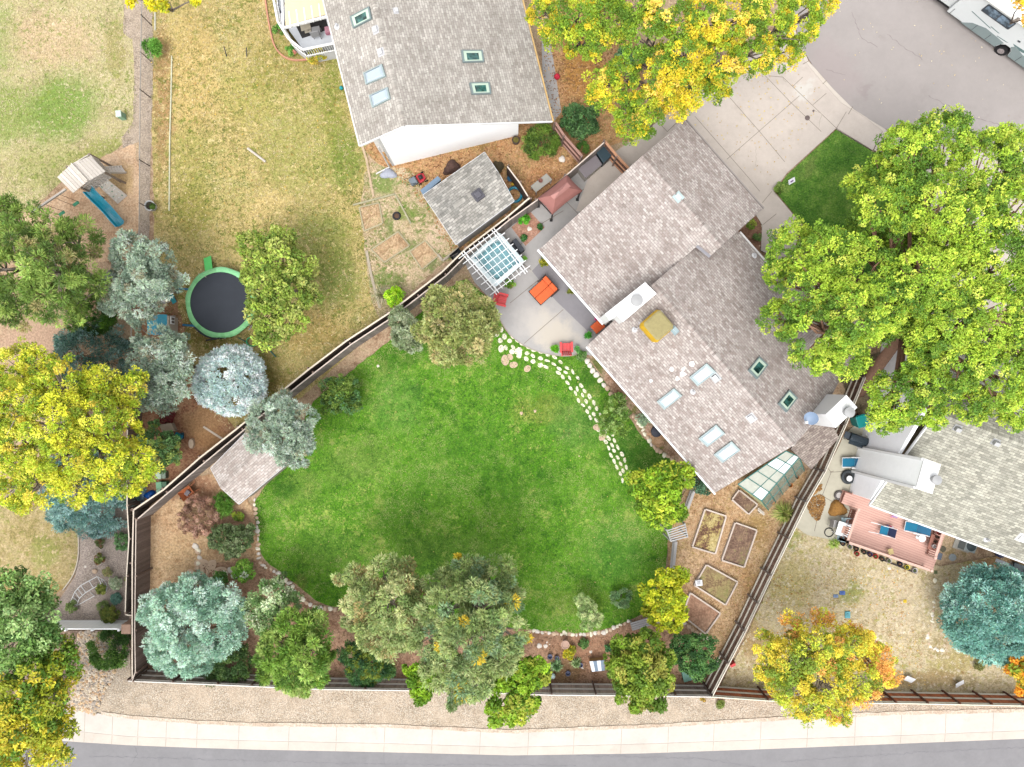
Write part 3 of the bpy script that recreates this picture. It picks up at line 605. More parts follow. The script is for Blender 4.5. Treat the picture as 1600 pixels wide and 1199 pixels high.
struct('river_rocks', rk, M((226, 212, 192), .8, .1, bump=.1, k=.5), kind='stuff', label='loose cream, tan and grey river rocks in the corner bed')
# =============== FENCES ===============
def fence(label, top, h=1.8, boards=1, col=(150, 134, 124), rail=(196, 182, 168), post=(120, 100, 90), post_step=2.44, z0=0.0, cap=None, bw=.14, name='wooden_fence', rails=3, board_h=None, group=None):
    "top: px of the top edge; boards=+1 puts boards on the left of the walking direction, rails on the right"
    W_ = [P(x, y, h) for x, y in top]; root = thing(name, label, 'fence', (W_[0].x, W_[0].y, z0), group)
    lt = lambda c: tuple(min(255, x * 1.22 + 8) for x in c); bmt = wood_mat('fence_boards', lt(col), .2); rm = wood_mat('fence_rail', lt(rail), .12); pm = wood_mat('fence_post', lt(post), .2); r = random.Random(len(label))
    bm = MB(); posts = []
    for i in range(len(W_) - 1):
        a, b = W_[i].copy(), W_[i + 1].copy(); a.z = b.z = 0; d = b - a; L = d.length; d /= L; nn = Vector((-d.y, d.x, 0)) * boards
        ang = math.atan2(d.y, d.x); k = max(1, int(L / (bw + .008)))
        for j in range(k):
            c = a + d * ((j + .5) * L / k) + nn * .06; hh = h - z0 - .04 + r.uniform(-.015, .015)
            bm.box((c.x, c.y, z0 + .02 + hh / 2), (bw, .018, hh), ang + r.uniform(-.03, .03), r.uniform(.72, 1.18))
        if rails:
            for q in ([.3, .95, 1.62] if rails == 3 else [.35, 1.5]):
                rb = MB().beam(a + Vector((0, 0, z0 + q)), b + Vector((0, 0, z0 + q)), .085, .045, r.uniform(.9, 1.1))
                part(root, 'rail', rb, rm)
        n = max(1, round(L / post_step)); posts += [(a + d * (L * j / n) - nn * .07, ang) for j in range(n + (i == len(W_) - 2))]
        if cap:
            cb = MB().beam(a + Vector((0, 0, h - .01)) + nn * .02, b + Vector((0, 0, h - .01)) + nn * .02, cap, .03, 1)
            part(root, 'cap', cb, rm)
    part(root, 'board_panel', bm, bmt)
    for p, ang in posts: part(root, 'post', MB().box((p.x, p.y, z0 + (h + .05 - z0) / 2), (.09, .09, h + .05 - z0), ang, r.uniform(.8, 1.1)), pm)
    return root
g1 = (128, 116, 108)
fence('grey brown fence running diagonally from the pergola down to the southwest shed', [(945, 221), (884, 274), (838, 313), (796, 343), (735, 392), (697, 430), (612, 496), (548, 538), (490, 583), (447, 617), (380, 672), (320, 722), (262, 770), (213, 812)], boards=1, col=(134, 124, 118), rail=(190, 176, 164), cap=.06, rails=0)
fence('old dark outer fence close behind the diagonal back fence', [(827, 309), (792, 339), (728, 388), (690, 425), (606, 490), (540, 533), (482, 577), (440, 611), (372, 668), (312, 715), (255, 765), (208, 797)], boards=1, h=1.75, col=(84, 70, 62), rail=(206, 190, 172), cap=.09, rails=0, post_step=2.4)
fence('dark brown plank fence along the west side of the inner dirt yard', [(213, 812), (212, 900), (211, 985), (212, 1050), (207, 1064)], boards=-1, col=(122, 106, 98), rail=(186, 172, 160), cap=.05, rails=0)
fence('thin weathered outer fence running beside the succulent gravel bed', [(208, 797), (206, 880), (206, 965), (206, 1062)], boards=1, h=1.75, col=(96, 84, 76), rail=(206, 188, 172), cap=.07, rails=0)
fence('short west neighbour fence reaching up under the yellow tree', [(200, 640), (199, 700), (199, 790), (202, 842), (198, 900), (196, 960), (206, 962)], boards=-1, h=1.7, col=(104, 92, 84), rail=(206, 190, 174), cap=.06, rails=0)
fence('grey south fence with one rail and dark posts beside the road', [(200, 1064), (340, 1070), (500, 1077), (640, 1079), (740, 1082), (862, 1086), (1000, 1087), (1112, 1089)], boards=-1, col=(150, 136, 128), rail=(208, 196, 188), post=(88, 68, 60), cap=.06, z0=.0, rails=3)
fence('brown east garden fence with three pale rails and gaps between boards', [(1113, 1088), (1165, 987), (1206, 900), (1262, 785), (1290, 737), (1322, 664), (1352, 590)], boards=-1, col=(126, 98, 86), rail=(214, 196, 182), post=(120, 108, 102), cap=.05, rails=3)
fence('reddish brown fence along the bottom of the east yard', [(1112, 1089), (1200, 1095), (1290, 1098), (1400, 1099), (1500, 1101), (1600, 1103), (1720, 1106)], boards=-1, col=(168, 98, 64), rail=(222, 200, 182), post=(92, 58, 46), cap=.06, rails=3)
fence('dark brown fence joining the north house corner to the patio fence', [(868, 191), (882, 212), (910, 244)], boards=1, col=(110, 76, 66), rail=(150, 116, 104), rails=3, h=1.8, cap=.05)
fence('short dark fence closing the yard behind the spa box', [(946, 221), (965, 244), (984, 264)], boards=1, col=(104, 74, 64), rail=(176, 130, 100), rails=3, h=1.8, cap=.06)
fence('slim dark fence closing off the passage behind the grey shed', [(793, 260), (812, 285), (828, 311)], boards=-1, h=1.7, col=(80, 64, 56), rail=(196, 184, 172), cap=.07, rails=0)

# chain-link fences
def chainlink(label, top, h=1.2, step=3.0):
    W_ = [P(x, y, h) for x, y in top]; root = thing('chain_link_fence', label, 'fence', (W_[0].x, W_[0].y, 0))
    gm = M((196, 190, 182), .5, .1, metal=.3, k=.4, bump=0); dm = M((150, 138, 128), .7, .1, k=.4, bump=0)
    rl = MB().tube([(p.x, p.y, h) for p in W_], .028, 6); part(root, 'top_rail', rl, gm)
    net = MB()
    for i in range(len(W_) - 1):
        a, b = W_[i], W_[i + 1]; L = (b - a).length; d = (b - a) / L; k = int(L / .16)
        for j in range(k):
            p = a + d * (j * .16); q = a + d * min(L, j * .16 + h * .8); q2 = a + d * max(0, j * .16 - h * .8)
            for e in (q, q2): net.beam((p.x, p.y, .05), (e.x, e.y, h - .02), .003, .003)
        n = max(1, round(L / step))
        for j in range(n + 1):
            p = a + d * (L * j / n); part(root, 'post', MB().tube([(p.x, p.y, 0), (p.x, p.y, h + .06)], .03, 6), dm)
    part(root, 'wire_mesh', net, gm)
chainlink('chain link fence with thin pale top rail between the play set and golden lawn', [(222, -40), (221, 24), (219, 140), (218, 250), (217, 385)])
chainlink('short chain link fence between the two grey green junipers', [(205, 480), (205, 545)])

# white vinyl fence and its brick pier
def vinyl():
    a, b = P(20, 983, 1.5), P(186, 983, 1.5); root = thing('vinyl_fence', 'white solid vinyl fence running left from the tan brick pier', 'fence', (b.x, b.y, 0))
    m = M((240, 240, 240), .4, .03, bump=0, k=.85); d = (b - a).normalized(); L = (b - a).length
    pn = MB()
    for j in range(int(L / .15)):
        c = a + d * (j * .15 + .075); pn.box((c.x, c.y + .0, .76), (.147, .035, 1.42), 0, .98 + .04 * (j % 2))
    part(root, 'panel', pn, m)
    for z in (.12, 1.46): part(root, 'rail', MB().beam((a.x, a.y, z), (b.x, b.y, z), .07, .10), m)
    for j in range(5):
        p = a + d * (L * j / 4); part(root, 'post', MB().box((p.x, p.y - .05, .79), (.11, .13, 1.58), 0).lathe((p.x, p.y - .05, 1.58), [(.09, 0), (.02, .05)], 4, rz=.785), m)
    c = P(196, 984, 1.55)
    br = MB()
    for k in range(10): br.box((c.x, c.y, .075 + .15 * k), (.56 + .012 * (k % 2), .56 + .012 * (k % 2), .149), 0, .92 + .08 * ((k * 7) % 3))
    one('brick_pier', 'tan square brick pier at the right end of the white fence', 'pier', br, M((206, 168, 146), .85, .15, dirt=(170, 140, 124)), (c.x, c.y, 0), bevel=.008)
vinyl()

# =============== HOUSES ===============
CAM = Vector((0, 0, H))
class Plane:
    def __init__(s, a, b, c):
        s.p = Vector(a); s.n = (Vector(b) - s.p).cross(Vector(c) - s.p).normalized()
        if s.n.z < 0: s.n = -s.n
    def at(s, x, y, off=0.0):
        g = P(x, y, 0); d = g - CAM; t = (s.p + s.n * off - CAM).dot(s.n) / d.dot(s.n); return CAM + d * t
def roof_face(mb, pts, eave, thick=.14, uvo=0.0):
    "pts: world corners; eave: direction the shingle courses run along"
    q = [Vector(p) for p in pts]; n = (q[1] - q[0]).cross(q[2] - q[0]).normalized()
    if n.z < 0: q.reverse(); n = -n
    e = Vector(eave); e = (e - n * e.dot(n)).normalized(); up = n.cross(e)
    f0 = len(mb.f); k = len(q); vs = q + [p - Vector((0, 0, thick)) for p in q]
    mb.add(vs, [tuple(range(k)), tuple(range(2 * k - 1, k - 1, -1))] + [(i, k + i, k + (i + 1) % k, (i + 1) % k) for i in range(k)])
    mb.uv[f0] = [(p.dot(e) + uvo, p.dot(up) + uvo) for p in q]
    return q, n
def ridge_cap(mb, a, b, w_=.28, t=.03):
    a, b = Vector(a), Vector(b); d = (b - a).normalized(); L = (b - a).length; s_ = Vector((-d.y, d.x, 0)).normalized(); k = int(L / .2)
    for j in range(k):
        p = a + d * (L * j / k); q = a + d * (L * (j + 1) / k + .02); z = Vector((0, 0, t + .008 * (j % 2)))
        f0 = len(mb.f); dn = Vector((0, 0, w_ * .28))
        mb.add([p - s_ * w_ / 2 - dn + z, q - s_ * w_ / 2 - dn + z, q + z, p + z, p + s_ * w_ / 2 - dn + z, q + s_ * w_ / 2 - dn + z], [(0, 1, 2, 3), (3, 2, 5, 4)])
        for f in (f0, f0 + 1): mb.uv[f] = [(j * .37, .01), (j * .37 + .2, .01), (j * .37 + .2, .13), (j * .37, .13)]
def trim(mb, a, b, w_=.1, t=.14, off=(0, 0, 0)): mb.beam(Vector(a) + Vector(off), Vector(b) + Vector(off), w_, t)
white = M((240, 240, 240), .5, .02, bump=0, k=.62); offw = M((226, 226, 228), .6, .04, k=.5); gutter = M((236, 232, 228), .45, .03, bump=0, k=.5)
steel = M((200, 204, 206), .35, .05, metal=.2, bump=0, k=.45); black = M((28, 28, 30), .5, .1, k=.8); dkgrey = M((74, 78, 86), .6, .1)

def skylight(root, plane, px4, kind='dark', tall=.14, hi=None):
    "curb, frame and glass set into the roof plane; px4 are its four corners in the photo"
    q = [plane.at(x, y, tall) for x, y in px4]
    if (q[1] - q[0]).cross(q[2] - q[0]).z < 0: q.reverse()
    n = plane.n; ctr = sum(q, Vector()) / 4
    inn = [p + (ctr - p).normalized() * .1 for p in q]
    fr = MB(); v = [p - n * (tall + .02) for p in q] + q + inn + [p - n * .05 for p in inn]
    fr.add(v, [(i, (i + 1) % 4, 4 + (i + 1) % 4, 4 + i) for i in range(4)] + [(4 + i, 4 + (i + 1) % 4, 8 + (i + 1) % 4, 8 + i) for i in range(4)] + [(8 + i, 8 + (i + 1) % 4, 12 + (i + 1) % 4, 12 + i) for i in range(4)])
    part(root, 'skylight', fr, M((168, 184, 184), .4, .05, bump=0, k=.5) if kind != 'dark' else M((134, 150, 150), .4, .05, bump=0, k=.5))
    sk = root.children[-1]
    sk = [c for c in root.children if c.name.startswith('skylight')][-1]
    g = MB(); low = [p - n * .03 for p in inn]
    if kind == 'dark':
        s_ = [low[0] * .0 + p + (ctr - n * .03 - p) * .0 for p in low]
        g.quad(*low)
        gp = MB().quad(*[p - n * .003 + (ctr - n * .03 - p) * 0 for p in low]); part(sk, 'well_lining', gp, M((206, 226, 206), .6, .05, bump=0, k=.5))
        # the dark opening seen through the glass, pushed towards one corner
        cen = low[0] * .3 + low[1] * .3 + low[2] * .2 + low[3] * .2 if hi is None else sum((low[i] * hi[i] for i in range(4)), Vector())
        dk = MB().quad(*[cen + (p - cen) * .66 + n * .004 for p in low]); part(sk, 'glass', dk, glass_dark((26, 54, 50)))
    else:
        g.quad(*low)
        hi_ = MB(); c2 = ctr + n * .05
        hi_.add(low + [low[i] + (c2 - low[i]) * .28 + n * .06 for i in range(4)], [(0, 1, 5, 4), (1, 2, 6, 5), (2, 3, 7, 6), (3, 0, 4, 7), (4, 5, 6, 7)])
        part(sk, 'dome', hi_, M((206, 222, 228) if kind == 'pale' else (190, 204, 216), .15, .03, bump=0, spec=.6, k=.5), smooth=False)
    # head flashing
    return sk
def vent_box(root, plane, x, y, s=.34, rot=0, name='vent', mat=None, ht=.16):
    c = plane.at(x, y, ht / 2); z = plane.n; xx = Vector((math.cos(rot), math.sin(rot), 0)); xx = (xx - z * xx.dot(z)).normalized(); yy = z.cross(xx)
    mb = MB().box(c, (s, s * .8, ht), R=Matrix((xx, yy, z)).transposed()); mb.box(c - z * (ht / 2 - .01), (s * 1.5, s * 1.4, .02), R=Matrix((xx, yy, z)).transposed(), col=.85)
    return part(root, name, mb, mat or steel, bevel=.02)
def vent_pipe(root, plane, x, y, r=.06, ht=.3, mat=None):
    c = plane.at(x, y, 0); return part(root, 'vent_pipe', MB().lathe(c, [(r * 3, -.02), (r * 2.6, .03), (r, .06), (r, ht), (r * .7, ht), (r * .7, ht - .05)], 12), mat or offw)

def window(root, c, ang, w_, h_, wall_n):
    "window frame on a wall, centre c, facing wall_n"
    c = Vector(c); f = MB().box(c + wall_n * .02, (w_ + .14, .06, h_ + .14), ang); o = part(root, 'window', f, white)
    part(o, 'pane', MB().box(c + wall_n * .055, (w_, .02, h_), ang), glass_dark((60, 74, 84), name='window_glass')); return o
def walls(root, pts, z1, mat, z0=0): return part(root, 'wall', MB().prism(pts, z0, z1), mat)

# ---- main house ----
uD = Vector((.658, -.753, 0)); vD = Vector((.753, .658, 0))     # world: along the eaves, up the slopes
def UV(u, v, h): q = uD * u + vD * v; return Vector((q.x, q.y, h))
def main_house():
    root = thing('house', 'large house with pinkish grey shingle roofs, white chimneys and many skylights beside the patio', 'house', UV(4, 10, 0))
    sh = shingle_mat('main_shingles', (172, 158, 152), (214, 206, 200), (154, 144, 139), width=.27, row=.135)
    wall = M((206, 190, 172), .8, .05)
    hA = lambda v: 2.8 + (v - 6.36) * 2.1 / 7.39 if v <= 13.75 else 4.9 - (v - 13.75) * 1.5 / 3.78
    hB = lambda v: 2.8 + (v - 4.75) * 2.4 / 4.71 if v <= 9.46 else 5.2 - (v - 9.46) * 2.4 / 6.34
    A = MB()
    roof_face(A, [UV(-4.85, 6.36, hA(6.36)), UV(1.02, 6.36, hA(6.36)), UV(1.02, 12.75, hA(12.75)), UV(1.93, 12.9, hA(12.9)), UV(1.9, 13.75, 4.9), UV(-4.75, 13.75, 4.9)], uD)
    roof_face(A, [UV(-4.75, 13.75, 4.9), UV(1.9, 13.75, 4.9), UV(1.93, 17.5, hA(17.5)), UV(-4.85, 17.5, hA(17.5))], uD, uvo=.4)
    ridge_cap(A, UV(-4.75, 13.75, 4.9), UV(1.9, 13.75, 4.9))
    roofA = part(root, 'garage_roof', A, sh)
    Bm = MB()
    roof_face(Bm, [UV(1.22, 4.75, 2.8), UV(12.62, 4.75, 2.8), UV(12.75, 9.46, 5.2), UV(.98, 9.46, 5.2)], uD, uvo=.2)
    roof_face(Bm, [UV(.98, 9.46, 5.2), UV(12.75, 9.46, 5.2), UV(12.75, 12.1, hB(12.1)), UV(12.0, 15.8, hB(15.8)), UV(1.1, 15.8, hB(15.8))], uD, uvo=.7)
    ridge_cap(Bm, UV(.98, 9.46, 5.2), UV(12.75, 9.46, 5.2))
    # small cross gable under the maple
    ra, rb = UV(9.2, 13.6, 4.3), UV(9.2, 18.0, 4.3)
    roof_face(Bm, [ra, rb, UV(12.2, 18.0, 2.9), UV(12.2, 15.2, 2.9)], vD); roof_face(Bm, [UV(6.2, 15.2, 2.9), UV(6.2, 18.0, 2.9), rb, ra], vD, uvo=.3)
    roofB = part(root, 'main_roof', Bm, sh)
    # lean-to over the side entry
    pa = [P(1265.5, 664, 3.75), P(1304, 668, 3.3), P(1311, 684, 2.9), P(1268, 733.5, 2.3), P(1239.5, 703.5, 3.0)]
    L_ = MB(); pl = Plane(pa[1], pa[3], pa[4]); q = [pl.at(*c) for c in [(1262, 660), (1300, 663), (1311, 684), (1268, 733.5), (1236, 702)]]
    roof_face(L_, q, vD, uvo=.1); part(root, 'lean_to_roof', L_, shingle_mat('aged_shingles', (138, 124, 118), (186, 174, 164), (112, 100, 94)))
    # fascia and gutters
    f = MB(); trim(f, UV(-4.9, 6.28, 2.72), UV(.9, 6.28, 2.72), .12, .13); part(root, 'gutter', f, white)
    f = MB(); trim(f, UV(1.25, 4.68, 2.72), UV(12.7, 4.68, 2.72), .10, .13); part(root, 'gutter', f, white)
    f = MB(); trim(f, UV(-4.9, 17.58, hA(17.5) - .1), UV(1.95, 17.58, hA(17.5) - .1), .08, .12); part(root, 'gutter', f, M((168, 158, 152), .6, .05, bump=0))
    f = MB(); trim(f, UV(2.1, 15.88, 2.72), UV(6.1, 15.88, 2.72), .10, .12); part(root, 'gutter', f, gutter)
    f = MB().quad(UV(1.0, 12.72, hA(12.75) + .03), UV(1.95, 12.86, hA(12.9) + .03), UV(1.93, 13.02, hA(13) + .03), UV(1.0, 12.88, hA(12.88) + .03)); part(root, 'flashing', f, M((150, 148, 154), .6, .05, bump=0))
    # walls
    i_ = .45
    gable = MB()
    def gwall(u, vs, hf, z0=0):
        t = .15; a = [UV(u, v, z0) for v in (vs[0], vs[-1])]; top = [UV(u, v, hf(v) - .17) for v in reversed(vs)]
        gable.slab(a + top, t)
    for u in (-4.4, .6): gwall(u, [6.8, 13.75, 17.1], hA)
    for u in (1.5, 12.3): gwall(u, [5.2, 9.46, 15.3], hB)
    part(root, 'gable_wall', gable, wall)
    walls(root, [UV(-4.4, 6.8, 0), UV(.6, 6.8, 0), UV(.6, 17.1, 0), UV(-4.4, 17.1, 0)], 2.72, wall)
    walls(root, [UV(1.5, 5.2, 0), UV(12.3, 5.2, 0), UV(12.3, 15.3, 0), UV(1.5, 15.3, 0)], 2.68, wall)
    walls(root, [UV(6.6, 15.25, 0), UV(11.8, 15.25, 0), UV(11.8, 17.6, 0), UV(6.6, 17.6, 0)], 2.8, wall)
    ea = math.atan2(uD.y, uD.x)
    for u, w_ in ((2.6, 1.5), (5.0, 1.8), (8.2, 1.8), (10.8, 1.2)): window(root, UV(u, 5.2, 1.5), ea, w_, 1.2, -vD)
    for u, w_ in ((-3.2, 1.4),): window(root, UV(u, 6.8, 1.5), ea, w_, 1.2, -vD)
    d = MB().box(UV(-.8, 6.77, 1.05), (1.8, .08, 2.1), ea); o = part(root, 'patio_door', d, white); part(o, 'pane', MB().box(UV(-1.2, 6.71, 1.05), (.75, .03, 1.9), ea).box(UV(-.4, 6.71, 1.05), (.75, .03, 1.9), ea), glass_dark((60, 74, 84), name='door_glass'))
    d = MB()
    for k in range(4): d.box(UV(-2, 17.15, .32 + .56 * k), (4.9, .06, .54), ea)
    part(root, 'garage_door', d, offw, bevel=.01)
    # chimney by the patio: L-shaped white box with a round cap
    ch = [P(*p, 5.35) for p in [(945, 491), (1008, 441), (1026, 459), (974, 503), (964, 493), (953, 501)]]
    c1 = MB().prism(ch, 2.9, 5.35); o = part(root, 'chimney', c1, white, bevel=.015, label='flat white L-shaped chimney box with a round flue cap at the middle of the roofs')
    cc = P(993.5, 470.5, 5.35); part(o, 'flue_cap', MB().lathe(cc, [(.2, 0), (.2, .2), (.32, .22), (.33, .34), (.05, .38)], 20), M((206, 206, 206), .4, .03, bump=0, k=.36), smooth=False)
    # chimney in the east with dome cover and satellite dish
    t4 = [P(*p, 6.1) for p in [(1322.5, 617), (1340, 637), (1306, 669), (1290, 648)]]
    c2 = MB().prism(t4, 0.0, 6.1); o = part(root, 'chimney', c2, white, bevel=.02, label='tall white box chimney at the east end with round cap')
    cr = P(1283, 640, 4.2); low = [P(*p, 4.6) for p in [(1268, 640), (1283, 617), (1322, 617), (1290, 648)]]
    cc = P(1322, 644, 6.1); part(o, 'flue_cap', MB().lathe(cc, [(.2, 0), (.2, .3), (.28, .32), (.28, .42), (.05, .46)], 20), M((206, 206, 206), .4, .03, bump=0, k=.36))
    pB = Plane(UV(1.22, 4.75, 2.8), UV(12.6, 4.75, 2.8), UV(9, 9.46, 5.2)); pN = Plane(UV(.98, 9.46, 5.2), UV(12, 9.46, 5.2), UV(5, 15.8, 2.8))
    pA = Plane(UV(-4.85, 6.36, 2.8), UV(1, 6.36, 2.8), UV(0, 13.75, 4.9))
    for i, q in enumerate([[(1077, 590), (1104, 568), (1119, 582), (1090, 604)], [(1026, 628), (1053, 607), (1066, 619), (1038, 641)], [(1091, 686), (1119, 664), (1133, 678), (1105, 699)], [(1115, 711), (1143, 690), (1157, 704), (1129, 724)]]): skylight(root, pB, q, 'pale')
    for q in [[(1170, 578), (1187, 557), (1201, 570), (1184, 592)], [(1217, 630), (1234, 609), (1247, 622), (1230, 644)]]: skylight(root, pN, q, 'dark')
    a0 = math.atan2(uD.y, uD.x)
    vent_box(root, pA, 1060, 308, .34, a0, mat=M((206, 226, 226), .4, .03, bump=0)); vent_box(root, pB, 1118, 591, .34, a0); vent_box(root, pB, 1174, 654, .34, a0, mat=offw); vent_box(root, pN, 1055, 516, .3, a0, mat=M((190, 210, 214), .4, .03, bump=0))
    for p in [(1083, 612), (992, 515), (1178, 400)]: vent_pipe(root, pB if p[0] < 1150 else pN, *p)
    for (x, y, s_) in [(1080, 569, .2), (1049, 577, .15), (1067, 585, .22), (1059, 592, .16), (1017, 595, .13), (1068, 577, .12)]:
        c = pB.at(x, y, .004); nn = 7; r_ = random.Random(x); ring = []
        e1 = uD; e2 = pB.n.cross(e1)
        for k in range(nn): ring.append(c + (e1 * math.cos(k * 6.283 / nn) + e2 * math.sin(k * 6.283 / nn)) * s_ * r_.uniform(.6, 1.1))
        part(root, 'sealant_patch', MB().add(ring, [tuple(range(nn))]), M((240, 234, 230), .7, .05, k=.55))
    # evaporative cooler with yellow cover
    hc = 6.0; top = [P(*p, hc) for p in [(1021, 496), (1036, 488), (1053, 507), (1030, 528)]]
    ax = (top[1] - top[0]).normalized(); cen = pB.at(1025, 512, .5)
    R_ = math.atan2(uD.y, uD.x); cv = MB()
    c0 = P(1028, 509, 5.6)
    z0 = 4.85
    def ring(sx, sy, z): return [c0 + uD * a * sx + vD * b * sy + Vector((0, 0, z - c0.z)) for a, b in ((-1, -.8), (-.8, -1), (.8, -1), (1, -.8), (1, .8), (.8, 1), (-.8, 1), (-1, .8))]
    rs = [ring(.66, .66, 4.7), ring(.7, .7, 5.3), ring(.62, .62, 5.75)]
    v = sum(rs, []); cv.add(v, [(i * 8 + k, i * 8 + (k + 1) % 8, (i + 1) * 8 + (k + 1) % 8, (i + 1) * 8 + k) for i in range(2) for k in range(8)])
    cl = part(root, 'roof_cooler', cv, M((238, 190, 40), .6, .1, bump=.1, k=.5), bevel=.03, label='yellow covered roof cooler with grey top')
    tp = MB().add([p + Vector((0, 0, .0)) for p in ring(.62, .62, 5.75)] + ring(.52, .52, 5.8), [(k, (k + 1) % 8, 8 + (k + 1) % 8, 8 + k) for k in range(8)] + [tuple(range(8, 16))])
    part(cl, 'cover_top', tp, M((172, 160, 110), .8, .12, bump=.1, ns=8))
    # antenna mast
    c = pB.at(993, 515, 0); part(root, 'antenna', MB().tube([c, c + Vector((.15, .1, .75))], .02).tube([c + Vector((.15, .1, .6)), c + Vector((.45, .3, .65))], .015).tube([c + Vector((.0, .4, .72)), c + Vector((.3, -.2, .78))], .012), offw)
    # satellite dish
    c = P(1268, 653, 5.35); dv = Vector((-.5, -.3, .8)).normalized(); x_ = Vector((0, 0, 1)).cross(dv).normalized(); y_ = dv.cross(x_)
    ds = MB(); vs = [c]; 
    for rr_, zz in ((.12, .01), (.25, .04), (.38, .1)):
        for k in range(20): a = k * math.pi / 10; vs.append(c + (x_ * math.cos(a) + y_ * math.sin(a)) * rr_ + dv * zz)
    fs = [(0, 1 + k, 1 + (k + 1) % 20) for k in range(20)] + [(1 + i * 20 + k, 1 + (i + 1) * 20 + k, 1 + (i + 1) * 20 + (k + 1) % 20, 1 + i * 20 + (k + 1) % 20) for i in range(2) for k in range(20)]
    ds.add(vs, fs); o = part(root, 'satellite_dish', ds, M((140, 162, 190), .4, .05, bump=0), smooth=True)
    part(o, 'receiver_arm', MB().tube([c - y_ * .3, c + dv * .5 - y_ * .25], .025).box(c + dv * .5 - y_ * .22, (.16, .14, .14)).tube([c - dv * .02, P(1275, 655, 4.6)], .03), offw)
    return root, pA, pB, pN
mh, pA, pB, pN = main_house()

# ---- greenhouse against the house ----
def greenhouse():
    tl, tr_ = P(1153, 757, 2.55), P(1228, 705, 2.55); rl, rr_ = P(1190, 783, 2.15), P(1249, 714.5, 2.15); bl, br_ = P(1201, 798, .0), P(1257, 737, .0)
    root = thing('greenhouse', 'teal framed lean-to greenhouse with white panels against the house end', 'greenhouse', ((bl + br_) / 2))
    fm = M((70, 142, 134), .4, .08, bump=0, k=.45); n = 5; fr = MB()
    for a, b in ((tl, tr_), (rl, rr_), (bl, br_), (tl, rl), (tr_, rr_), (rl, bl), (rr_, br_)): fr.beam(a, b, .05, .05)
    ml, mr = rl.lerp(bl, .5), rr_.lerp(br_, .5)
    fr.beam(ml, mr, .035, .035); fr.beam(tl.lerp(rl, .6), tr_.lerp(rr_, .6), .03, .03)
    for i in range(1, n): f = i / n; fr.beam(tl.lerp(tr_, f), rl.lerp(rr_, f), .04, .04); fr.beam(rl.lerp(rr_, f), bl.lerp(br_, f), .04, .04)
    part(root, 'frame', fr, fm)
    pm = M((204, 206, 192), .35, .08, bump=0); wm = M((236, 242, 242), .4, .02, bump=0, k=.55)
    dz = Vector((0, 0, .012))
    for i in range(n):
        a, b = tl.lerp(tr_, (i + .04) / n), tl.lerp(tr_, (i + .96) / n); c, d = rl.lerp(rr_, (i + .96) / n), rl.lerp(rr_, (i + .04) / n)
        part(root, 'roof_panel', MB().slab([a - dz, b - dz, b.lerp(c, .6) - dz, a.lerp(d, .6) - dz], .01), pm if i != 3 else wm)
        part(root, 'roof_panel', MB().slab([a.lerp(d, .62) - dz, b.lerp(c, .62) - dz, c - dz, d - dz], .01), wm if i in (0, 3, 4) else pm)
    t = NT('greenhouse_glass'); t.col(C(190, 206, 190)); t.set(Roughness=.1, Alpha=.32)
    for i in range(n):
        a, b = rl.lerp(rr_, (i + .04) / n), rl.lerp(rr_, (i + .96) / n); c, d = bl.lerp(br_, (i + .96) / n), bl.lerp(br_, (i + .04) / n)
        part(root, 'glass_pane', MB().slab([a, b, c, d], .006), t.m)
    # end wall
    e = MB().slab([rl, bl, P(1165, 765, 0), tl], .02); part(root, 'end_wall', e, M((196, 200, 150), .6, .06))
    e = MB().slab([rr_, br_, P(1240, 712, 0), tr_], .02); part(root, 'end_wall', e, M((196, 200, 160), .6, .06))
    o = P(1198, 772, .5)
    for (x, y, s_, c) in [(1203, 783, .16, (222, 140, 70)), (1215, 770, .12, (206, 140, 90)), (1232, 757, .14, (210, 130, 60)), (1243, 745, .1, (190, 120, 70))]:
        q = P(x, y, .0); one('plant_pot', {1203: 'large orange pot at the near corner inside the greenhouse', 1215: 'small tan pot inside the greenhouse near its middle', 1232: 'orange pot inside the greenhouse toward the fence side', 1243: 'smallest brown pot at the upper end inside the greenhouse'}[x], 'pot', MB().lathe(q, [(s_ * .7, 0), (s_, .3), (s_ * 1.1, .32), (s_ * .9, .3), (s_ * .8, .1)], 16), M(c, .7, .1), q)
greenhouse()

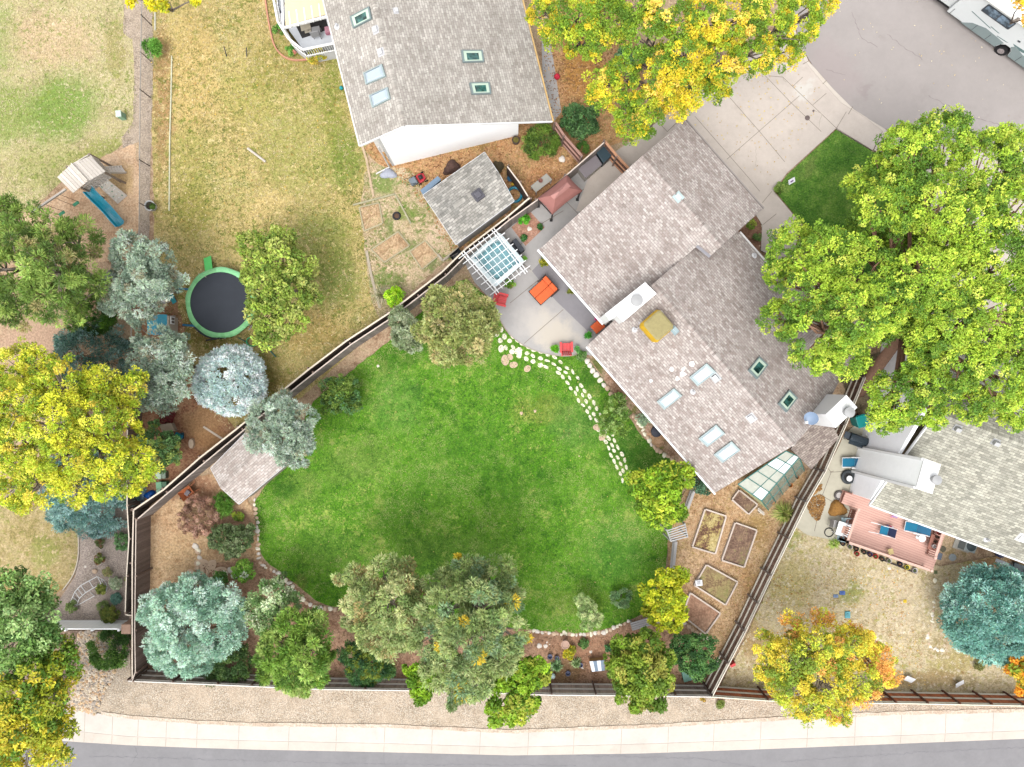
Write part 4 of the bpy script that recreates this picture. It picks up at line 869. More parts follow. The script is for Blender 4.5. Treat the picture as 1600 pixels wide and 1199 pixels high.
# ---- north house ----
def north_house():
    root = thing('house', 'north house with plain grey shingle roof, bright white gable wall and five skylights', 'house', P(700, 120, 0))
    sh = shingle_mat('north_shingles', (178, 171, 163), (212, 207, 198), (156, 149, 142), width=.32)
    dr = (P(632, 196, 5.7) - P(585, 8, 5.7)).normalized()
    ext = lambda p, k=12: p - dr * k
    SW, RD, SE = P(562, 227, 4.6), P(632, 196, 5.7), P(863, 189, 2.4)
    R_ = MB(); roof_face(R_, [SW, RD, ext(RD), ext(SW)], dr); roof_face(R_, [RD, SE, ext(SE), ext(RD)], dr, uvo=.33); ridge_cap(R_, ext(RD), RD); part(root, 'roof', R_, sh)
    f = MB(); trim(f, SW + Vector((-.03, -.02, -.08)), ext(SW) + Vector((-.03, 0, -.08)), .09, .12); part(root, 'gutter', f, gutter)
    f = MB(); trim(f, SE + Vector((.05, 0, -.08)), ext(SE) + Vector((.05, 0, -.08)), .09, .12); part(root, 'gutter', f, M((222, 184, 120), .6, .15, k=.5))
    f = MB(); trim(f, RD + Vector((0, -.03, -.09)), SE + Vector((0, -.03, -.09)), .05, .15); trim(f, RD + Vector((0, -.03, -.09)), SW + Vector((0, -.03, -.09)), .05, .15); part(root, 'barge_board', f, white)
    wl = M((236, 236, 236), .7, .02, bump=0, k=.85)
    # gable wall in two depths (the left corner steps back)
    a, b = P(613, 260, 0), P(806, 213, 0); nz = Vector((0, 0, 1)); nw = (b - a).normalized(); back = Vector((-nw.y, nw.x, 0))
    pl1 = Plane(SW, RD, ext(RD)); pl2 = Plane(RD, SE, ext(SE))
    def up(p):
        p = Vector(p); z = []
        for pl in (pl1, pl2): z.append(pl.p.z - (pl.n.x * (p.x - pl.p.x) + pl.n.y * (p.y - pl.p.y)) / pl.n.z)
        return Vector((p.x, p.y, min(z) - .16))
    # ridge crossing on wall line
    best = max([a.lerp(b, t / 60) for t in range(61)], key=lambda p: up(p).z)
    w1 = MB().slab([a, b, up(b), up(best), up(a)], .2); part(root, 'gable_wall', w1, wl)
    a2 = P(596, 238, 0); a1 = a + back * .0
    c = a + back * 1.0; c2 = c - nw * .55; far = ext(c2, 10) + Vector((0, 0, 0))
    w2 = MB().slab([c2, c + nw * .3, up(c + nw * .3), up(c2)], .15); w2.slab([c2, up(c2), up(far), far], .15); w2.slab([a, up(a), up(c), c], .15)
    part(root, 'side_wall', w2, M((232, 230, 226), .7, .02, bump=0, k=.7))
    e = MB().slab([b, up(b), up(ext(b, 10)), ext(b, 10)], .15); part(root, 'side_wall', e, wl)
    part(root, 'downspout', MB().tube([a + Vector((-.15, -.1, 3.8)), a + Vector((-.15, -.1, .15)), a + Vector((-1.0, -.5, .08))], .05, 6), gutter)
    for q in [[(546, 26), (576, 10), (580, 29), (551, 44)]]: skylight(root, pl1, q, 'dark')
    for q in [[(567, 114), (596, 100), (602, 119), (571, 132)], [(576, 149), (605, 136), (609, 154), (581, 168)]]: skylight(root, pl1, q, 'blue')
    for q in [[(721, 78), (754, 78), (757, 96), (724, 97)], [(734, 129), (765, 128), (768, 146), (738, 147)]]: skylight(root, pl2, q, 'dark')
    ar = math.atan2(dr.y, dr.x)
    for x, y in [(586, 46), (594, 81)]: vent_box(root, pl1, x, y, .3, ar, mat=offw)
    vent_box(root, pl2, 619, 16, .22, ar, mat=offw); vent_pipe(root, pl1, 527, 42)
north_house()
# ---- porch (deck, rails, canopy) ----
def porch():
    root = thing('porch', 'white railed angled porch with cream fabric canopy on the north house', 'porch', P(478, 50, 0))
    z = .9; out = [(427, -60), (431, 0), (452, 48), (474, 78), (521, 70), (505, -60)]
    part(root, 'deck', MB().prism([P(*p, z) for p in out], .0, z), M((216, 220, 226), .6, .05))
    rim = [P(*p, z + .9) for p in [(424, -60), (427, -2), (434, 34), (450, 60), (473, 78), (522, 68)]]
    rl = MB()
    for a, b in zip(rim[:-1], rim[1:]):
        rl.beam(a, b, .12, .06); a0, b0 = a.copy(), b.copy(); a0.z = b0.z = z + .12; rl.beam(a0, b0, .06, .06); L = (b - a).length
        for k in range(int(L / .14)):
            p = a.lerp(b, k * .14 / L); rl.beam((p.x, p.y, z), (p.x, p.y, z + .9), .03, .03, up=(1, 0, 0))
    part(root, 'railing', rl, white)
    sk = MB()
    for a, b in zip(rim[:-1], rim[1:]): sk.slab([Vector((a.x, a.y, 0)), Vector((b.x, b.y, 0)), Vector((b.x, b.y, z)), Vector((a.x, a.y, z))], .03)
    part(root, 'skirting', sk, offw)
    cz = 3.0; cn = [P(*p, cz) for p in [(444, -50), (446, 40), (512, 22), (496, -50)]]
    part(root, 'canopy', MB().slab(cn, .04), M((240, 222, 180), .8, .04, k=.52, bump=.05))
    fr = MB(); A_, B_ = P(443, 44, cz - .1), P(513, 26, cz - .1)
    fr.beam(A_, B_, .1, .16); fr.beam(P(440, -50, cz - .1), A_, .1, .16)
    for k in range(7): p = A_.lerp(B_, k / 6); fr.beam(p + Vector((.02, -.12, .06)), p + Vector((-.1, .8, .06)), .06, .1)
    for q in (A_, B_, P(440, 0, cz)): fr.beam((q.x, q.y, z), (q.x, q.y, cz), .1, .1, up=(1, 0, 0))
    part(root, 'pergola_frame', fr, white)
    part(root, 'door_mat', MB().prism([P(*p, z + .02) for p in [(462, 40), (508, 28), (514, 46), (472, 60)]], z + .004, z + .03), M((52, 50, 50), .8, .2))
    q = P(497, 55, z); one('patio_chair', 'grey sling chair on the white porch by the railing', 'chair', MB().box(q + Vector((0, 0, .42)), (.5, .6, .05), .2).box(q + Vector((-.0, -.3, .7)), (.5, .06, .55), .2).beam(q + Vector((-.22, .25, 0)), q + Vector((-.22, .25, .4)), .04, .04, up=(1, 0, 0)).beam(q + Vector((.22, .25, 0)), q + Vector((.22, .25, .4)), .04, .04, up=(1, 0, 0)).beam(q + Vector((-.22, -.25, 0)), q + Vector((-.22, -.25, .9)), .04, .04, up=(1, 0, 0)).beam(q + Vector((.22, -.25, 0)), q + Vector((.22, -.25, .9)), .04, .04, up=(1, 0, 0)), M((170, 170, 172), .8, .08), q)
    q = P(481, 48, z); one('patio_table', 'small beige table on the porch behind the railing', 'table', MB().box(q + Vector((0, 0, .5)), (.6, .45, .04), .25).beam(q, q + Vector((0, 0, .5)), .08, .08, up=(1, 0, 0)).box(q + Vector((0, 0, .02)), (.4, .3, .04), .25), M((196, 186, 166), .7, .08), q)
    q = P(516, 52, z); one('folded_blanket', 'pink patterned blanket draped on the right of the porch', 'blanket', MB().box(q + Vector((0, 0, .3)), (.45, .4, .3), .2, (1, .8, .86, 1)).box(q + Vector((0, 0, .47)), (.4, .36, .04), .2), M((206, 150, 166), .9, .2), q, bevel=.04)
porch()

# ---- grey shed ----
def gable_shed(label, eave_px, h_e, h_r, col, wcol, cat='shed', vent=None, ridge_frac=.5):
    "eave_px: 4 corners a-b (eave), c-d (opposite eave), a next to d"
    a, b, c, d = [P(*p, h_e) for p in eave_px]; root = thing('garden_shed', label, cat, (Vector((a.x + c.x, a.y + c.y, 0)) / 2))
    r1 = a.lerp(d, ridge_frac); r2 = b.lerp(c, ridge_frac); r1.z = r2.z = h_r; e = (b - a).normalized()
    R_ = MB(); roof_face(R_, [a, b, r2, r1], e, .09); roof_face(R_, [r1, r2, c, d], e, .09, .3); ridge_cap(R_, r1, r2, .24); part(root, 'roof', R_, col)
    ctr = (a + b + c + d) / 4; q = [ctr + (p - ctr) * .93 for p in (a, b, c, d)]
    wm = wcol; part(root, 'wall', MB().prism(q, 0, h_e - .06), wm)
    g = MB()
    for s_, t_, r_ in ((q[0], q[3], r1), (q[1], q[2], r2)):
        rr_ = ctr + (r_ - ctr) * .93; g.slab([Vector((s_.x, s_.y, h_e - .06)), Vector((t_.x, t_.y, h_e - .06)), Vector((rr_.x, rr_.y, h_r - .14))], .05)
    part(root, 'gable', g, wm)
    f = MB(); 
    for p, q_ in ((a, b), (c, d)): trim(f, p - Vector((0, 0, .07)), q_ - Vector((0, 0, .07)), .07, .1)
    for p, q_ in ((a, r1), (r1, d), (b, r2), (r2, c)): trim(f, p - Vector((0, 0, .06)), q_ - Vector((0, 0, .06)), .05, .1)
    part(root, 'trim', f, offw)
    ea = math.atan2(e.y, e.x); m = q[0].lerp(q[3], .5); n_ = (m - ctr); n_.z = 0; n_.normalize()
    part(root, 'door', MB().box(Vector((m.x, m.y, .95)) + n_ * .03, (.05, .85, 1.85), ea), offw)
    return root, Plane(a, b, r2), Plane(r1, c, d), e
sg = shingle_mat('shed_shingles', (150, 148, 142), (206, 202, 194), (132, 130, 126), width=.34, row=.15)
o, p1, p2, e = gable_shed('grey shingled garden shed with a square roof vent and white edge trim', [(712, 382), (803, 314), (757, 238), (661, 305)], 2.2, 2.75, sg, M((206, 202, 196), .8, .05))
c = p2.at(747, 305, .09); part(o, 'roof_vent', MB().box(c, (.62, .62, .18), math.atan2(e.y, e.x)).box(c + Vector((0, 0, .13)), (.36, .36, .1), math.atan2(e.y, e.x) , 1.3), M((92, 90, 98), .4, .1, bump=0), bevel=.03)
o, p1, p2, e = gable_shed('small southwest shed with pinkish shingle roof half under the grey green pine', [(373, 788), (452, 722), (396, 664), (329, 732)], 2.2, 2.75, shingle_mat('southwest_shingles', (196, 182, 174), (228, 220, 214), (168, 156, 150)), M((190, 176, 160), .8, .05))

# ---- east house ----
def east_house():
    root = thing('house', 'east neighbour house with greenish grey shingle roof behind the pink deck', 'house', P(1480, 760, 0))
    sh = shingle_mat('east_shingles', (160, 158, 146), (208, 206, 190), (134, 134, 124), width=.34, row=.15)
    e = Vector((.937, -.349, 0))
    A_ = P(1360, 789, 2.6); B_ = A_ + e * 15; Rl = P(1465, 645, 6.1); Rr = Rl + e * 14
    R_ = MB(); roof_face(R_, [A_, B_, Rr, Rl], e)
    n_ = Vector((.349, .937, 0)); D_ = Rl + n_ * 5.2; D_.z = 3.6; E_ = Rr + n_ * 5.2; E_.z = 3.6
    roof_face(R_, [Rl, Rr, E_, D_], e, uvo=.4); ridge_cap(R_, Rl, Rr); part(root, 'roof', R_, sh)
    f = MB(); trim(f, A_ + Vector((-.03, -.03, -.08)), B_ + Vector((-.03, -.03, -.08)), .1, .12); part(root, 'gutter', f, white)
    f = MB(); trim(f, A_ + Vector((-.04, 0, -.05)), Rl + Vector((-.04, 0, -.05)), .06, .16); trim(f, Rl + Vector((-.04, 0, -.05)), D_ + Vector((-.04, 0, -.05)), .06, .16); part(root, 'barge_board', f, white)
    wl = M((236, 236, 240), .75, .03, bump=0, k=.95)
    pl = Plane(A_, B_, Rl); pl2 = Plane(Rl, Rr, D_)
    def up(p, d=.17): return Vector((p.x, p.y, min(q.p.z - (q.n.x * (p.x - q.p.x) + q.n.y * (p.y - q.p.y)) / q.n.z for q in (pl, pl2)) - d))
    a, b = P(1331, 771, 0), P(1357, 655, 0)
    d_ = (b - a).normalized(); c0 = b + d_ * 5.5
    g = [a.lerp(c0, t / 40) for t in range(41)]; best = max(g, key=lambda p: up(p).z)
    part(root, 'gable_wall', MB().slab([a, c0, up(c0), up(best), up(a)], .2), wl)
    s0 = a + e * 14; part(root, 'south_wall', MB().slab([a, s0, up(s0), up(a)], .2), wl)
    for t in (.25, .5, .75): window(root, a.lerp(s0, t) + Vector((0, 0, 1.45)), math.atan2(e.y, e.x), 1.4, 1.1, Vector((-.349, -.937, 0)))
    # tall chimney chase
    top = [P(*p, 6.9) for p in [(1443.5, 718), (1467.5, 727), (1455, 770), (1431, 762)]]
    lo = [(p.x, p.y) for p in top]
    o = part(root, 'chimney', MB().prism(lo, 0, 6.88), M((238, 240, 244), .7, .03, bump=0, k=.95), label='very tall pale grey boxed chimney rising beside the gable')
    part(o, 'chimney_cap', MB().prism([sum((Vector(q) for q in top), Vector()) / 4 + (Vector(p) - sum((Vector(q) for q in top), Vector()) / 4) * 1.06 for p in top], 6.88, 6.98), white)
    tr = MB()
    for i in (0, 3): tr.beam((lo[i][0] - .03, lo[i][1], 0), (lo[i][0] - .03, lo[i][1], 6.88), .14, .14, up=(1, 0, 0))
    part(o, 'corner_trim', tr, white)
    cc = P(1458, 749, 6.98); part(o, 'flue_cap', MB().lathe(cc, [(.17, 0), (.17, .22), (.25, .24), (.25, .36), (.04, .4)], 20), M((206, 206, 206), .4, .03, bump=0, k=.36))
    ar = math.atan2(e.y, e.x); 
    for x, y in [(1497, 671), (1557, 693)]: vent_box(root, pl, x, y, .28, ar, mat=M((196, 196, 196), .5, .05), ht=.28)
    vent_pipe(root, pl, 1541, 843); vent_box(root, pl, 1598, 842, .4, ar, mat=white)
    return root
east_house()
# =============== TREES AND SHRUBS ===============
KL = .82
def LC(c, k=KL): return np.array([min(lin(x) * k, .8) for x in c])
bark = {'grey': wood_mat('grey_bark', (150, 136, 124), .3), 'brown': wood_mat('brown_bark', (172, 132, 108), .3), 'pale': wood_mat('pale_twigs', (196, 180, 166), .2)}
_tn = [0]
def rand_dirs(r, n, zmin=-1.0):
    z = r.uniform(zmin, 1, n); a = r.uniform(0, 2 * np.pi, n); q = np.sqrt(1 - z * z)
    return np.stack([q * np.cos(a), q * np.sin(a), z], 1)
def leaf_cloud(r, cc, cr, per, L, W, radial, pal, cpi, flat=.75, jit=.22, droop=0.0, clump_tone=.16):
    "cc (K,3) clump centres, cr (K,) radii, per leaves each, cpi palette index per clump"
    K = len(cc); idx = np.repeat(np.arange(K), per); n = len(idx)
    dr = rand_dirs(r, n, -.75); rad = r.uniform(.35, 1, n) ** .6
    c = cc[idx] + dr * (cr[idx] * rad)[:, None] * np.array([1, 1, flat])
    d = unit(dr * radial + r.normal(0, 1, (n, 3)) * (1 - radial) * .8 + np.array([0, 0, -droop]))
    up = np.zeros((n, 3)); up[:, 2] = 1; up += r.normal(0, .55, (n, 3)) + dr * .4
    s_ = unit(np.cross(d, unit(up)))
    tone = r.normal(1, clump_tone, K).clip(.6, 1.5)[idx] * r.uniform(1 - jit, 1 + jit, n)
    cols = pal[cpi[idx]] * tone[:, None]
    cols *= (1 + r.normal(0, .06, (n, 3)))
    return c, d, s_, L * r.uniform(.7, 1.35, n), W * r.uniform(.7, 1.3, n), cols.clip(0, .8)
KINDS = {   # clump radius, leaves per clump, length, width, radial, flat, coverage
    'broad': dict(cr=.42, per=95, L=.18, W=.10, radial=.25, flat=.7, cov=1.25, shell=(.62, 1.0), zmin=-.45, tone=.15),
    'airy': dict(cr=.42, per=60, L=.20, W=.10, radial=.3, flat=.7, cov=1.0, shell=(.35, 1.0), zmin=-.5, tone=.18),
    'pine': dict(cr=.36, per=105, L=.26, W=.045, radial=.75, flat=.8, cov=1.35, shell=(.6, 1.0), zmin=-.4, tone=.16),
    'puff': dict(cr=.30, per=100, L=.17, W=.05, radial=.7, flat=.9, cov=1.5, shell=(.7, 1.0), zmin=-.4, tone=.13),
    'bush': dict(cr=.22, per=60, L=.12, W=.08, radial=.3, flat=.8, cov=1.4, shell=(.6, 1.0), zmin=-.1, tone=.15),
    'needle_bush': dict(cr=.24, per=80, L=.18, W=.04, radial=.7, flat=.8, cov=1.5, shell=(.6, 1.0), zmin=-.1, tone=.15),
}
def crown(r, lobes, kind, pal, kw):
    "lobes: (px, py, rpx, z, colour weights or None, zscale)"
    k = dict(KINDS[kind]); k.update(kw); CC = []; CR = []; CP = []; LB = []
    for lb in lobes:
        px, py, rp, z = lb[:4]; wts = lb[4] if len(lb) > 4 and lb[4] is not None else kw.get('wts'); zs = lb[5] if len(lb) > 5 else kw.get('zs', .75)
        c = P(px, py, z); R = rp * S * (1 - z / H); cr = k['cr']
        n = max(4, int(2.0 * (R / cr) ** 2 * k['cov'])); d = rand_dirs(r, n, k['zmin'])
        # uneven outline: direction-dependent radius
        ph = r.uniform(0, 6.28, 4); az = np.arctan2(d[:, 1], d[:, 0])
        wa = .3 if len(lobes) == 1 else 1; wob = 1 + wa * (.10 * np.sin(3 * az + ph[0]) + .08 * np.sin(5 * az + ph[1]) + .06 * np.sin(9 * az + ph[2] + 3 * d[:, 2]))
        rad = max(R - cr * .55, R * .4) * wob * r.uniform(k['shell'][0], k['shell'][1], n) ** .5
        cc = np.array(c) + d * rad[:, None] * np.array([1, 1, zs]); cc[:, 2] = np.maximum(cc[:, 2], .12)
        cr_ = cr * r.uniform(.65, 1.3, n) * (1 if R > cr * 2 else .7)
        p = np.array(wts if wts is not None else [1] * len(pal), float)
        # colour chosen from a smooth field so that hues gather in patches
        f = np.sin(cc[:, 0] * .9 + ph[0]) + np.sin(cc[:, 1] * 1.1 + ph[1]) + np.sin(cc[:, 2] * 1.3 + ph[3]) + r.normal(0, 1.0, n)
        q = np.argsort(np.argsort(f)) / max(1, n - 1); cum = np.cumsum(p / p.sum()); cp = np.searchsorted(cum, q.clip(0, .9999))
        CC.append(cc); CR.append(cr_); CP.append(cp); LB.append((c, R, cc))
    return np.concatenate(CC), np.concatenate(CR), np.concatenate(CP), LB, k
def tree(name, label, cat, kind, lobes, pal, group=None, base=None, trunk=.16, barkc='grey', twigs=6, parts=True, hbase=0.0, **kw):
    _tn[0] += 1; r = np.random.default_rng(100 + _tn[0]); pal = np.array([LC(p) for p in pal])
    cc, cr, cp, LB, k = crown(r, lobes, kind, pal, kw)
    if base is None:
        wsum = sum(l[1] ** 2 for l in LB); b = sum((l[0] * l[1] ** 2 for l in LB), Vector()) / wsum; b.z = hbase
    else: b = P(*base); b.z = hbase
    arr = leaf_cloud(r, cc, cr, k['per'], k['L'], k['W'], k['radial'], pal, cp, k['flat'], clump_tone=k['tone'], droop=k.get('droop', 0))
    o = quads_obj('crown' if parts else name, *arr, leafm, off=b); COL.objects.link(o)
    if not parts:
        o.location = b; return tag(o, label, cat, group)
    root = thing(name, label, cat, b, group); o.parent = root
    # trunk, limbs and twigs
    mb = MB(); zt = max(l[0].z for l in LB); zl = min(l[0].z for l in LB)
    cen = sum((l[0] for l in LB), Vector()) / len(LB)
    mid = b.lerp(Vector((cen.x, cen.y, b.z + (zl - b.z) * .75)), .9) if len(LB) > 1 else Vector((b.x, b.y, b.z + (zt - b.z) * .8))
    if 'mid' in kw: mid = P(*kw['mid'])
    m2 = b.lerp(mid, .5) + Vector((random.uniform(-.1, .1), random.uniform(-.1, .1), 0))
    mb.tube([b, m2, mid], [trunk * 1.25, trunk, trunk * .8], 10)
    for c, R, lc in LB:
        a = mid.lerp(c, .5) + Vector((random.uniform(-.2, .2) * R, random.uniform(-.2, .2) * R, -.1 * R))
        if (c - mid).length > .1: mb.tube([mid, a, c], [trunk * .5, trunk * .3, trunk * .16], 7)
        for i in r.integers(0, len(lc), twigs if R > .8 else 2):
            q = Vector(lc[i]); s_ = a.lerp(c, random.uniform(.2, 1)); w_ = s_.lerp(q, .55) + Vector((random.uniform(-.15, .15), random.uniform(-.15, .15), random.uniform(0, .2))) * R * .5
            mb.tube([s_, w_, q + (q - c) * .05], [trunk * .22, trunk * .14, .012], 5)
    part(root, 'trunk', mb, bark[barkc], smooth=True)
    return root
def spruce(name, label, x, y, rp, h, pal, z0=.4, n=None, group=None, cr=.24, L=.15, W=.05, per=70, wts=None, tip=1.0, cat='spruce tree', base_h=0.0):
    "conical conifer seen from above: boughs in tiers, needles pointing outwards; x, y, rp measured on the photo at mid height"
    _tn[0] += 1; r = np.random.default_rng(500 + _tn[0]); pal = np.array([LC(p) for p in pal]); zm = z0 + (h - z0) * .3
    c = P(x, y, zm); R = rp * S * (1 - zm / H); n = n or int(4.2 * (R / cr) ** 2)
    u = r.uniform(0, 1, n) ** .5; az = r.uniform(0, 2 * np.pi, n); ph = r.uniform(0, 6.28, 3)
    wob = 1 + .07 * np.sin(5 * az + ph[0]) + .06 * np.sin(8 * az + ph[1]) + .05 * np.sin(13 * az + ph[2])
    # boughs: quantise the azimuth softly into arms
    arms = int(13 + R * 4); az += .14 / arms * 6.28 * np.sin(az * arms + u * 7)
    rr_ = u * R * wob; z = z0 + (h - z0) * (1 - u) ** tip + r.uniform(-.15, .15, n) - .1 * np.cos(az * arms + u * 7)
    cc = np.stack([c.x + rr_ * np.cos(az), c.y + rr_ * np.sin(az), z], 1); crr = cr * r.uniform(.7, 1.25, n)
    cp = r.choice(len(pal), n, p=None if wts is None else np.array(wts) / sum(wts))
    crr = crr * 1.1; cpos, d, s_, LL, WW, cols = leaf_cloud(r, cc, crr, per, L, W, .8, pal, cp, .85, clump_tone=.14, droop=-.2)
    b = Vector((c.x, c.y, base_h)); root = thing(name, label, cat, b, group)
    o = quads_obj('crown', cpos, d, s_, LL, WW, cols, leafm, off=b); COL.objects.link(o); o.parent = root
    mb = MB().tube([b, Vector((c.x, c.y, h * .93))], [.05 + h * .02, .03], 8)
    for k in range(int(26 + R * 8)):
        uu = random.uniform(.15, .95); a = random.uniform(0, 6.28); zz = z0 + (h - z0) * (1 - uu); mb.tube([Vector((c.x, c.y, zz)), Vector((c.x + math.cos(a) * uu * R * .9, c.y + math.sin(a) * uu * R * .9, zz - .05))], [.03, .01], 4)
    part(root, 'trunk', mb, bark['brown'], smooth=True); return root
def blades(name, label, cat, x, y, rp, pal, n=160, W=.04, h=.5, group=None, droop=.35, z=0.0):
    _tn[0] += 1; r = random.Random(_tn[0]); c = P(x, y, z); R = rp * S; mb = MB()
    for k in range(n):
        a = r.uniform(0, 6.28); e = r.uniform(.25, 1); L = R * r.uniform(.6, 1.1) * (.45 + .55 * e); top = h * (1.1 - e * .75) * r.uniform(.7, 1.1)
        col = LC(r.choice(pal)) * r.uniform(.75, 1.25); d = Vector((math.cos(a), math.sin(a), 0)); s_ = Vector((-d.y, d.x, 0)) * W / 2
        p0 = c + d * .03; p1 = c + d * L * .5 + Vector((0, 0, top)); p2 = c + d * L + Vector((0, 0, top * (1 - droop)))
        mb.add([p0 - s_, p0 + s_, p1 + s_, p2, p1 - s_], [(0, 1, 2, 4), (4, 2, 3)], (min(col[0], .8), min(col[1], .8), min(col[2], .8), 1))
    return one(name, label, cat, mb, leafm, c, group)
def bush(label, x, y, rp, h, pal, kind='bush', name='shrub', cat='shrub', group=None, wts=None, **kw):
    z = h * .55; R = rp * S
    return tree(name, label, cat, kind, [(x, y, rp, z, wts, min(1.0, h * .5 / max(R, .05)))], pal, group, parts=rp >= 14, trunk=.035, twigs=3, **kw)

GRN = [(164, 192, 62), (190, 210, 76), (130, 164, 54), (206, 218, 94), (94, 130, 46)]
# -- the big maple over the front yard
tree('maple_tree', 'huge bright green tree at the right, brown trunk leaning out beside the white east chimney', 'tree', 'broad', [
    (1420, 235, 50, 8.5), (1398, 262, 42, 7.5), (1470, 220, 55, 8.5), (1540, 262, 62, 8.5), (1590, 240, 46, 8.0), (1345, 290, 30, 7.0), (1390, 320, 56, 8.5), (1450, 320, 64, 9), (1520, 340, 60, 9), (1585, 330, 55, 9),
    (1240, 390, 48, 7), (1215, 430, 26, 6.5), (1290, 400, 55, 8), (1345, 420, 58, 8.5), (1268, 455, 55, 8.5), (1215, 500, 34, 7), (1275, 520, 56, 8.5), (1335, 490, 60, 9.5), (1385, 470, 50, 9), (1320, 555, 44, 8), (1280, 565, 24, 7),
    (1440, 440, 60, 9.5), (1500, 430, 55, 9), (1560, 420, 60, 9), (1600, 440, 40, 9), (1480, 500, 58, 9.5), (1550, 500, 62, 9.5), (1600, 530, 50, 9), (1500, 565, 52, 9), (1560, 590, 60, 8.5), (1450, 590, 46, 8), (1400, 620, 46, 7.2), (1385, 650, 34, 6.5), (1352, 365, 40, 5.5, [1, 0, 3, 0, 4]), (1400, 385, 40, 6, [1, 0, 3, 0, 4]), (1500, 385, 40, 6, [1, 0, 3, 0, 4]), (1425, 492, 34, 8.2), (1400, 505, 26, 7.6), (1440, 520, 34, 8.4), (1372, 520, 26, 7.4), (1440, 560, 34, 8), (1450, 640, 36, 7), (1520, 632, 34, 7.2), (1590, 640, 36, 7)],
    GRN, base=(1342, 612), trunk=.34, barkc='brown', twigs=8, mid=(1412, 520, 5.6), wts=[4, 2.2, 4, .5, 2.4], cr=.27, zs=.55, per=68, cov=1.5, L=.125, W=.07, tone=.13, radial=.45, shell=(.45, 1.0))
# -- yellowing trees by the cul-de-sac
YG = [(228, 206, 56), (182, 192, 56), (134, 164, 48), (104, 138, 46), (240, 208, 92)]
tree('ash_tree', 'green and yellow tree at the top centre beside the north house roof', 'tree', 'broad', [
    (848, 18, 28, 7, [3, 3, 2, 1, 1]), (872, 50, 30, 7, [3, 3, 3, 1, 1]), (905, 20, 44, 8, [1, 3, 4, 2, 0]), (925, 62, 34, 7.5, [0, 2, 4, 3, 0]), (952, 30, 40, 8, [0, 2, 3, 4, 0]), (985, 10, 36, 8, [1, 1, 3, 4, 0]), (890, 82, 14, 6, [2, 3, 2, 1, 0])],
    YG, base=(945, 60), trunk=.2, cr=.29, zs=.6, per=75, L=.13, W=.065, cov=1.4, radial=.45, shell=(.45, 1.0))
tree('ash_tree', 'large yellow tree reaching over the driveway and the main roof corner', 'tree', 'broad', [
    (1010, 55, 44, 8, [1, 1, 3, 4, 0]), (1050, 20, 45, 9, [2, 1, 3, 3, 1]), (1100, 30, 42, 9, [5, 2, 2, 1, 1]), (1150, 25, 45, 8.5, [2, 3, 3, 1, 1]), (1200, 20, 45, 8, [1, 2, 4, 2, 0]), (1250, 30, 40, 7.5, [2, 2, 4, 1, 0]), (1285, 8, 26, 7, [5, 2, 1, 0, 2]),
    (1230, 80, 30, 6.5, [2, 2, 3, 2, 0]), (1175, 85, 40, 7.5, [3, 3, 2, 1, 1]), (1125, 95, 42, 8, [5, 2, 2, 1, 1]), (1075, 85, 42, 8.5, [3, 2, 3, 2, 0]), (1040, 115, 38, 8, [5, 2, 1, 1, 1]), (1080, 140, 34, 7, [5, 2, 1, 1, 1]), (1120, 135, 30, 6.5, [1, 2, 3, 3, 0]),
    (945, 132, 30, 6.5, [4, 3, 2, 1, 1]), (975, 115, 30, 7, [1, 2, 4, 3, 0]), (935, 155, 22, 6, [4, 3, 2, 1, 0]), (975, 165, 28, 6, [2, 2, 3, 3, 0]), (1010, 165, 32, 6.5, [4, 3, 2, 1, 1]), (985, 200, 28, 5.6, [1, 2, 4, 3, 0]), (1055, 170, 24, 6, [5, 2, 1, 0, 1]), (1012, 205, 14, 5.5, [0, 1, 4, 3, 0])],
    YG, base=(1005, 92), trunk=.26, cr=.28, zs=.55, cov=1.35, twigs=8, L=.13, W=.065, per=75, radial=.45, shell=(.45, 1.0))
tree('birch_tree', 'wisp of yellow foliage hanging in from the top left of the frame', 'tree', 'airy', [(205, -4, 18, 6), (235, 2, 18, 6), (255, 8, 10, 6), (312, -4, 20, 6)], [(214, 204, 40), (176, 182, 40), (230, 214, 60)], base=(235, -40), trunk=.12)
tree('birch_tree', 'twiggy yellow crown peeping in behind the motorhome', 'tree', 'airy', [(1597, 4, 16, 6), (1615, 30, 20, 6)], [(222, 200, 40), (240, 190, 90)], base=(1620, 10), trunk=.1)
# -- west side
tree('pine_tree', 'broad dark green pine at the left edge below the play set', 'pine tree', 'pine', [(30, 360, 50, 5), (80, 375, 48, 5.5), (125, 370, 36, 5), (30, 420, 55, 6.5), (85, 430, 55, 7), (135, 425, 36, 5.5), (35, 475, 45, 6), (95, 475, 45, 6), (-20, 420, 60, 6.5), (135, 470, 28, 5), (5, 330, 30, 5)],
    [(116, 144, 64), (140, 166, 78), (92, 118, 54), (156, 180, 90), (164, 156, 104)], wts=[4, 3, 3, 2, 1], trunk=.25, twigs=10, barkc='pale', cr=.42, cov=1.0, per=110, W=.05)
bush('dark green juniper tucked under the left pine beside the paler tree', 150, 492, 36, 2.6, [(64, 100, 26), (46, 78, 26), (84, 120, 36)], 'needle_bush', name='juniper', cat='juniper')
GG = [(150, 168, 148), (172, 190, 166), (124, 144, 124), (186, 200, 184), (150, 146, 120)]
tree('juniper_tree', 'grey green puffy tree between the play area and the trampoline', 'juniper tree', 'puff', [(205, 395, 34, 4.2), (240, 405, 34, 4.5), (262, 440, 30, 4.0), (225, 440, 40, 5), (180, 455, 30, 4), (215, 472, 34, 4.2), (245, 470, 22, 3.6), (170, 478, 16, 3.4)], GG, trunk=.16, wts=[4, 3, 2, 2, .7])
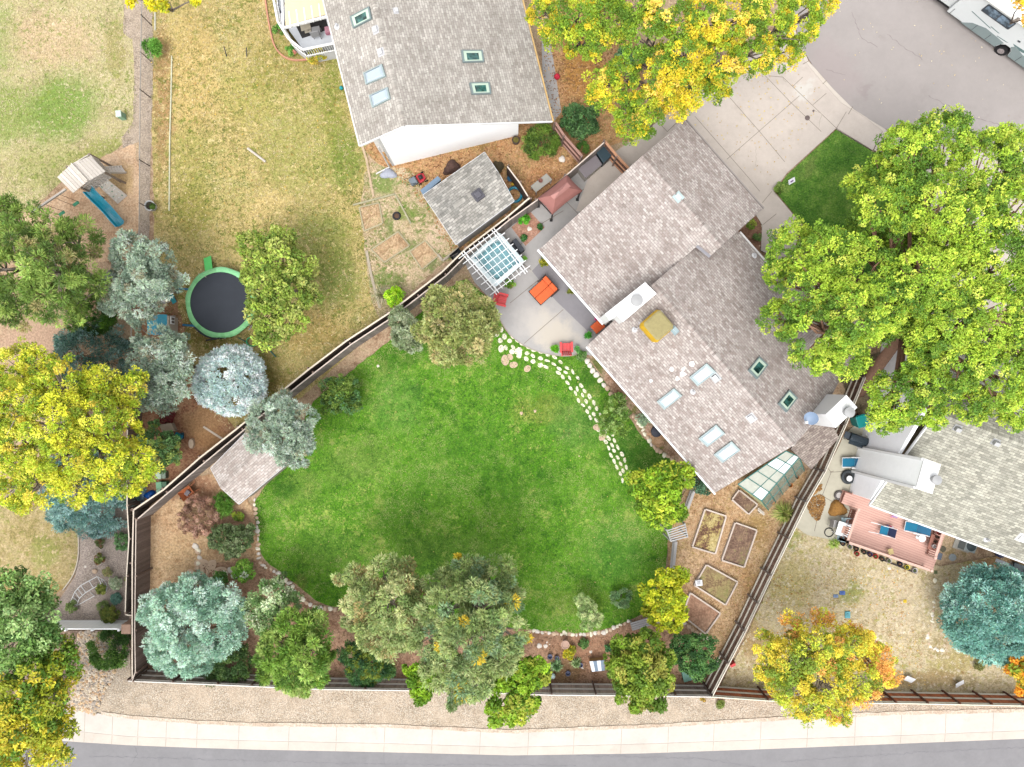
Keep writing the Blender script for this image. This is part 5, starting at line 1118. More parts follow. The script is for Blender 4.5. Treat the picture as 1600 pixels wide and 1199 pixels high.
tree('juniper_tree', 'grey green puffy tree just below the small blue playhouse', 'juniper tree', 'puff', [(255, 545, 36, 4.2), (275, 570, 30, 4), (235, 565, 34, 4.5), (262, 600, 34, 4.3), (238, 612, 30, 4), (215, 535, 16, 3.5), (285, 535, 16, 3.2), (213, 505, 12, 3), (262, 632, 20, 3.4)], GG, trunk=.16, wts=[4, 3, 2, 2, .7])
tree('juniper_tree', 'grey green puffy tree growing over the small southwest shed', 'juniper tree', 'puff', [(412, 650, 28, 3.9), (445, 640, 30, 4.2), (470, 655, 26, 4), (440, 680, 34, 4.4), (405, 685, 24, 3.8), (470, 690, 24, 3.8), (450, 712, 22, 3.6), (472, 718, 14, 3.3)], GG, trunk=.15, wts=[3, 4, 2, 3, .7])
tree('spruce_tree', 'round silvery blue spruce on the golden lawn below the trampoline', 'spruce tree', 'puff', [(362, 596, 56, 1.5)], [(216, 232, 230), (236, 246, 244), (184, 206, 202)], trunk=.1, zs=.8, cr=.27, cov=2.8, shell=(.8, 1.0), tone=.12, zmin=-.2)
TL = [(92, 128, 116), (118, 152, 140), (70, 102, 90), (140, 172, 164)]
spruce('spruce_tree', 'teal green spruce poking out above the big yellow tree at the left', 135, 560, 62, 4.0, TL, cr=.3)
spruce('spruce_tree', 'blue teal spruce showing below the big yellow tree at the left', 128, 768, 74, 3.6, [(138, 176, 168), (166, 200, 194), (106, 146, 138)], cr=.28)
YL = [(208, 210, 58), (226, 224, 84), (168, 188, 52), (128, 154, 48), (214, 194, 72)]
tree('honey_locust_tree', 'big bright yellow tree with bare twigs at the left edge', 'tree', 'airy', [
    (20, 575, 44, 6), (60, 570, 34, 6.5), (30, 630, 55, 7.5), (95, 605, 48, 7.5), (150, 600, 36, 7), (195, 610, 34, 6.5), (215, 590, 18, 6), (85, 660, 55, 8.5), (145, 655, 45, 8), (190, 645, 30, 7), (215, 665, 16, 6), (30, 700, 50, 7.5), (100, 715, 52, 8), (160, 705, 46, 7.5), (205, 715, 36, 6.5), (235, 735, 20, 6),
    (60, 755, 40, 6.5), (115, 760, 34, 6.5), (170, 760, 28, 6), (205, 755, 24, 5.8), (15, 770, 30, 6.5), (-20, 650, 60, 7), (35, 785, 22, 6)],
    YL, base=(95, 655), trunk=.28, barkc='pale', twigs=16, cr=.29, per=62, cov=1.35, wts=[4, 3, 3.8, 2.4, 1], L=.14, W=.06, radial=.5)
tree('fruit_tree', 'medium olive green tree leaning over the right side of the trampoline', 'tree', 'airy', [(400, 390, 34, 3.6), (440, 375, 28, 3.6), (435, 410, 40, 4.2), (470, 420, 30, 3.8), (410, 440, 38, 4.4), (455, 455, 40, 4.2), (485, 465, 22, 3.5), (415, 490, 34, 4), (455, 500, 30, 3.8), (420, 525, 24, 3.4), (385, 430, 14, 3), (388, 480, 16, 3)],
    [(136, 158, 62), (158, 176, 78), (110, 134, 54), (174, 184, 96)], trunk=.13, cr=.36, cov=1.25)
bush('dense dark green shrub beside the short west neighbour fence', 250, 690, 36, 2.4, [(92, 132, 78), (120, 160, 100), (70, 104, 60), (140, 160, 80)], 'bush', twigs=4) if False else tree('shrub', 'leafy mid green shrub beside the red steps in the dark mulch bed', 'shrub', 'bush', [(238, 690, 22, 1.6), (262, 695, 22, 1.6), (250, 715, 22, 1.6), (272, 712, 14, 1.3), (240, 665, 10, 1.3)], [(104, 142, 84), (130, 168, 104), (76, 112, 60), (150, 168, 84)], trunk=.05)
tree('shrub', 'round olive shrub at the upper left corner of the big lawn', 'shrub', 'bush', [(520, 608, 20, 1.3), (548, 606, 20, 1.3), (534, 625, 24, 1.5), (552, 632, 16, 1.2), (515, 632, 16, 1.2), (532, 600, 18, 1.2)], [(104, 132, 52), (130, 156, 70), (78, 106, 40), (90, 128, 76)], trunk=.06, cr=.25)
OL = [(156, 164, 94), (178, 184, 118), (130, 142, 76), (144, 150, 88), (186, 176, 120)]
tree('pinyon_tree', 'round olive green tree at the top of the lawn next to the patio', 'tree', 'puff', [(690, 475, 30, 4), (722, 470, 30, 4.2), (752, 490, 26, 4), (700, 505, 38, 4.8), (740, 520, 36, 4.6), (672, 520, 26, 3.8), (700, 545, 28, 4), (735, 552, 22, 3.8), (762, 510, 18, 3.6)], OL, trunk=.16, twigs=9, barkc='pale', cr=.32, L=.2, W=.07)
tree('juniper_tree', 'slim pale grey green sapling between the diagonal fence and the round olive tree', 'juniper tree', 'puff', [(626, 498, 18, 2.4), (640, 508, 14, 2.4), (630, 525, 20, 2.6), (645, 540, 14, 2.2), (655, 520, 10, 2)], [(150, 162, 124), (174, 184, 150), (124, 140, 100)], trunk=.06, cr=.2)
# -- southwest corner
tree('spruce_tree', 'large mint green spruce in the lower left corner of the fenced yard', 'spruce tree', 'puff', [(300, 968, 62, 3.0), (345, 938, 34, 3.2), (255, 950, 36, 2.8), (290, 1012, 48, 2.2), (345, 985, 40, 2.8), (370, 955, 18, 2.8), (262, 1000, 36, 2.2), (300, 930, 36, 3.2)], [(160, 196, 172), (186, 216, 194), (132, 170, 146), (206, 228, 212)], trunk=.14, zs=.8, cr=.3, cov=1.5, shell=(.8, 1.0), tone=.11)
tree('pine_tree', 'pale leafed shrubby tree right of the mint spruce', 'tree', 'bush', [(425, 935, 34, 3.0), (400, 950, 24, 2.8), (450, 945, 26, 2.8), (415, 975, 26, 3.0), (440, 905, 14, 2.2)], [(130, 158, 100), (160, 184, 130), (100, 134, 74), (186, 200, 160)], trunk=.1, cr=.3, L=.15)
tree('pine_tree', 'bright green rounded pine hanging over the south fence near the mint spruce', 'pine tree', 'pine', [(455, 985, 32, 4.5), (490, 985, 30, 4.4), (435, 1020, 36, 4.8), (480, 1020, 38, 5), (505, 1050, 24, 4.2), (460, 1055, 34, 4.5), (425, 1050, 24, 4), (480, 1072, 18, 3.8), (512, 1020, 16, 4)], [(116, 150, 58), (140, 172, 74), (90, 126, 48), (160, 184, 96)], trunk=.16, cr=.36, W=.06, twigs=8)
bush('dark green juniper along the fence behind the mint spruce', 365, 1035, 34, 1.8, [(76, 104, 50), (100, 128, 66), (56, 84, 40)], 'needle_bush', name='juniper', cat='juniper')
bush('low dark juniper against the fence left of the first one', 330, 1050, 20, 1.2, [(84, 110, 60), (60, 88, 44)], 'needle_bush', name='juniper', cat='juniper')
tree('juniper', 'feathery dark juniper at the fence under the olive pines', 'juniper', 'needle_bush', [(550, 1020, 24, 1.6), (580, 1030, 28, 1.7), (560, 1050, 20, 1.5), (600, 1045, 18, 1.5), (575, 1062, 14, 1.2)], [(60, 100, 52), (130, 144, 52), (84, 120, 60), (48, 84, 48)], trunk=.05, cr=.26, L=.24)
OP = [(154, 170, 104), (176, 188, 124), (126, 146, 86), (194, 198, 138), (168, 152, 100)]
tree('pine_tree', 'olive pine left of the largest one along the bottom of the lawn', 'pine tree', 'puff', [(560, 905, 24, 5), (600, 900, 32, 5.5), (635, 905, 28, 5.5), (570, 940, 34, 6), (615, 945, 42, 7), (645, 940, 26, 6), (580, 980, 34, 6), (625, 985, 36, 6.2), (600, 1005, 26, 5.4), (535, 900, 18, 4.4), (550, 970, 18, 5)], OP, trunk=.2, cr=.36, per=110, L=.22, W=.06, twigs=9, barkc='pale')
tree('pine_tree', 'largest olive pine in the middle of the bottom row by the road', 'pine tree', 'puff', [(690, 915, 30, 6), (730, 900, 36, 6.5), (775, 905, 36, 6.5), (700, 950, 44, 8), (755, 950, 46, 8.5), (800, 940, 24, 6.5), (680, 995, 40, 7.5), (735, 1000, 50, 9), (790, 985, 38, 7.5), (690, 1040, 36, 7), (740, 1050, 42, 7.5), (785, 1022, 34, 7), (718, 1088, 26, 6), (815, 1005, 20, 6)],
    [(148, 166, 100), (170, 184, 122), (120, 142, 86), (132, 160, 116), (220, 194, 60)], wts=[4, 3, 3, 2, .25], trunk=.26, cr=.38, per=110, L=.22, W=.06, twigs=9, barkc='pale')
tree('maple_tree', 'small bright green tree by the south fence under the left edge of the largest pine', 'tree', 'broad', [(652, 1060, 22, 5.2), (672, 1056, 20, 5.2), (660, 1084, 18, 4.8), (640, 1048, 14, 4.8)], [(126, 164, 34), (150, 184, 50), (96, 134, 30)], trunk=.08, cr=.3, L=.18)
tree('maple_tree', 'bright green leafy tree overhanging the road gravel right of the largest pine', 'tree', 'broad', [(805, 1055, 34, 6), (835, 1052, 26, 5.6), (792, 1086, 34, 6), (824, 1088, 30, 5.6), (776, 1112, 22, 5), (808, 1118, 20, 5), (848, 1055, 16, 5)], [(122, 158, 36), (146, 180, 50), (92, 130, 30), (160, 172, 60)], trunk=.13, cr=.34, L=.2)
tree('crabapple_tree', 'round green tree in front of the south fence beside the striped hive box', 'tree', 'broad', [(980, 1015, 26, 3.8), (1010, 1010, 28, 4), (1030, 1030, 24, 3.8), (975, 1045, 30, 4.2), (1010, 1050, 36, 4.6), (1035, 1060, 22, 3.8), (985, 1080, 30, 4), (1015, 1085, 28, 4), (1000, 1100, 16, 3.6)], [(116, 144, 44), (142, 164, 58), (88, 118, 36), (158, 160, 70)], trunk=.14, cr=.34, L=.19, W=.11, cov=1.4)
tree('lilac_shrub', 'dark green dense shrub between the round green tree and the corner of the fences', 'shrub', 'bush', [(1070, 1005, 22, 1.8), (1095, 1010, 24, 2.0), (1080, 1030, 24, 2.0), (1105, 1035, 18, 1.8), (1060, 1025, 14, 1.6), (1090, 1050, 14, 1.4)], [(64, 106, 52), (88, 128, 66), (48, 84, 42), (100, 140, 72)], trunk=.05, cr=.24)
tree('cherry_tree', 'yellow green tree leaning over the corner of the lowest garden bed', 'tree', 'airy', [(1045, 905, 22, 3), (1020, 925, 22, 3), (1050, 935, 26, 3.2), (1030, 960, 24, 3), (1060, 955, 18, 2.8), (1055, 980, 14, 2.6), (1062, 900, 16, 2.8), (1015, 945, 12, 2.6)], [(170, 178, 34), (196, 196, 50), (130, 150, 36)], trunk=.09, cr=.28, cov=1.5)
tree('plum_tree', 'mid green tree by the garden gate arbor near the end of the stepping path', 'tree', 'airy', [(1000, 760, 24, 2.8), (1030, 745, 26, 3), (1062, 742, 24, 2.9), (1010, 785, 24, 2.9), (1040, 775, 28, 3.2), (1055, 800, 20, 2.8), (1025, 805, 22, 2.8), (1078, 735, 14, 2.5), (990, 745, 12, 2.4)], [(126, 160, 38), (154, 182, 50), (94, 130, 30), (178, 190, 60)], trunk=.1, cr=.32, cov=1.5)
tree('shrub', 'open grey green shrub between the stepping path and the main roof', 'shrub', 'airy', [(963, 628, 16, 1.5), (972, 645, 16, 1.5), (950, 665, 18, 1.6), (970, 668, 16, 1.5), (958, 650, 18, 1.7)], [(120, 152, 60), (150, 176, 100), (92, 126, 50)], trunk=.05, cr=.2, L=.13, W=.06, barkc='pale', cov=1.2)
bush('dark bluish shrub tucked under the main roof corner by the raised beds', 1097, 757, 17, 1.2, [(78, 112, 84), (100, 134, 104), (58, 90, 64)])
bush('sage green shrub under the eave next to the open grey green shrub', 1007, 653, 12, .9, [(140, 164, 130), (160, 180, 148)])
tree('willow', 'pale feathery willow sapling at the lower edge of the lawn', 'sapling', 'airy', [(908, 940, 14, 1.5), (918, 955, 17, 1.6), (930, 968, 12, 1.4), (918, 975, 12, 1.2)], [(176, 194, 130), (200, 212, 150), (140, 166, 100)], trunk=.04, cr=.18, L=.18, W=.035, barkc='pale', cov=1.3)
bush('small grey green shrub alone on the lower right of the lawn', 971, 934, 18, 1.2, [(126, 156, 104), (154, 180, 130), (96, 130, 84)], 'airy', cr=.16, L=.12, W=.05)
tree('ash_tree', 'gold, orange and green tree overhanging the pavement at the lower right', 'tree', 'airy', [
    (1200, 1010, 28, 5, [5, 2, 1, 0]), (1240, 980, 26, 5, [2, 2, 1, 4]), (1285, 965, 20, 4.5, [2, 1, 0, 5]), (1230, 1030, 40, 6, [3, 2, 3, 0]), (1280, 1020, 42, 6.5, [2, 3, 4, .5]), (1330, 1010, 38, 6, [4, 2, 1, 1]), (1370, 1030, 30, 5.5, [2, 1, 0, 5]), (1385, 1060, 22, 5, [2, .5, 0, 5]),
    (1240, 1075, 40, 6, [4, 3, 3, 0]), (1290, 1070, 44, 6.5, [3, 3, 3, .5]), (1340, 1065, 40, 6, [4, 2, 1, 1]), (1260, 1105, 28, 5, [3, 3, 2, .5]), (1305, 1105, 32, 5.2, [4, 2, 1, 1]), (1215, 1060, 26, 5, [3, 3, 2, 0]), (1320, 1120, 16, 4.6, [4, 2, 0, 2]), (1350, 1000, 26, 5.5, [5, 1, 0, 2]), (1250, 1005, 26, 5.6, [3, 2, 2, 1]), (1310, 1035, 30, 6, [3, 3, 3, .5]), (1375, 1045, 24, 5, [2, 1, 0, 5]), (1320, 985, 20, 5, [4, 1, 0, 2]), (1190, 1045, 18, 4.6, [4, 3, 1, 0])],
    [(230, 210, 70), (188, 196, 66), (136, 160, 60), (242, 178, 96)], base=(1290, 1030), trunk=.18, barkc='pale', twigs=16, cr=.3, per=66, cov=1.3, L=.14, W=.06, radial=.45)
tree('spruce_tree', 'big round blue green spruce at the right edge of the east yard', 'spruce tree', 'puff', [(1546, 956, 77, 1.9)], [(122, 172, 158), (148, 194, 180), (92, 142, 130), (176, 212, 200)], trunk=.14, zs=.8, cr=.36, cov=3.6, shell=(.7, 1.0), tone=.15, zmin=-.1, per=120, W=.06)
tree('maple_tree', 'orange leafed tree cut by the lower right edge below the blue spruce', 'tree', 'airy', [(1590, 1040, 22, 3.4), (1612, 1055, 26, 3.6), (1600, 1025, 18, 3.2), (1600, 1075, 14, 3)], [(240, 160, 50), (226, 190, 60), (120, 134, 40)], trunk=.1, cr=.3, cov=1.4)
# -- lower left corner trees
tree('maple_tree', 'green tree at the left edge above the white fence', 'tree', 'airy', [(20, 915, 36, 6), (60, 925, 34, 6), (25, 965, 44, 7), (70, 965, 32, 6), (15, 1010, 40, 6.5), (60, 1000, 34, 6), (-15, 950, 50, 6.5), (85, 985, 14, 5), (82, 935, 14, 5), (15, 1050, 30, 6)], [(118, 152, 78), (146, 178, 104), (88, 124, 60), (160, 190, 120)], base=(62, 962), trunk=.2, cr=.4, cov=1.3, barkc='pale')
tree('ash_tree', 'gold and green tree in the bottom left corner over the pavement', 'tree', 'airy', [(80, 1010, 34, 5.5, [1, 2, 4]), (95, 1050, 34, 6, [1, 3, 4]), (60, 1060, 40, 6.5, [1, 2, 4]), (30, 1085, 40, 6.5, [2, 3, 3]), (75, 1100, 40, 6.5, [1, 3, 4]), (20, 1130, 44, 6.5, [5, 2, 1]), (65, 1145, 40, 6, [5, 3, 1]), (95, 1135, 28, 5.5, [5, 3, 1]), (40, 1180, 44, 6, [5, 3, 1]), (85, 1180, 24, 5.5, [4, 3, 1]), (-10, 1160, 50, 6, [4, 3, 1]), (110, 1020, 16, 5, [1, 2, 4])],
    [(206, 196, 60), (160, 170, 50), (100, 134, 44)], base=(70, 1090), trunk=.22, cr=.38, cov=1.3, barkc='pale')
bush('wide dark green mounded juniper beneath the white fence', 172, 1014, 35, 1.3, [(84, 122, 50), (108, 146, 64), (62, 96, 40)], 'needle_bush', name='juniper', cat='juniper', hbase=.05)
# -- shrubs with their own places
bush('small round green juniper by the top of the chain link fence', 240, 74, 16, 1.3, [(78, 130, 44), (106, 158, 60)], 'needle_bush', name='juniper', cat='juniper')
bush('bare brownish pink twiggy shrub below the west shed', 312, 808, 36, 1.5, [(160, 122, 104), (186, 150, 130), (136, 104, 84)], 'airy', cr=.16, L=.14, W=.03, cov=1.0, barkc='brown')
tree('shrub', 'grey green shrub left of the lawn edge below the west shed', 'shrub', 'bush', [(350, 842, 24, 1.2), (376, 842, 22, 1.2), (365, 858, 18, 1.0), (385, 830, 14, 1)], [(104, 122, 80), (128, 142, 100), (84, 104, 60)], trunk=.04, cr=.2)
bush('tall green grassy shrub leaning on the lower corner of the west shed', 350, 788, 20, 1.2, [(104, 148, 54), (80, 124, 40)], 'needle_bush')
bush('pale lime shrub with white specks near the left lawn stones', 380, 893, 19, 1.2, [(130, 180, 70), (160, 200, 90), (104, 156, 54), (214, 224, 200)], wts=[4, 3, 3, .5])
bush('low dark shrub below the pale lime shrub', 345, 905, 14, .8, [(76, 120, 52), (100, 140, 70)])
bush('tiny yellow green tuft among the left lawn stones', 372, 807, 10, .5, [(150, 166, 60), (120, 150, 60)])
bush('sprawling green juniper inside the fence south of the north house', 845, 222, 30, 1.2, [(96, 124, 44), (120, 150, 60), (74, 100, 40)], 'needle_bush', name='juniper', cat='juniper')
tree('shrub', 'dark leafy shrub outside the fence below the yellow tree', 'shrub', 'bush', [(895, 182, 20, 1.3), (918, 195, 18, 1.2), (905, 205, 16, 1.1), (885, 195, 12, 1), (925, 175, 12, 1)], [(70, 106, 60), (94, 130, 76), (54, 86, 44)], trunk=.04)
bush('small dark bush at the outer corner of the patio fence', 912, 230, 11, .8, [(74, 112, 44), (98, 134, 54)])
bush('bluish green young shrub beneath the top centre tree', 975, 92, 18, 1.0, [(110, 152, 100), (136, 176, 126)])
bush('lime green shrub at the diagonal fence by the vegetable plot', 616, 464, 16, 1.6, [(166, 214, 36), (190, 230, 60), (130, 180, 30)], name='shrub')
blades('ornamental_grass', 'wispy grey grass clump around the lime green shrub', 'grass clump', 598, 462, 22, [(176, 172, 140), (150, 156, 110), (200, 190, 160)], 200, .02, .7)
bush('golden yellow shrub at the foot of the porch', 495, 85, 17, .9, [(190, 176, 60), (150, 156, 50), (214, 190, 80)])
bush('green flowering plant inside the curved porch bed', 455, 78, 11, .5, [(96, 150, 60), (130, 170, 80), (220, 150, 130)], wts=[4, 3, .7])
bush('green plant beside the porch rail in the curved bed', 436, 48, 11, .6, [(92, 144, 60), (124, 160, 74)])
bush('round pale green bush by the driveway edge and the yard sign', 1217, 294, 10, .7, [(112, 140, 60), (134, 160, 76)])
bush('low green bush in the front mulch island near the roof', 1173, 350, 9, .5, [(110, 136, 50), (140, 150, 60)])
bush('second green bush lower in the front mulch island', 1183, 371, 8, .4, [(100, 130, 70), (120, 150, 84)])
bush('round bright green shrub in the little square patio planter', 817, 342, 11, .8, [(80, 158, 40), (108, 182, 56)])
bush('clipped dark green ball nearest the walk in the patio planter', 843, 355, 5.5, .4, [(64, 116, 56), (84, 136, 70)])
bush('clipped dark green ball at the lower corner of the patio planter', 819, 372, 6, .4, [(58, 110, 54), (80, 130, 66)])
bush('dark green plant by the rocks at the house corner on the lawn', 909, 556, 9, .5, [(90, 134, 60), (120, 150, 90)])
bush('small dark green shrub at the edge of the brown bed near the crabapple', 951, 1014, 7, .5, [(60, 104, 64), (80, 124, 74)])
bush('small round green plant in the brown bed above the yuccas', 913, 1006, 9, .4, [(92, 130, 66), (110, 146, 80)])
bush('mustard yellow flowering plant behind the two yuccas', 888, 1020, 12, .6, [(206, 190, 40), (180, 176, 40), (150, 160, 50)])
blades('yucca_plant', 'larger spiky yucca left of the yellow flowers', 'yucca', 869, 1038, 15, [(134, 172, 120), (160, 190, 140), (112, 152, 96)], 110, .05, .6, 'two yuccas in the brown bed')
blades('yucca_plant', 'smaller spiky yucca right of the yellow flowers', 'yucca', 900, 1034, 12, [(150, 176, 120), (176, 196, 140), (124, 156, 96)], 80, .05, .5, 'two yuccas in the brown bed')
blades('ornamental_grass', 'big fountain of green gold grass between the greenhouse and the garden fence', 'grass clump', 1221, 800, 24, [(150, 164, 78), (184, 188, 104), (206, 196, 130), (112, 138, 60)], 420, .03, .9)
for i, (x, y, rp, lb, pl) in enumerate([(151, 826, 11, 'reddish green succulent nearest the top of the pink gravel', [(110, 134, 76), (150, 120, 90), (134, 156, 92)]), (157, 849, 8, 'small dark succulent second from the top in the pink gravel', [(108, 120, 74), (140, 110, 80)]), (156, 873, 9, 'round succulent with reddish tips near the loose stones in the gravel', [(116, 124, 66), (134, 150, 80), (150, 116, 80)]),
        (191, 846, 16, 'bluish grass green plant against the short west fence', [(124, 160, 110), (100, 140, 84)]), (168, 893, 8, 'pale mat plant right of the loose tan stone', [(176, 168, 120), (150, 156, 100)]), (181, 911, 11, 'silver leaved plant beside the fence near the white arch', [(170, 186, 150), (196, 204, 174)]),
        (182, 936, 9, 'blue green bun shaped plant just above the white fence', [(110, 150, 134), (90, 130, 116)]), (112, 948, 10, 'thin green weeds at the foot of the white arch', [(140, 160, 96), (120, 144, 80)]), (160, 945, 10, 'loose green plant between the white arch and the blue green bun', [(124, 144, 84), (150, 160, 104)]), (172, 960, 15, 'olive shrub sprawling over the white fence top', [(126, 134, 60), (100, 116, 52)]), (158, 920, 9, 'yellow green plant inside the fallen white arch', [(160, 166, 84), (130, 146, 70)]),
        (203, 905, 7, 'yellow climber squeezed between the two west fences', [(196, 190, 60), (150, 160, 50)]), (1098, 1092, 5, 'orange dried weed at the gravel edge beyond the fence corner', [(206, 170, 90), (180, 160, 80)]), (1126, 1100, 7, 'green weed in the road gravel right of the fence corner', [(140, 156, 80), (120, 140, 60)]), (1530, 1040, 8, 'dry green tuft near the lower right orange tree', [(150, 150, 90)])]):
    bush(lb, x, y, rp, .45 if rp < 14 else .8, pl, 'airy' if i in (3, 7, 8) else 'bush', name='garden_plant', cat='plant', cr=.12, L=.09, W=.05)
for i, (x, y, rp) in enumerate([(1243, 880, 14), (1258, 862, 10), (1300, 870, 8), (1330, 893, 12), (1322, 905, 9)]):
    pass
blades('weed_clump', 'grassy weed clump against the wheel chairs beside the east patio edge', 'weeds', 1302, 849, 14, [(150, 180, 80), (176, 196, 100)], 120, .03, .35)
# =============== GARDEN OBJECTS ===============
def ang(x0, y0, x1, y1): return math.atan2(-(y1 - y0), x1 - x0)
def L(parent, name, mb, mat, **k): return part(parent, name, mb, mat, local=True, **k)
wood_w = wood_mat('white_wood', (232, 230, 226), .06)
# --- pergola and hot tub ---
def pergola():
    a, b, c, d = P(724, 399, 2.3), P(775, 361, 2.3), P(821, 421, 2.3), P(773, 456, 2.3)
    root = thing('pergola', 'white slatted pergola standing over the hot tub', 'pergola', Vector(((a.x + c.x) / 2, (a.y + c.y) / 2, .08)))
    m = M((240, 240, 240), .5, .03, bump=0, k=.62); ex = (c - b).normalized(); ey = (b - a).normalized()
    for p, q in ((a, d), (b, c)):
        for s_ in (.0, .16): part(root, 'beam', MB().beam(p + ey * (s_ if p is a else -s_) - Vector((0, 0, .12)) - ex * .2, q + ey * (s_ if p is a else -s_) - Vector((0, 0, .12)) + ex * .2, .045, .16), m)
    for k in range(8):
        t = k / 7; p, q = a.lerp(d, t), b.lerp(c, t); part(root, 'rafter', MB().beam(p - ey * .35, q + ey * .35, .036, .09), m)
    for k in range(7):
        t = (k + .5) / 7; p, q = a.lerp(b, t), d.lerp(c, t); part(root, 'slat', MB().beam(p - ex * .12 + Vector((0, 0, .09)), q + ex * .12 + Vector((0, 0, .09)), .03, .04), m)
    for p in (a, b, c, d):
        ctr = (a + b + c + d) / 4; e = p + (ctr - p).normalized() * .28; part(root, 'post', MB().box((e.x, e.y, 1.12), (.12, .12, 2.1), math.atan2(ex.y, ex.x)), m)
pergola()
def hot_tub():
    c = P(777, 410, .08); rz = ang(724, 399, 773, 456); root = thing('hot_tub', 'open hot tub with pale blue water under the white pergola', 'hot tub', c, rz=rz)
    s_ = 1.22; h = .9
    def rr(s, r_, n=5):
        o = []
        for cx, cy, a0 in ((s - r_, s - r_, 0), (-s + r_, s - r_, 90), (-s + r_, -s + r_, 180), (s - r_, -s + r_, 270)):
            for k in range(n): a = math.radians(a0 + 90 * k / (n - 1)); o.append((cx + r_ * math.cos(a), cy + r_ * math.sin(a)))
        return o
    cb = MB().prism(rr(s_ - .1, .15), 0, .1)
    for k in range(4): cb.box(Matrix.Rotation(k * math.pi / 2, 3, 'Z') @ Vector((s_ - .07, 0, .45)), (.05, 2 * s_ - .2, .78), k * math.pi / 2)
    L(root, 'cabinet', cb, M((196, 190, 184), .6, .06))
    o1, o2 = rr(s_, .2), rr(s_ - .26, .3); n = len(o1); sh = MB()
    v = [(x, y, h - .1) for x, y in o1] + [(x, y, h) for x, y in o1] + [(x, y, h + .01) for x, y in o2] + [(x * .9, y * .9, h - .75) for x, y in o2]
    sh.add(v, [(i * n + k, i * n + (k + 1) % n, (i + 1) * n + (k + 1) % n, (i + 1) * n + k) for i in range(3) for k in range(n)] + [tuple(range(3 * n, 4 * n))])
    shell = L(root, 'shell', sh, M((226, 240, 242), .25, .03, bump=0, spec=.6, k=.6), smooth=False)
    am = M((190, 228, 234), .2, .06, bump=0, k=.55); dm = M((70, 124, 140), .3, .1, bump=0, k=.55)
    for x, y, a, b, t in [(-.62, .5, .5, .5, .3), (.1, .62, .55, .42, .35), (.66, .35, .36, .5, .42), (-.66, -.25, .36, .6, .38), (.62, -.45, .44, .5, .3), (-.1, -.66, .6, .4, .4)]:
        part(shell, 'seat', MB().box((0, 0, 0), (.01, .01, .01)), am) if False else None
        o = bpy.data.objects.new('seat', mesh_from(MB().box((x, y, h - .62 + t * .4), (a, b, t)), 'seat', am)); COL.objects.link(o); o.parent = shell; bev(o, .05)
    wt = NT('spa_water'); wt.col(C(140, 214, 226)); wt.set(Roughness=.1, Alpha=.5); wt.bump(wt.noise(wt.pos(), 5, 3, .6, 1.), .35, .05)
    L(root, 'water', MB().sheet(rr(s_ - .3, .28), h - .12), wt.m)
    for x, y in ((-.95, -.95), (1.0, .9), (-.98, .2)): L(root, 'headrest', MB().box((x * .93, y * .93, h + .03), (.22, .14, .06), .7), dm, bevel=.02)
hot_tub()
q = P(807, 388, .08); rz = ang(799, 378, 814, 398)
o = thing('spa_steps', 'dark grey plastic steps at the right side of the hot tub', 'steps', q, rz=rz); L(o, 'lower_tread', MB().box((0, -.16, .11), (.9, .28, .22)), dkgrey, bevel=.02); L(o, 'upper_tread', MB().box((0, .14, .22), (.9, .3, .44)), dkgrey, bevel=.02)

# --- patio furniture ---
redp = M((232, 76, 78), .45, .06, bump=0, k=.55)
def adirondack(x, y, rz, label, group='red adirondack chairs'):
    r = thing('adirondack_chair', label, 'chair', P(x, y, .08), group, rz)
    s_ = MB()
    for k in range(5): s_.box((-.2 + k * .1, .0, .34 - 0), (.09, .5, .02), col=1 if k % 2 else .92)
    L(r, 'seat', s_, redp)
    b = MB()
    for k in range(5):
        x0 = -.22 + k * .11; b.beam((x0, -.24, .32), (x0 * 1.15, -.52 - .02, .95 + (.06 if k == 2 else .03 if k in (1, 3) else 0)), .095, .02, 1 if k % 2 else .92)
    L(r, 'backrest', b, redp)
    for sx in (-1, 1):
        L(r, 'armrest', MB().box((sx * .34, -.02, .56), (.13, .66, .03)), redp, bevel=.01)
        L(r, 'leg', MB().box((sx * .31, .26, .28), (.05, .08, .55)), redp)
        L(r, 'leg', MB().beam((sx * .27, .26, .34), (sx * .27, -.55, .05), .04, .1), redp)
    return r
adirondack(785, 470, math.radians(-104), 'red adirondack chair below the pergola corner beside the olive tree')
adirondack(884, 543, math.radians(2), 'red adirondack chair between two potted plants on the curved patio edge')
def sofa():
    c = P(849, 455, .08); rz = ang(826, 457, 845, 478); r = thing('outdoor_loveseat', 'wide orange cushioned loveseat in the middle of the patio', 'loveseat', c, rz=rz)
    om = M((238, 112, 62), .85, .07, k=.52); fm = M((70, 50, 44), .6, .1)
    L(r, 'frame', MB().box((0, 0, .2), (1.14, 1.5, .1)), fm)
    for sx in (-1, 1):
        for sy in (-1, 1): L(r, 'leg', MB().box((sx * .5, sy * .66, .09), (.07, .07, .18)), fm)
    for sx in (-1, 1): L(r, 'seat_cushion', MB().box((sx * .275, -.15, .34), (.54, 1.14, .18)), om, bevel=.05)
    for sx in (-1, 1): L(r, 'back_cushion', MB().box((sx * .28, .52, .55), (.55, .3, .5)), om, bevel=.07)
    L(r, 'armrest', MB().box((.62, .4, .45), (.08, .7, .06)), fm); L(r, 'armrest', MB().box((-.62, .4, .45), (.08, .7, .06)), fm)
sofa()
c = P(932, 512, .08); r = thing('patio_armchair', 'small orange cushioned chair half hidden under the roof corner', 'chair', c, rz=ang(918, 512, 930, 526))
om = M((238, 112, 62), .85, .07, k=.52); fm = M((70, 50, 44), .6, .1)
L(r, 'seat_cushion', MB().box((0, 0, .36), (.62, .62, .16)), om, bevel=.05); L(r, 'backrest', MB().box((0, .3, .6), (.62, .12, .5)), om, bevel=.05)
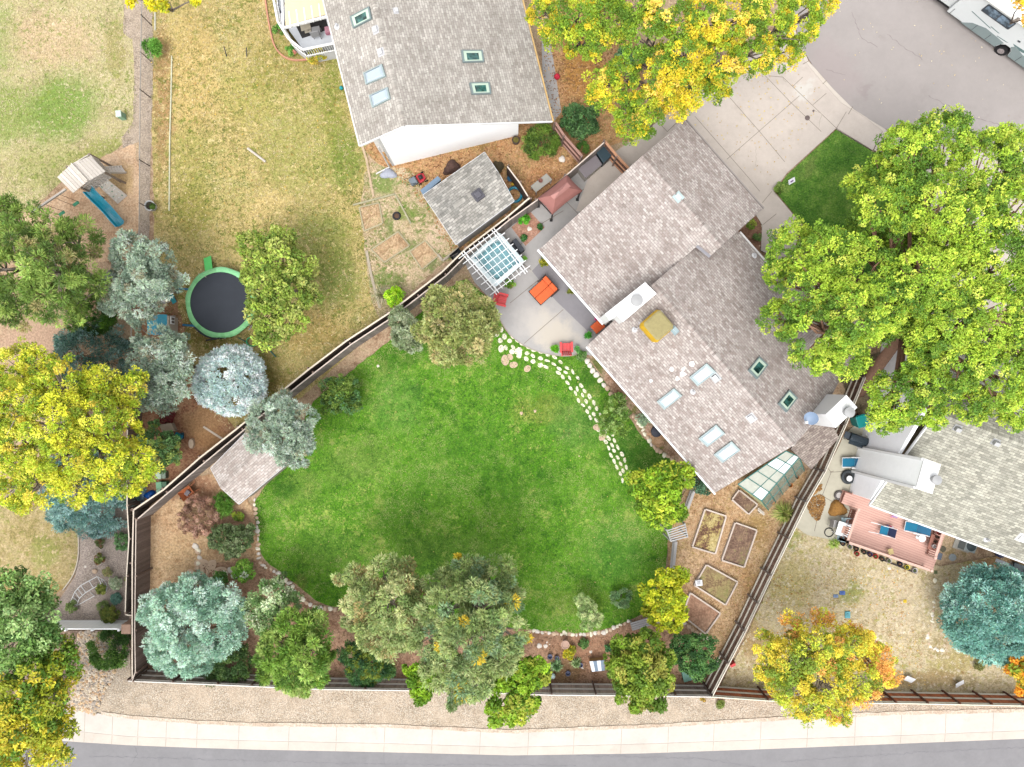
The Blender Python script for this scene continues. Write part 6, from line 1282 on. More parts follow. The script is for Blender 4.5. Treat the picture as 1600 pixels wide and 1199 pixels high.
for sx in (-1, 1):
    for sy in (-1, 1): L(r, 'leg', MB().box((sx * .28, sy * .28, .15), (.05, .05, .3)), fm)
def potted(x, y, s_, pal, label, potc=(170, 120, 90), z=.08, kind='airy', h=.5):
    c = P(x, y, z); r = thing('potted_plant', label, 'potted plant', c)
    L(r, 'pot', MB().lathe((0, 0, 0), [(s_ * .38, 0), (s_ * .55, .3), (s_ * .6, .32), (s_ * .5, .31), (s_ * .45, .26)], 16), M(potc, .7, .1))
    _tn[0] += 1; g = np.random.default_rng(_tn[0]); n = 5 + int(s_ * 16); d = rand_dirs(g, n, .0); cc = d * s_ * .62; cc[:, 2] = cc[:, 2] * .8 + .36
    arr = leaf_cloud(g, cc, np.full(n, s_ * .42), 34, .16, .045, .7, np.array([LC(p) for p in pal]), g.integers(0, len(pal), n), .8)
    o = quads_obj('foliage', *arr, leafm); COL.objects.link(o); o.parent = r
potted(849, 411, .34, [(150, 156, 40), (120, 134, 40), (176, 170, 60)], 'yellow green potted plant under the white gutter next to the orange loveseat', (150, 150, 60))
potted(891, 456, .26, [(140, 144, 60), (116, 126, 44)], 'smaller olive potted plant against the house gutter in the middle', (130, 120, 100))
potted(797, 447, .36, [(110, 160, 40), (140, 184, 60), (84, 130, 34)], 'spreading green potted plant at the lower side of the pergola')
potted(818, 406, .2, [(120, 176, 60), (150, 190, 90)], 'small green potted plant by the right corner of the pergola')
potted(866, 546, .28, [(110, 180, 40), (140, 206, 60), (84, 150, 34)], 'bright green potted plant left of the lower red chair')
potted(902, 547, .22, [(84, 150, 70), (110, 170, 90)], 'small green potted plant right of the lower red chair')
potted(918, 525, .26, [(70, 150, 50), (96, 176, 64)], 'round green potted plant at the roof corner')
potted(931, 498, .14, [(206, 30, 140), (180, 40, 120)], 'little pot of magenta flowers by the orange chair')
# --- gazebo with mauve canopy ---
def gazebo():
    z = 2.05; cs = [P(840, 310, z), P(886, 273, z), P(910, 298, z), P(863, 335, z)]; ctr = sum(cs, Vector()) / 4; root = thing('gazebo', 'mauve fabric canopy gazebo standing against the back fence', 'gazebo', (ctr.x, ctr.y, .08))
    cm = M((182, 124, 116), .85, .06, k=.46, bump=.05); pk = ctr + Vector((0, 0, .75)); rdir = (cs[1] - cs[0]).normalized() * .35
    t1 = [cs[i].lerp(pk + (rdir if i in (1, 2) else -rdir), .8) for i in range(4)]
    mb = MB(); N = 8; ring = []
    for i in range(4):
        a, b = cs[i], cs[(i + 1) % 4]; a1, b1 = t1[i], t1[(i + 1) % 4]
        for k in range(N):
            f, g = k / N, (k + 1) / N; sag = lambda t: (ctr - a.lerp(b, t)).normalized() * .05 * math.sin(math.pi * t) + Vector((0, 0, .05 * math.sin(math.pi * t)))
            p, q = a.lerp(b, f) + sag(f), a.lerp(b, g) + sag(g); mp = lambda u, v: u.lerp(v, .5) - Vector((0, 0, .07))
            p1, q1 = a1.lerp(b1, f), b1 * 0 + a1.lerp(b1, g); mb.add([p, q, mp(q, q1), mp(p, p1), q1, p1, p - Vector((0, 0, .16)), q - Vector((0, 0, .16))], [(0, 1, 2, 3), (3, 2, 4, 5), (6, 7, 1, 0)])
    part(root, 'canopy', mb, cm, smooth=True)
    up = MB(); t2 = [p + (p - pk) * .25 + Vector((0, 0, .16)) for p in t1]; pk2a, pk2b = pk + Vector((0, 0, .2)) - rdir * .4, pk + Vector((0, 0, .2)) + rdir * .4
    up.add(t2 + [pk2a, pk2b], [(0, 1, 5, 4), (1, 2, 5), (2, 3, 4, 5), (3, 0, 4)]); part(root, 'top_tier', up, M((192, 138, 130), .85, .05, k=.5, bump=.05))
    for p in cs:
        q = p + (ctr - p).normalized() * .12; part(root, 'leg', MB().box((q.x, q.y, 1.07), (.07, .07, 1.98)).box((q.x, q.y, .1), (.18, .18, .03)), black)
    v = MB()
    for i in (3, 0): a, b = cs[i], cs[(i + 1) % 4]; v.beam(a.lerp(b, .05) - Vector((0, 0, .15)), a.lerp(b, .95) - Vector((0, 0, .15)), .03, .2)
    part(root, 'valance', v, M((60, 50, 50), .8, .1))
gazebo()
def boxy(name, label, cat, px4, z0, h, mat, lid=None, group=None, bevel=.02, extra=None):
    q = [P(x, y, z0 + h) for x, y in px4]; c = sum(q, Vector()) / 4; c.z = z0
    r = thing(name, label, cat, c, group); part(r, 'body', MB().prism([c + (p - c) * .95 for p in q], z0, z0 + h - .06), mat, bevel=bevel)
    part(r, 'lid', MB().prism(q, z0 + h - .06, z0 + h), lid or mat, bevel=bevel); return r
boxy('covered_spa', 'long box with grey vinyl lid and white sides by the dark bin', 'spa', [(903, 264), (931, 242), (941, 257), (915, 279)], .08, .85, M((206, 200, 190), .7, .05), M((140, 132, 136), .6, .06))
boxy('wheeled_bin', 'dark slate bin with lid in the corner beyond the grey covered spa', 'bin', [(932, 238), (944, 228), (956, 243), (943, 255)], .08, 1.0, M((50, 66, 74), .5, .08, bump=0), M((58, 78, 88), .4, .1, bump=0), bevel=.04)
q = [P(x, y, .75) for x, y in [(829, 291), (854, 271), (863, 281), (837, 301)]]; c = sum(q, Vector()) / 4; r = thing('garden_table', 'plain grey table standing outside the fence beside the mauve gazebo', 'table', (c.x, c.y, 0)); part(r, 'tabletop', MB().prism(q, .72, .75), M((176, 172, 162), .7, .08), bevel=.005)
for p in q: e = p + (c - p) * .12; part(r, 'leg', MB().box((e.x, e.y, .36), (.05, .05, .72)), offw)
c = P(844.5, 283, .75); one('brown_bowl', 'little brown bowl on the grey table outside the fence', 'bowl', MB().lathe(c, [(.07, 0), (.14, .1), (.1, .09), (.02, .03)], 12), M((140, 90, 76), .6, .1), c)
def ring_thing(name, label, cat, x, y, z, R, r_, mat, n=28, m=8, parent=None):
    c = P(x, y, z); mb = MB(); v = []
    for i in range(n):
        a = 2 * math.pi * i / n
        for j in range(m): b = 2 * math.pi * j / m; v.append(((R + r_ * math.cos(b)) * math.cos(a) + c.x, (R + r_ * math.cos(b)) * math.sin(a) + c.y, c.z + r_ + r_ * math.sin(b)))
    mb.add(v, [(i * m + j, ((i + 1) % n) * m + j, ((i + 1) % n) * m + (j + 1) % m, i * m + (j + 1) % m) for i in range(n) for j in range(m)])
    if parent is not None: return part(parent, name, mb, mat, smooth=True)
    return one(name, label, cat, mb, mat, c, smooth=True)
ring_thing('inflatable_pool', 'blue paddling pool ring behind the grey shed', 'paddling pool', 804, 305, .0, .44, .09, M((40, 160, 190), .3, .06, bump=0))
c = P(797, 281, 0); one('toy_bucket', 'blue toy bucket behind the shed at the narrow fence corner', 'toy', MB().lathe(c, [(.14, 0), (.18, .3), (.2, .31), (.16, .28)], 14), M((40, 110, 150), .4, .08, bump=0), c)
c = P(802, 288, 0); one('toy_truck', 'yellow and red toy beside the paddling pool ring', 'toy', MB().box(c + Vector((0, 0, .1)), (.3, .16, .1), .6).box(c + Vector((.08, .04, .2)), (.12, .14, .12), .6, (1, .4, .4, 1)).lathe(c + Vector((-.1, -.1, 0)), [(.05, 0), (.05, .1)], 8, .3), M((230, 190, 50), .4, .08, bump=0), c, bevel=.01)
# --- mower, lean-to shelf, tarps by the shed ---
c = P(653, 283, 0); r = thing('lawn_mower', 'red lawn mower with grey grass bag near the north house wall', 'lawn mower', c, rz=math.radians(-150 + 180))
L(r, 'deck', MB().prism([(.0, -.26), (.3, -.28), (.52, -.16), (.52, .16), (.3, .28), (.0, .26)], .12, .3), M((210, 50, 64), .4, .08, bump=0), bevel=.03)
L(r, 'engine', MB().box((.24, 0, .38), (.26, .26, .16)).lathe((.24, 0, .46), [(.1, 0), (.1, .05), (.03, .07)], 12), black, bevel=.02)
for sx in (.02, .46):
    for sy in (-.3, .3): L(r, 'wheel', MB().tube([(sx, sy - .025, .1), (sx, sy + .025, .1)], .1, 14), black)
L(r, 'grass_bag', MB().prism([(-.5, -.22), (-.06, -.24), (-.06, .24), (-.5, .22)], .2, .52), M((130, 140, 150), .7, .1), bevel=.05)
L(r, 'handle', MB().tube([(.05, -.22, .3), (-.7, -.2, .95), (-.7, .2, .95), (.05, .22, .3)], .015), black)
q = [P(x, y, 1.5) for x, y in [(656.5, 297.5), (684, 275), (689.5, 281), (661, 305)]]; c = sum(q, Vector()) / 4; r = thing('storage_locker', 'narrow locker with blue grey lid against the upper left wall of the shed', 'locker', (c.x, c.y, 0)); part(r, 'body', MB().prism([c + (p - c) * .93 for p in q], 0, 1.44), M((90, 104, 116), .6, .08)); part(r, 'lid', MB().prism(q, 1.44, 1.5), M((128, 152, 176), .5, .06, bump=0), bevel=.01)
def lump(name, label, cat, x, y, rx, ry, h, mat, seed=1, rz=0, z=0, n=16, col=1):
    c = P(x, y, z); r_ = random.Random(seed); mb = MB(); v = []
    for k, (f, zz) in enumerate(((1, 0), (.92, .45), (.7, .8), (.35, .98))):
        for i in range(n):
            a = 2 * math.pi * i / n; w_ = f * (1 + .18 * math.sin(3 * a + seed) + r_.uniform(-.08, .08)); xx, yy = rx * S * w_ * math.cos(a), ry * S * w_ * math.sin(a)
            v.append((c.x + xx * math.cos(rz) - yy * math.sin(rz), c.y + xx * math.sin(rz) + yy * math.cos(rz), c.z + h * zz * r_.uniform(.85, 1.1)))
    v.append((c.x, c.y, c.z + h)); mb.add(v, [(j * n + i, j * n + (i + 1) % n, (j + 1) * n + (i + 1) % n, (j + 1) * n + i) for j in range(3) for i in range(n)] + [(3 * n + i, 3 * n + (i + 1) % n, 4 * n) for i in range(n)], col)
    return one(name, label, cat, mb, mat, c, smooth=True)
lump('tarpaulin', 'crumpled pale grey tarp on the ground by the corner of the north house', 'tarp', 607, 272, 13, 8, .25, M((186, 190, 204), .6, .15, ns=6, bump=.4), 3)
lump('brush_pile', 'dark brown heap between the grey shed and the north house wall', 'pile', 706, 263, 14, 10, .5, M((104, 78, 70), .95, .3, ns=7, bump=.9, fine=12), 4, .5)
lump('brush_pile', 'dark pile of trimmings at the upper right corner of the grey shed', 'pile', 779, 261, 8, 10, .3, M((96, 84, 60), .95, .3, ns=7, bump=.9), 14, .5)
# --- vegetable plots in the neighbour's garden ---
def bed_frame(label, px4, h=.14, w_=.09, col=(196, 184, 150), soil=None, zs=.06, name='garden_bed', group=None, patchy=None):
    q = [P(x, y, h) for x, y in px4]; c = sum(q, Vector()) / 4; r = thing(name, label, 'raised bed', (c.x, c.y, 0), group); m = wood_mat('bed_timber', col, .12)
    for i in range(4):
        a, b = q[i], q[(i + 1) % 4]; d = (b - a).normalized(); a2, b2 = Vector((a.x, a.y, h / 2)) + d * w_ * .5, Vector((b.x, b.y, h / 2)) - d * w_ * .5 * 0
        part(r, 'side_board', MB().beam(a2, b2, w_, h, random.uniform(.9, 1.1)), m)
    if soil: part(r, 'soil', MB().prism([c + (p - c) * .95 for p in q], 0, zs), soil)
    return r
s1 = ground_mat('plot_soil', [(160, 128, 96), (196, 162, 124), (216, 186, 150), (150, 142, 88)], mid=2.5)
for lb, q in [('weathered plot frame at the upper left of the vegetable patch', [(561, 324), (592, 317), (598, 349), (569, 361)]), ('weathered plot frame in the middle of the vegetable patch', [(580, 390), (622, 362), (640, 384), (600, 410)]), ('weathered plot frame nearest the diagonal fence', [(640, 393), (664, 376), (685, 400), (659, 421)])]: bed_frame(lb, q, .1, .08, (190, 180, 146), s1, .05, group='plot frames in the vegetable patch')
edging('timber_edging', 'long grey timber along the top and right of the vegetable patch', [(552, 321), (617, 304), (626, 320), (642, 350)], (190, 184, 150), .1, .1)
edging('timber_edging', 'loose timber length between the vegetable patch and the shed corner', [(684, 398), (692, 408), (716, 388)], (200, 188, 168), .12, .12)
def tyre_planter(x, y, R, label, col=(40, 40, 44), z=0, fill=(110, 84, 66)):
    c = P(x, y, z); r = thing('tyre_planter', label, 'tyre planter', c); ring_thing('tyre', None, None, x, y, z, R * .8, R * .24, M(col, .7, .1), parent=r); part(r, 'soil', MB().lathe(c, [(R * .62, 0), (R * .6, R * .3), (R * .1, R * .36)], 14), M(fill, .95, .25, bump=.5)); return r
tyre_planter(620, 338, .26, 'small black tyre planter in the vegetable patch')
c = P(714, 402, 0); r = thing('wheelbarrow', 'dark wheelbarrow tipped against the outer fence near the pergola', 'wheelbarrow', c, rz=.7)
L(r, 'tray', MB().add([(-.35, -.28, .5), (.4, -.28, .55), (.4, .28, .55), (-.35, .28, .5), (-.2, -.15, .25), (.2, -.15, .25), (.2, .15, .25), (-.2, .15, .25)], [(4, 5, 1, 0), (5, 6, 2, 1), (6, 7, 3, 2), (7, 4, 0, 3), (7, 6, 5, 4)]), M((44, 48, 52), .5, .1)); L(r, 'wheel', MB().tube([(.45, -.04, .16), (.45, .04, .16)], .16, 16), black)
for sy in (-1, 1): L(r, 'handle', MB().tube([(.45, sy * .08, .16), (-.75, sy * .26, .5)], .02), M((150, 140, 130), .6, .1))
# --- golden lawn bits ---
def pot_ring(x, y, R, label, c1=(206, 206, 204)):
    c = P(x, y, 0); r = thing('planter_pot', label, 'planter', c); part(r, 'rim', MB().lathe(c, [(R * .8, 0), (R, .4), (R * .98, .42), (R * .8, .42), (R * .72, .3)], 24), M(c1, .5, .05)); part(r, 'soil', MB().lathe(c, [(R * .76, .2), (R * .74, .36), (.02, .38)], 18), M((70, 66, 50), .95, .3))
pot_ring(239, 324, .33, 'white rimmed round planter right of the chain link fence'); bush('sprig of green growing in the white rimmed planter', 239, 323, 6, .9, [(90, 120, 50), (70, 100, 40)], name='potted_sprig', cat='plant', hbase=.35)
c = P(194, 184, 0); r = thing('utility_box', 'pale green utility pedestal on the west lawn by the gravel strip', 'utility box', c); part(r, 'body', MB().box(c + Vector((0, 0, .3)), (.3, .36, .6), .1), M((150, 190, 160), .5, .06, bump=0), bevel=.02); part(r, 'cap', MB().box(c + Vector((-.0, .0, .63)), (.34, .4, .06), .1), M((214, 230, 218), .5, .04, bump=0), bevel=.02)
a, b = P(387, 232, .05), P(415, 253, .05); one('drain_pipe', 'pale length of pipe lying on the golden lawn', 'pipe', MB().tube([a, b], .075, 12), M((226, 214, 200), .6, .08), (a + b) / 2)
for i, (x0, y0, x1, y1, lb) in enumerate([(350, 73, 354, 88, 'left of two thin dark pegs leaning in the golden lawn'), (385, 75, 385.5, 89, 'right of two thin dark pegs leaning in the golden lawn')]):
    a, b = P(x0, y0, .5), P(x1, y1, 0); one('metal_peg', lb, 'peg', MB().tube([a, b], .03, 6), M((70, 74, 84), .5, .1), b)
c = P(534, 139, 0); one('play_ball', 'turquoise ball lying against the north house roof edge', 'ball', MB().lathe(c, [(.01, 0), (.09, .03), (.13, .13), (.09, .23), (.01, .26)], 14), M((30, 170, 176), .4, .04, bump=0), c, smooth=True)
c = P(870, 123, 0); one('flower_pot', 'crimson flower clump beside the walk of the north house', 'flowers', MB().lathe(c, [(.1, 0), (.15, .2), (.2, .28), (.14, .4), (.03, .44)], 9), M((220, 40, 70), .7, .2, ns=10, bump=.5), c)
c = P(806, 222, 0); r = thing('planter_pot', 'dark brown barrel pot below the right end of the white gable wall', 'planter', c); part(r, 'rim', MB().lathe(c, [(.2, 0), (.25, .4), (.22, .42), (.18, .36)], 16), M((84, 66, 64), .6, .15)); part(r, 'soil', MB().lathe(c, [(.19, .2), (.18, .36), (.02, .38)], 12), M((120, 110, 50), .95, .3))
# --- trampoline ---
def trampoline():
    z = .8; c = P(345, 473, z); R = 54 * S * (1 - z / H); root = thing('trampoline', 'round trampoline with dark mat and green safety pad', 'trampoline', (c.x, c.y, 0))
    part(root, 'jumping_mat', MB().lathe((c.x, c.y, z - .02), [(R * .89, 0), (R * .89, .012), (R * .4, -.01), (.01, -.02)], 48), M((54, 59, 68), .8, .1, ns=1.5, k=.5))
    pad = MB(); N = 48; v = []
    for i in range(N):
        a = 2 * math.pi * i / N; w_ = 1 + .012 * math.sin(9 * a)
        for f, dz in ((.88, .03), (.93, .06 + .01 * math.sin(20 * a)), (1.02 * w_, .02), (1.03 * w_, -.04)): v.append((c.x + R * f * math.cos(a), c.y + R * f * math.sin(a), z + dz))
    cols = [(1, 1, 1, 1) if i % 6 else (.8, .85, .8, 1) for i in range(N)]
    for i in range(N):
        j = (i + 1) % N; q = [v[i * 4 + k] for k in range(4)] + [v[j * 4 + k] for k in range(4)]; col = (1.35, 1.3, 1.45, 1) if 2 < i < 13 else cols[i]
        pad.add(q, [(0, 1, 5, 4), (1, 2, 6, 5), (2, 3, 7, 6)], col)
    part(root, 'safety_pad', pad, M((140, 212, 146), .6, .14, ns=4, bump=.3, dirt=(90, 176, 110)), smooth=True)
    part(root, 'rim', MB().tube([(c.x + R * .98 * math.cos(a), c.y + R * .98 * math.sin(a), z - .05) for a in [i * math.pi / 18 for i in range(37)]], .03, 6), steel)
    for k in range(6):
        a = .35 + k * math.pi / 3; x, y = c.x + R * math.cos(a), c.y + R * math.sin(a); part(root, 'leg', MB().tube([(x, y, z), (x + .1 * math.cos(a), y + .1 * math.sin(a), .04)], .03).tube([(x + .35 * math.sin(a), y - .35 * math.cos(a), .03), (x - .35 * math.sin(a), y + .35 * math.cos(a), .03)], .03), steel)
    for x, y, t in ((276, 451, 'b'), (286, 508, 'b')):
        b = P(x, y, .05); e = P(x + 26, y + 2, z * .9); part(root, 'blue_sleeve', MB().tube([b, e], .07, 8), M((40, 120, 160), .6, .1))
    # dropped net at the left rim, ladder slide at the top
    nb = MB(); nb.lathe((c.x - .55, c.y - .1, .03), [(R * .98, 0), (R * .99, .03), (R * .5, .03)], 32, sx=.92); part(root, 'fallen_net', nb, M((74, 78, 84), .9, .12))
    a = P(324, 402, .1); b = P(327, 428, .82); part(root, 'step_ramp', MB().beam(a, b, .5, .05), M((96, 220, 110), .4, .08, bump=0), bevel=.02)
    part(root, 'bent_pole', MB().tube([P(310, 428, .2), P(322, 433, .9)], .025), M((210, 200, 180), .4, .1)); part(root, 'bent_pole', MB().tube([P(322, 532, .7), P(342, 529, .9)], .05), black)
trampoline()
c = P(395, 534, 0); r = thing('swing_frame', 'fallen green metal hoop and bars on the grass below the trampoline', 'frame', c)
part(r, 'hoop', MB().tube([P(394 + 9 * math.cos(t * .35), 534 + 7 * math.sin(t * .35), .12) for t in range(19)], .04), M((60, 200, 130), .4, .08, bump=0)); part(r, 'bar', MB().tube([P(372, 528, .1), P(388, 536, .1)], .03).tube([P(402, 538, .1), P(420, 543, .15)], .03).tube([P(417, 543, .15), P(431, 558, .1)], .04), M((40, 110, 100), .5, .1)); part(r, 'bar', MB().tube([P(423, 543, .15), P(441, 531, .1)], .035), M((70, 60, 66), .6, .1)); part(r, 'joint', MB().box(P(418, 542, .2), (.36, .16, .1), -.2), M((150, 240, 190), .5, .06, bump=0), bevel=.03)
# --- small playhouse & toy slide ---
def playhouse():
    root = thing('playhouse', 'small children playhouse with turquoise roof and white window', 'playhouse', P(256, 508, 0)); z = 1.25
    a, b, c, d = P(230, 492, z), P(261, 492, z), P(261, 523, z), P(230, 523, z); r1, r2 = P(246, 491, 1.65), P(246, 524, 1.65)
    tm = M((72, 178, 206), .45, .08, bump=0, dirt=(130, 190, 205))
    part(root, 'roof', MB().slab([a, r1, r2, d], .05, 1.1).slab([r1, b, c, r2], .05, .92), tm)
    w_ = [P(233, 494, z), P(263, 494, z), P(263, 521, z), P(233, 521, z)]; part(root, 'wall', MB().prism([(p.x, p.y) for p in w_], 0, z - .03), M((206, 190, 172), .6, .05))
    e = P(266, 501, .8); x = w_[1].x + .03; o = part(root, 'window', MB().box((x, P(0, 501, .8).y, .8), (.05, .46, .46)), white, bevel=.01); part(o, 'pane', MB().box((x + .03, P(0, 501, .8).y + .1, .8), (.01, .14, .34)).box((x + .03, P(0, 501, .8).y - .1, .8), (.01, .14, .34)), M((120, 104, 96), .4, .1))
    part(root, 'porch_board', MB().prism([P(261, 493, .1), P(274, 493, .1), P(274, 520, .1), P(261, 520, .1)], 0, .1), M((196, 176, 160), .7, .08))
playhouse()
c = P(265, 466, 0); r = thing('toy_slide', 'small teal and white toddler slide next to the trampoline', 'slide', c)
part(r, 'slide_bed', MB().slab([P(262, 459, .6), P(268, 456, .6), P(276, 472, .12), P(270, 476, .12)], .05), M((40, 150, 160), .4, .06, bump=0), bevel=.01); part(r, 'ladder', MB().box(P(260, 457, .35), (.4, .35, .7), .4), M((44, 120, 130), .5, .08)); part(r, 'side_panel', MB().box(P(258, 470, .25), (.5, .3, .4), .5), M((206, 204, 204), .6, .06), bevel=.04)
# --- timber play set ---
def playset():
    root = thing('play_set', 'weathered timber play set with roof, rock ramp, ladder and blue slide', 'play set', P(150, 292, 0)); wm = wood_mat('playset_timber', (234, 224, 212), .12); dk = wood_mat('playset_dark', (160, 142, 126), .2)
    def pl_roof(q, n, gap=.02):
        a, b, c, d = q; mb = MB()
        for k in range(n):
            f, g = (k + .04) / n, (k + .96) / n; mb.slab([a.lerp(d, f), b.lerp(c, f), b.lerp(c, g), a.lerp(d, g)], .03, random.uniform(.82, 1.12))
        part(root, 'roof_panel', mb, wm)
    rA, rB = P(113, 256, 3.2), P(138, 283, 3.2)
    pl_roof([P(141, 244, 2.75), P(165, 268, 2.75), rB, rA], 6); pl_roof([P(89, 277, 2.75), P(114, 302, 2.75), rB - Vector((.05, 0, .02)), rA - Vector((.05, 0, .02))], 6)
    part(root, 'ridge_board', MB().beam(rA + Vector((0, 0, .05)), rB + Vector((0, 0, .05)), .06, .16), wm)
    dz = 1.4; D_ = [P(118, 268, dz), P(152, 248, dz), P(176, 276, dz), P(141, 300, dz)]; part(root, 'deck', MB().prism([(p.x, p.y) for p in D_], dz - .08, dz), wm)
    for p in D_: part(root, 'post', MB().box((p.x, p.y, 1.12), (.1, .1, 2.24)), dk)
    for i in range(4):
        a, b = D_[i], D_[(i + 1) % 4]; rr_ = MB().beam(a + Vector((0, 0, .75)), b + Vector((0, 0, .75)), .05, .1)
        for k in range(8): p = a.lerp(b, (k + .5) / 8); rr_.beam(p, p + Vector((0, 0, .72)), .04, .09, random.uniform(.8, 1.1), up=(1, 0, 0))
        part(root, 'railing', rr_, wm)
    a, b, c, d = P(154, 291, dz), P(168, 281, dz), P(199, 306, .05), P(184, 319, .05); ramp = part(root, 'rock_ramp', MB().slab([a, b, c, d], .05), wm)
    gm = [M((240, 240, 236), .6, .04), M((60, 70, 70), .6, .1), M((150, 180, 160), .6, .1)]
    for i in range(5):
        for j in range(3): p = a.lerp(d, (i + .6) / 5.4).lerp(b.lerp(c, (i + .6) / 5.4), (j + .5 + .2 * (i % 2)) / 3.3); part(ramp, 'climbing_hold', MB().lathe(p + Vector((0, 0, .0)), [(.055, 0), (.04, .05), (.01, .06)], 7), gm[0] if (i + j) % 3 else gm[2])
    a, b, c, d = P(163, 262, dz), P(167, 270, dz), P(197, 270, .05), P(190, 260, .05); lad = MB().beam(a, d, .05, .1).beam(b, c, .05, .12)
    for k in range(6): t = (k + .5) / 6; lad.beam(a.lerp(d, t), b.lerp(c, t), .14, .03, 1.1)
    part(root, 'ladder', lad, wm); part(root, 'brace', MB().beam(P(176, 277, .9), P(189, 285, .05), .07, .07), dk)
    # swing beam, legs and two swings
    e0, e1 = P(103, 296, 2.3), P(50, 332, 2.3); part(root, 'swing_beam', MB().beam(e0, e1, .1, .14), wm)
    for x, y in ((62, 336), (55, 322)): part(root, 'beam_leg', MB().beam(e1, P(x, y, .0), .09, .09), dk)
    sm = M((60, 150, 110), .5, .08, bump=0); rm = M((96, 74, 60), .7, .1)
    for t, nm in ((.28, 0), (.72, 1)):
        p = e0.lerp(e1, t); s_ = MB().box((p.x + .02, p.y, .5), (.42, .2, .04), .6); o = part(root, 'swing_seat', s_, sm, bevel=.015); dd = Vector((math.cos(.6), math.sin(.6), 0)) * .2
        part(o, 'rope', MB().tube([p + dd * .9, Vector((p.x, p.y, .5)) + dd], .012, 4).tube([p - dd * .9, Vector((p.x, p.y, .5)) - dd], .012, 4), rm)
    a = P(139, 299, dz + .05); prof = []; mb = MB(); A0, A1 = P(141, 298, dz + .05), P(190, 352, .15); d_ = (A1 - A0); d_.z = 0; d_.normalize(); s_ = Vector((-d_.y, d_.x, 0)); N = 14; v = []
    for i in range(N + 1):
        t = i / N; c_ = A0.lerp(A1, t); c_.z = (dz + .05) * (1 - t) ** 1.15 + .14 + .06 * math.sin(t * 9)
        for o_, h_ in ((-.34, .16), (-.28, .2), (-.2, .02), (0, -.03), (.2, .02), (.28, .2), (.34, .16)): v.append(c_ + s_ * o_ + Vector((0, 0, h_)))
    for i in range(N):
        for j in range(6): mb.add([v[i * 7 + j], v[i * 7 + j + 1], v[(i + 1) * 7 + j + 1], v[(i + 1) * 7 + j]], [(0, 1, 2, 3)])
    part(root, 'slide', mb, M((20, 150, 176), .22, .05, bump=0, spec=.6, k=.55), smooth=True)
playset()
# --- things stacked beside the diagonal fence ---
for i, (x, y, lb) in enumerate([(257, 656, 'left of two dark red slatted crates near the green shrub'), (269, 650, 'right of two dark red slatted crates near the green shrub')]):
    c = P(x, y, 0); mb = MB()
    for k in range(5): mb.box(c + Matrix.Rotation(-.35, 3, 'Z') @ Vector((0, -.36 + k * .18, .2 + k * .0)), (.32, .12, .03), -.35, random.uniform(.8, 1.2))
    for s_ in (-.17, .17): mb.box(c + Matrix.Rotation(-.35, 3, 'Z') @ Vector((s_, 0, .1)), (.03, .95, .2), -.35, 1.2)
    one('slatted_crate', lb, 'crate', mb, M((116, 34, 34), .6, .2), c)
boxy('toy_table', 'beige play table beside the dark red crates', 'table', [(248, 664), (267, 661), (273, 674), (254, 678)], 0, .5, M((176, 160, 140), .6, .08), M((196, 176, 152), .6, .06), bevel=.06)
c = P(282, 681, 0); one('toy_car', 'teal and green ride-on toy near the pale stump', 'toy', MB().box(c + Vector((0, 0, .2)), (.5, .3, .2), -.5).box(c + Vector((.0, .0, .36)), (.26, .24, .14), -.5, (.6, 1.6, .5, 1)).tube([c + Vector((-.18, -.2, .09)), c + Vector((-.18, .2, .09))], .09, 10, .3).tube([c + Vector((.18, -.2, .09)), c + Vector((.18, .2, .09))], .09, 10, .3), M((20, 130, 160), .4, .08, bump=0), c, bevel=.03)
c = P(271, 718, 0); one('watering_can', 'green plastic watering can below the leafy green shrub', 'watering can', MB().lathe(c, [(.14, 0), (.16, .25), (.1, .3), (.08, .28)], 12).tube([c + Vector((.13, 0, .1)), c + Vector((.38, -.05, .32))], .025).tube([c + Vector((-.12, 0, .28)), c + Vector((-.25, 0, .2)), c + Vector((-.14, 0, .06))], .02), M((20, 140, 104), .4, .08, bump=0), c)
c = P(301, 693, 0); one('tree_stump', 'flat pale oval tree stump on the brown ground', 'stump', MB().lathe(c, [(.22, 0), (.2, .22), (.19, .24), (.01, .245)], 18, sx=.8, sy=1.5), M((232, 206, 180), .8, .08, ns=8), c)
a, b = P(318, 667, .03), P(352, 689, .03); one('timber_board', 'pale board lying from the dirt to the diagonal fence', 'board', MB().beam(a, b, .12, .05), M((226, 210, 194), .8, .1), (a + b) / 2)
for i, (x, y, w_, lb, c1) in enumerate([(256, 742, .62, 'translucent pale green tub uppermost of the stack by the diagonal fence', (190, 214, 190)), (257, 757, .66, 'mid green storage tub between the two other tubs', (130, 196, 150)), (256, 768, .5, 'small mint storage tub lowest by the blue tarp', (176, 220, 190))]):
    c = P(x, y, 0); r = thing('storage_tub', lb, 'tub', c, 'green tubs by the diagonal fence', rz=.1 * i); L(r, 'body', MB().prism([(-w_ * .48, -.2), (w_ * .48, -.2), (w_ * .48, .2), (-w_ * .48, .2)], 0, .38), M(tuple(int(q * .72) for q in c1), .5, .06, bump=0), bevel=.03); L(r, 'lid', MB().box((-w_ * .22, 0, .4), (w_ * .55, .44, .05)), M(c1, .4, .04, bump=0), bevel=.02)
lump('tarpaulin', 'bright blue tarp bundle in the corner of the fences', 'tarp', 236, 774, 9, 8, .35, M((10, 96, 190), .5, .1, ns=6, bump=.4), 5)
lump('tarpaulin', 'faded grey blue tarp beside the bright blue one', 'tarp', 222, 772, 7, 14, .3, M((150, 176, 196), .6, .12, ns=6, bump=.4), 6)
c = P(297, 769, 0); r = thing('wheelbarrow', 'rusty orange wheelbarrow beside the west shed', 'wheelbarrow', c, rz=-2.5)
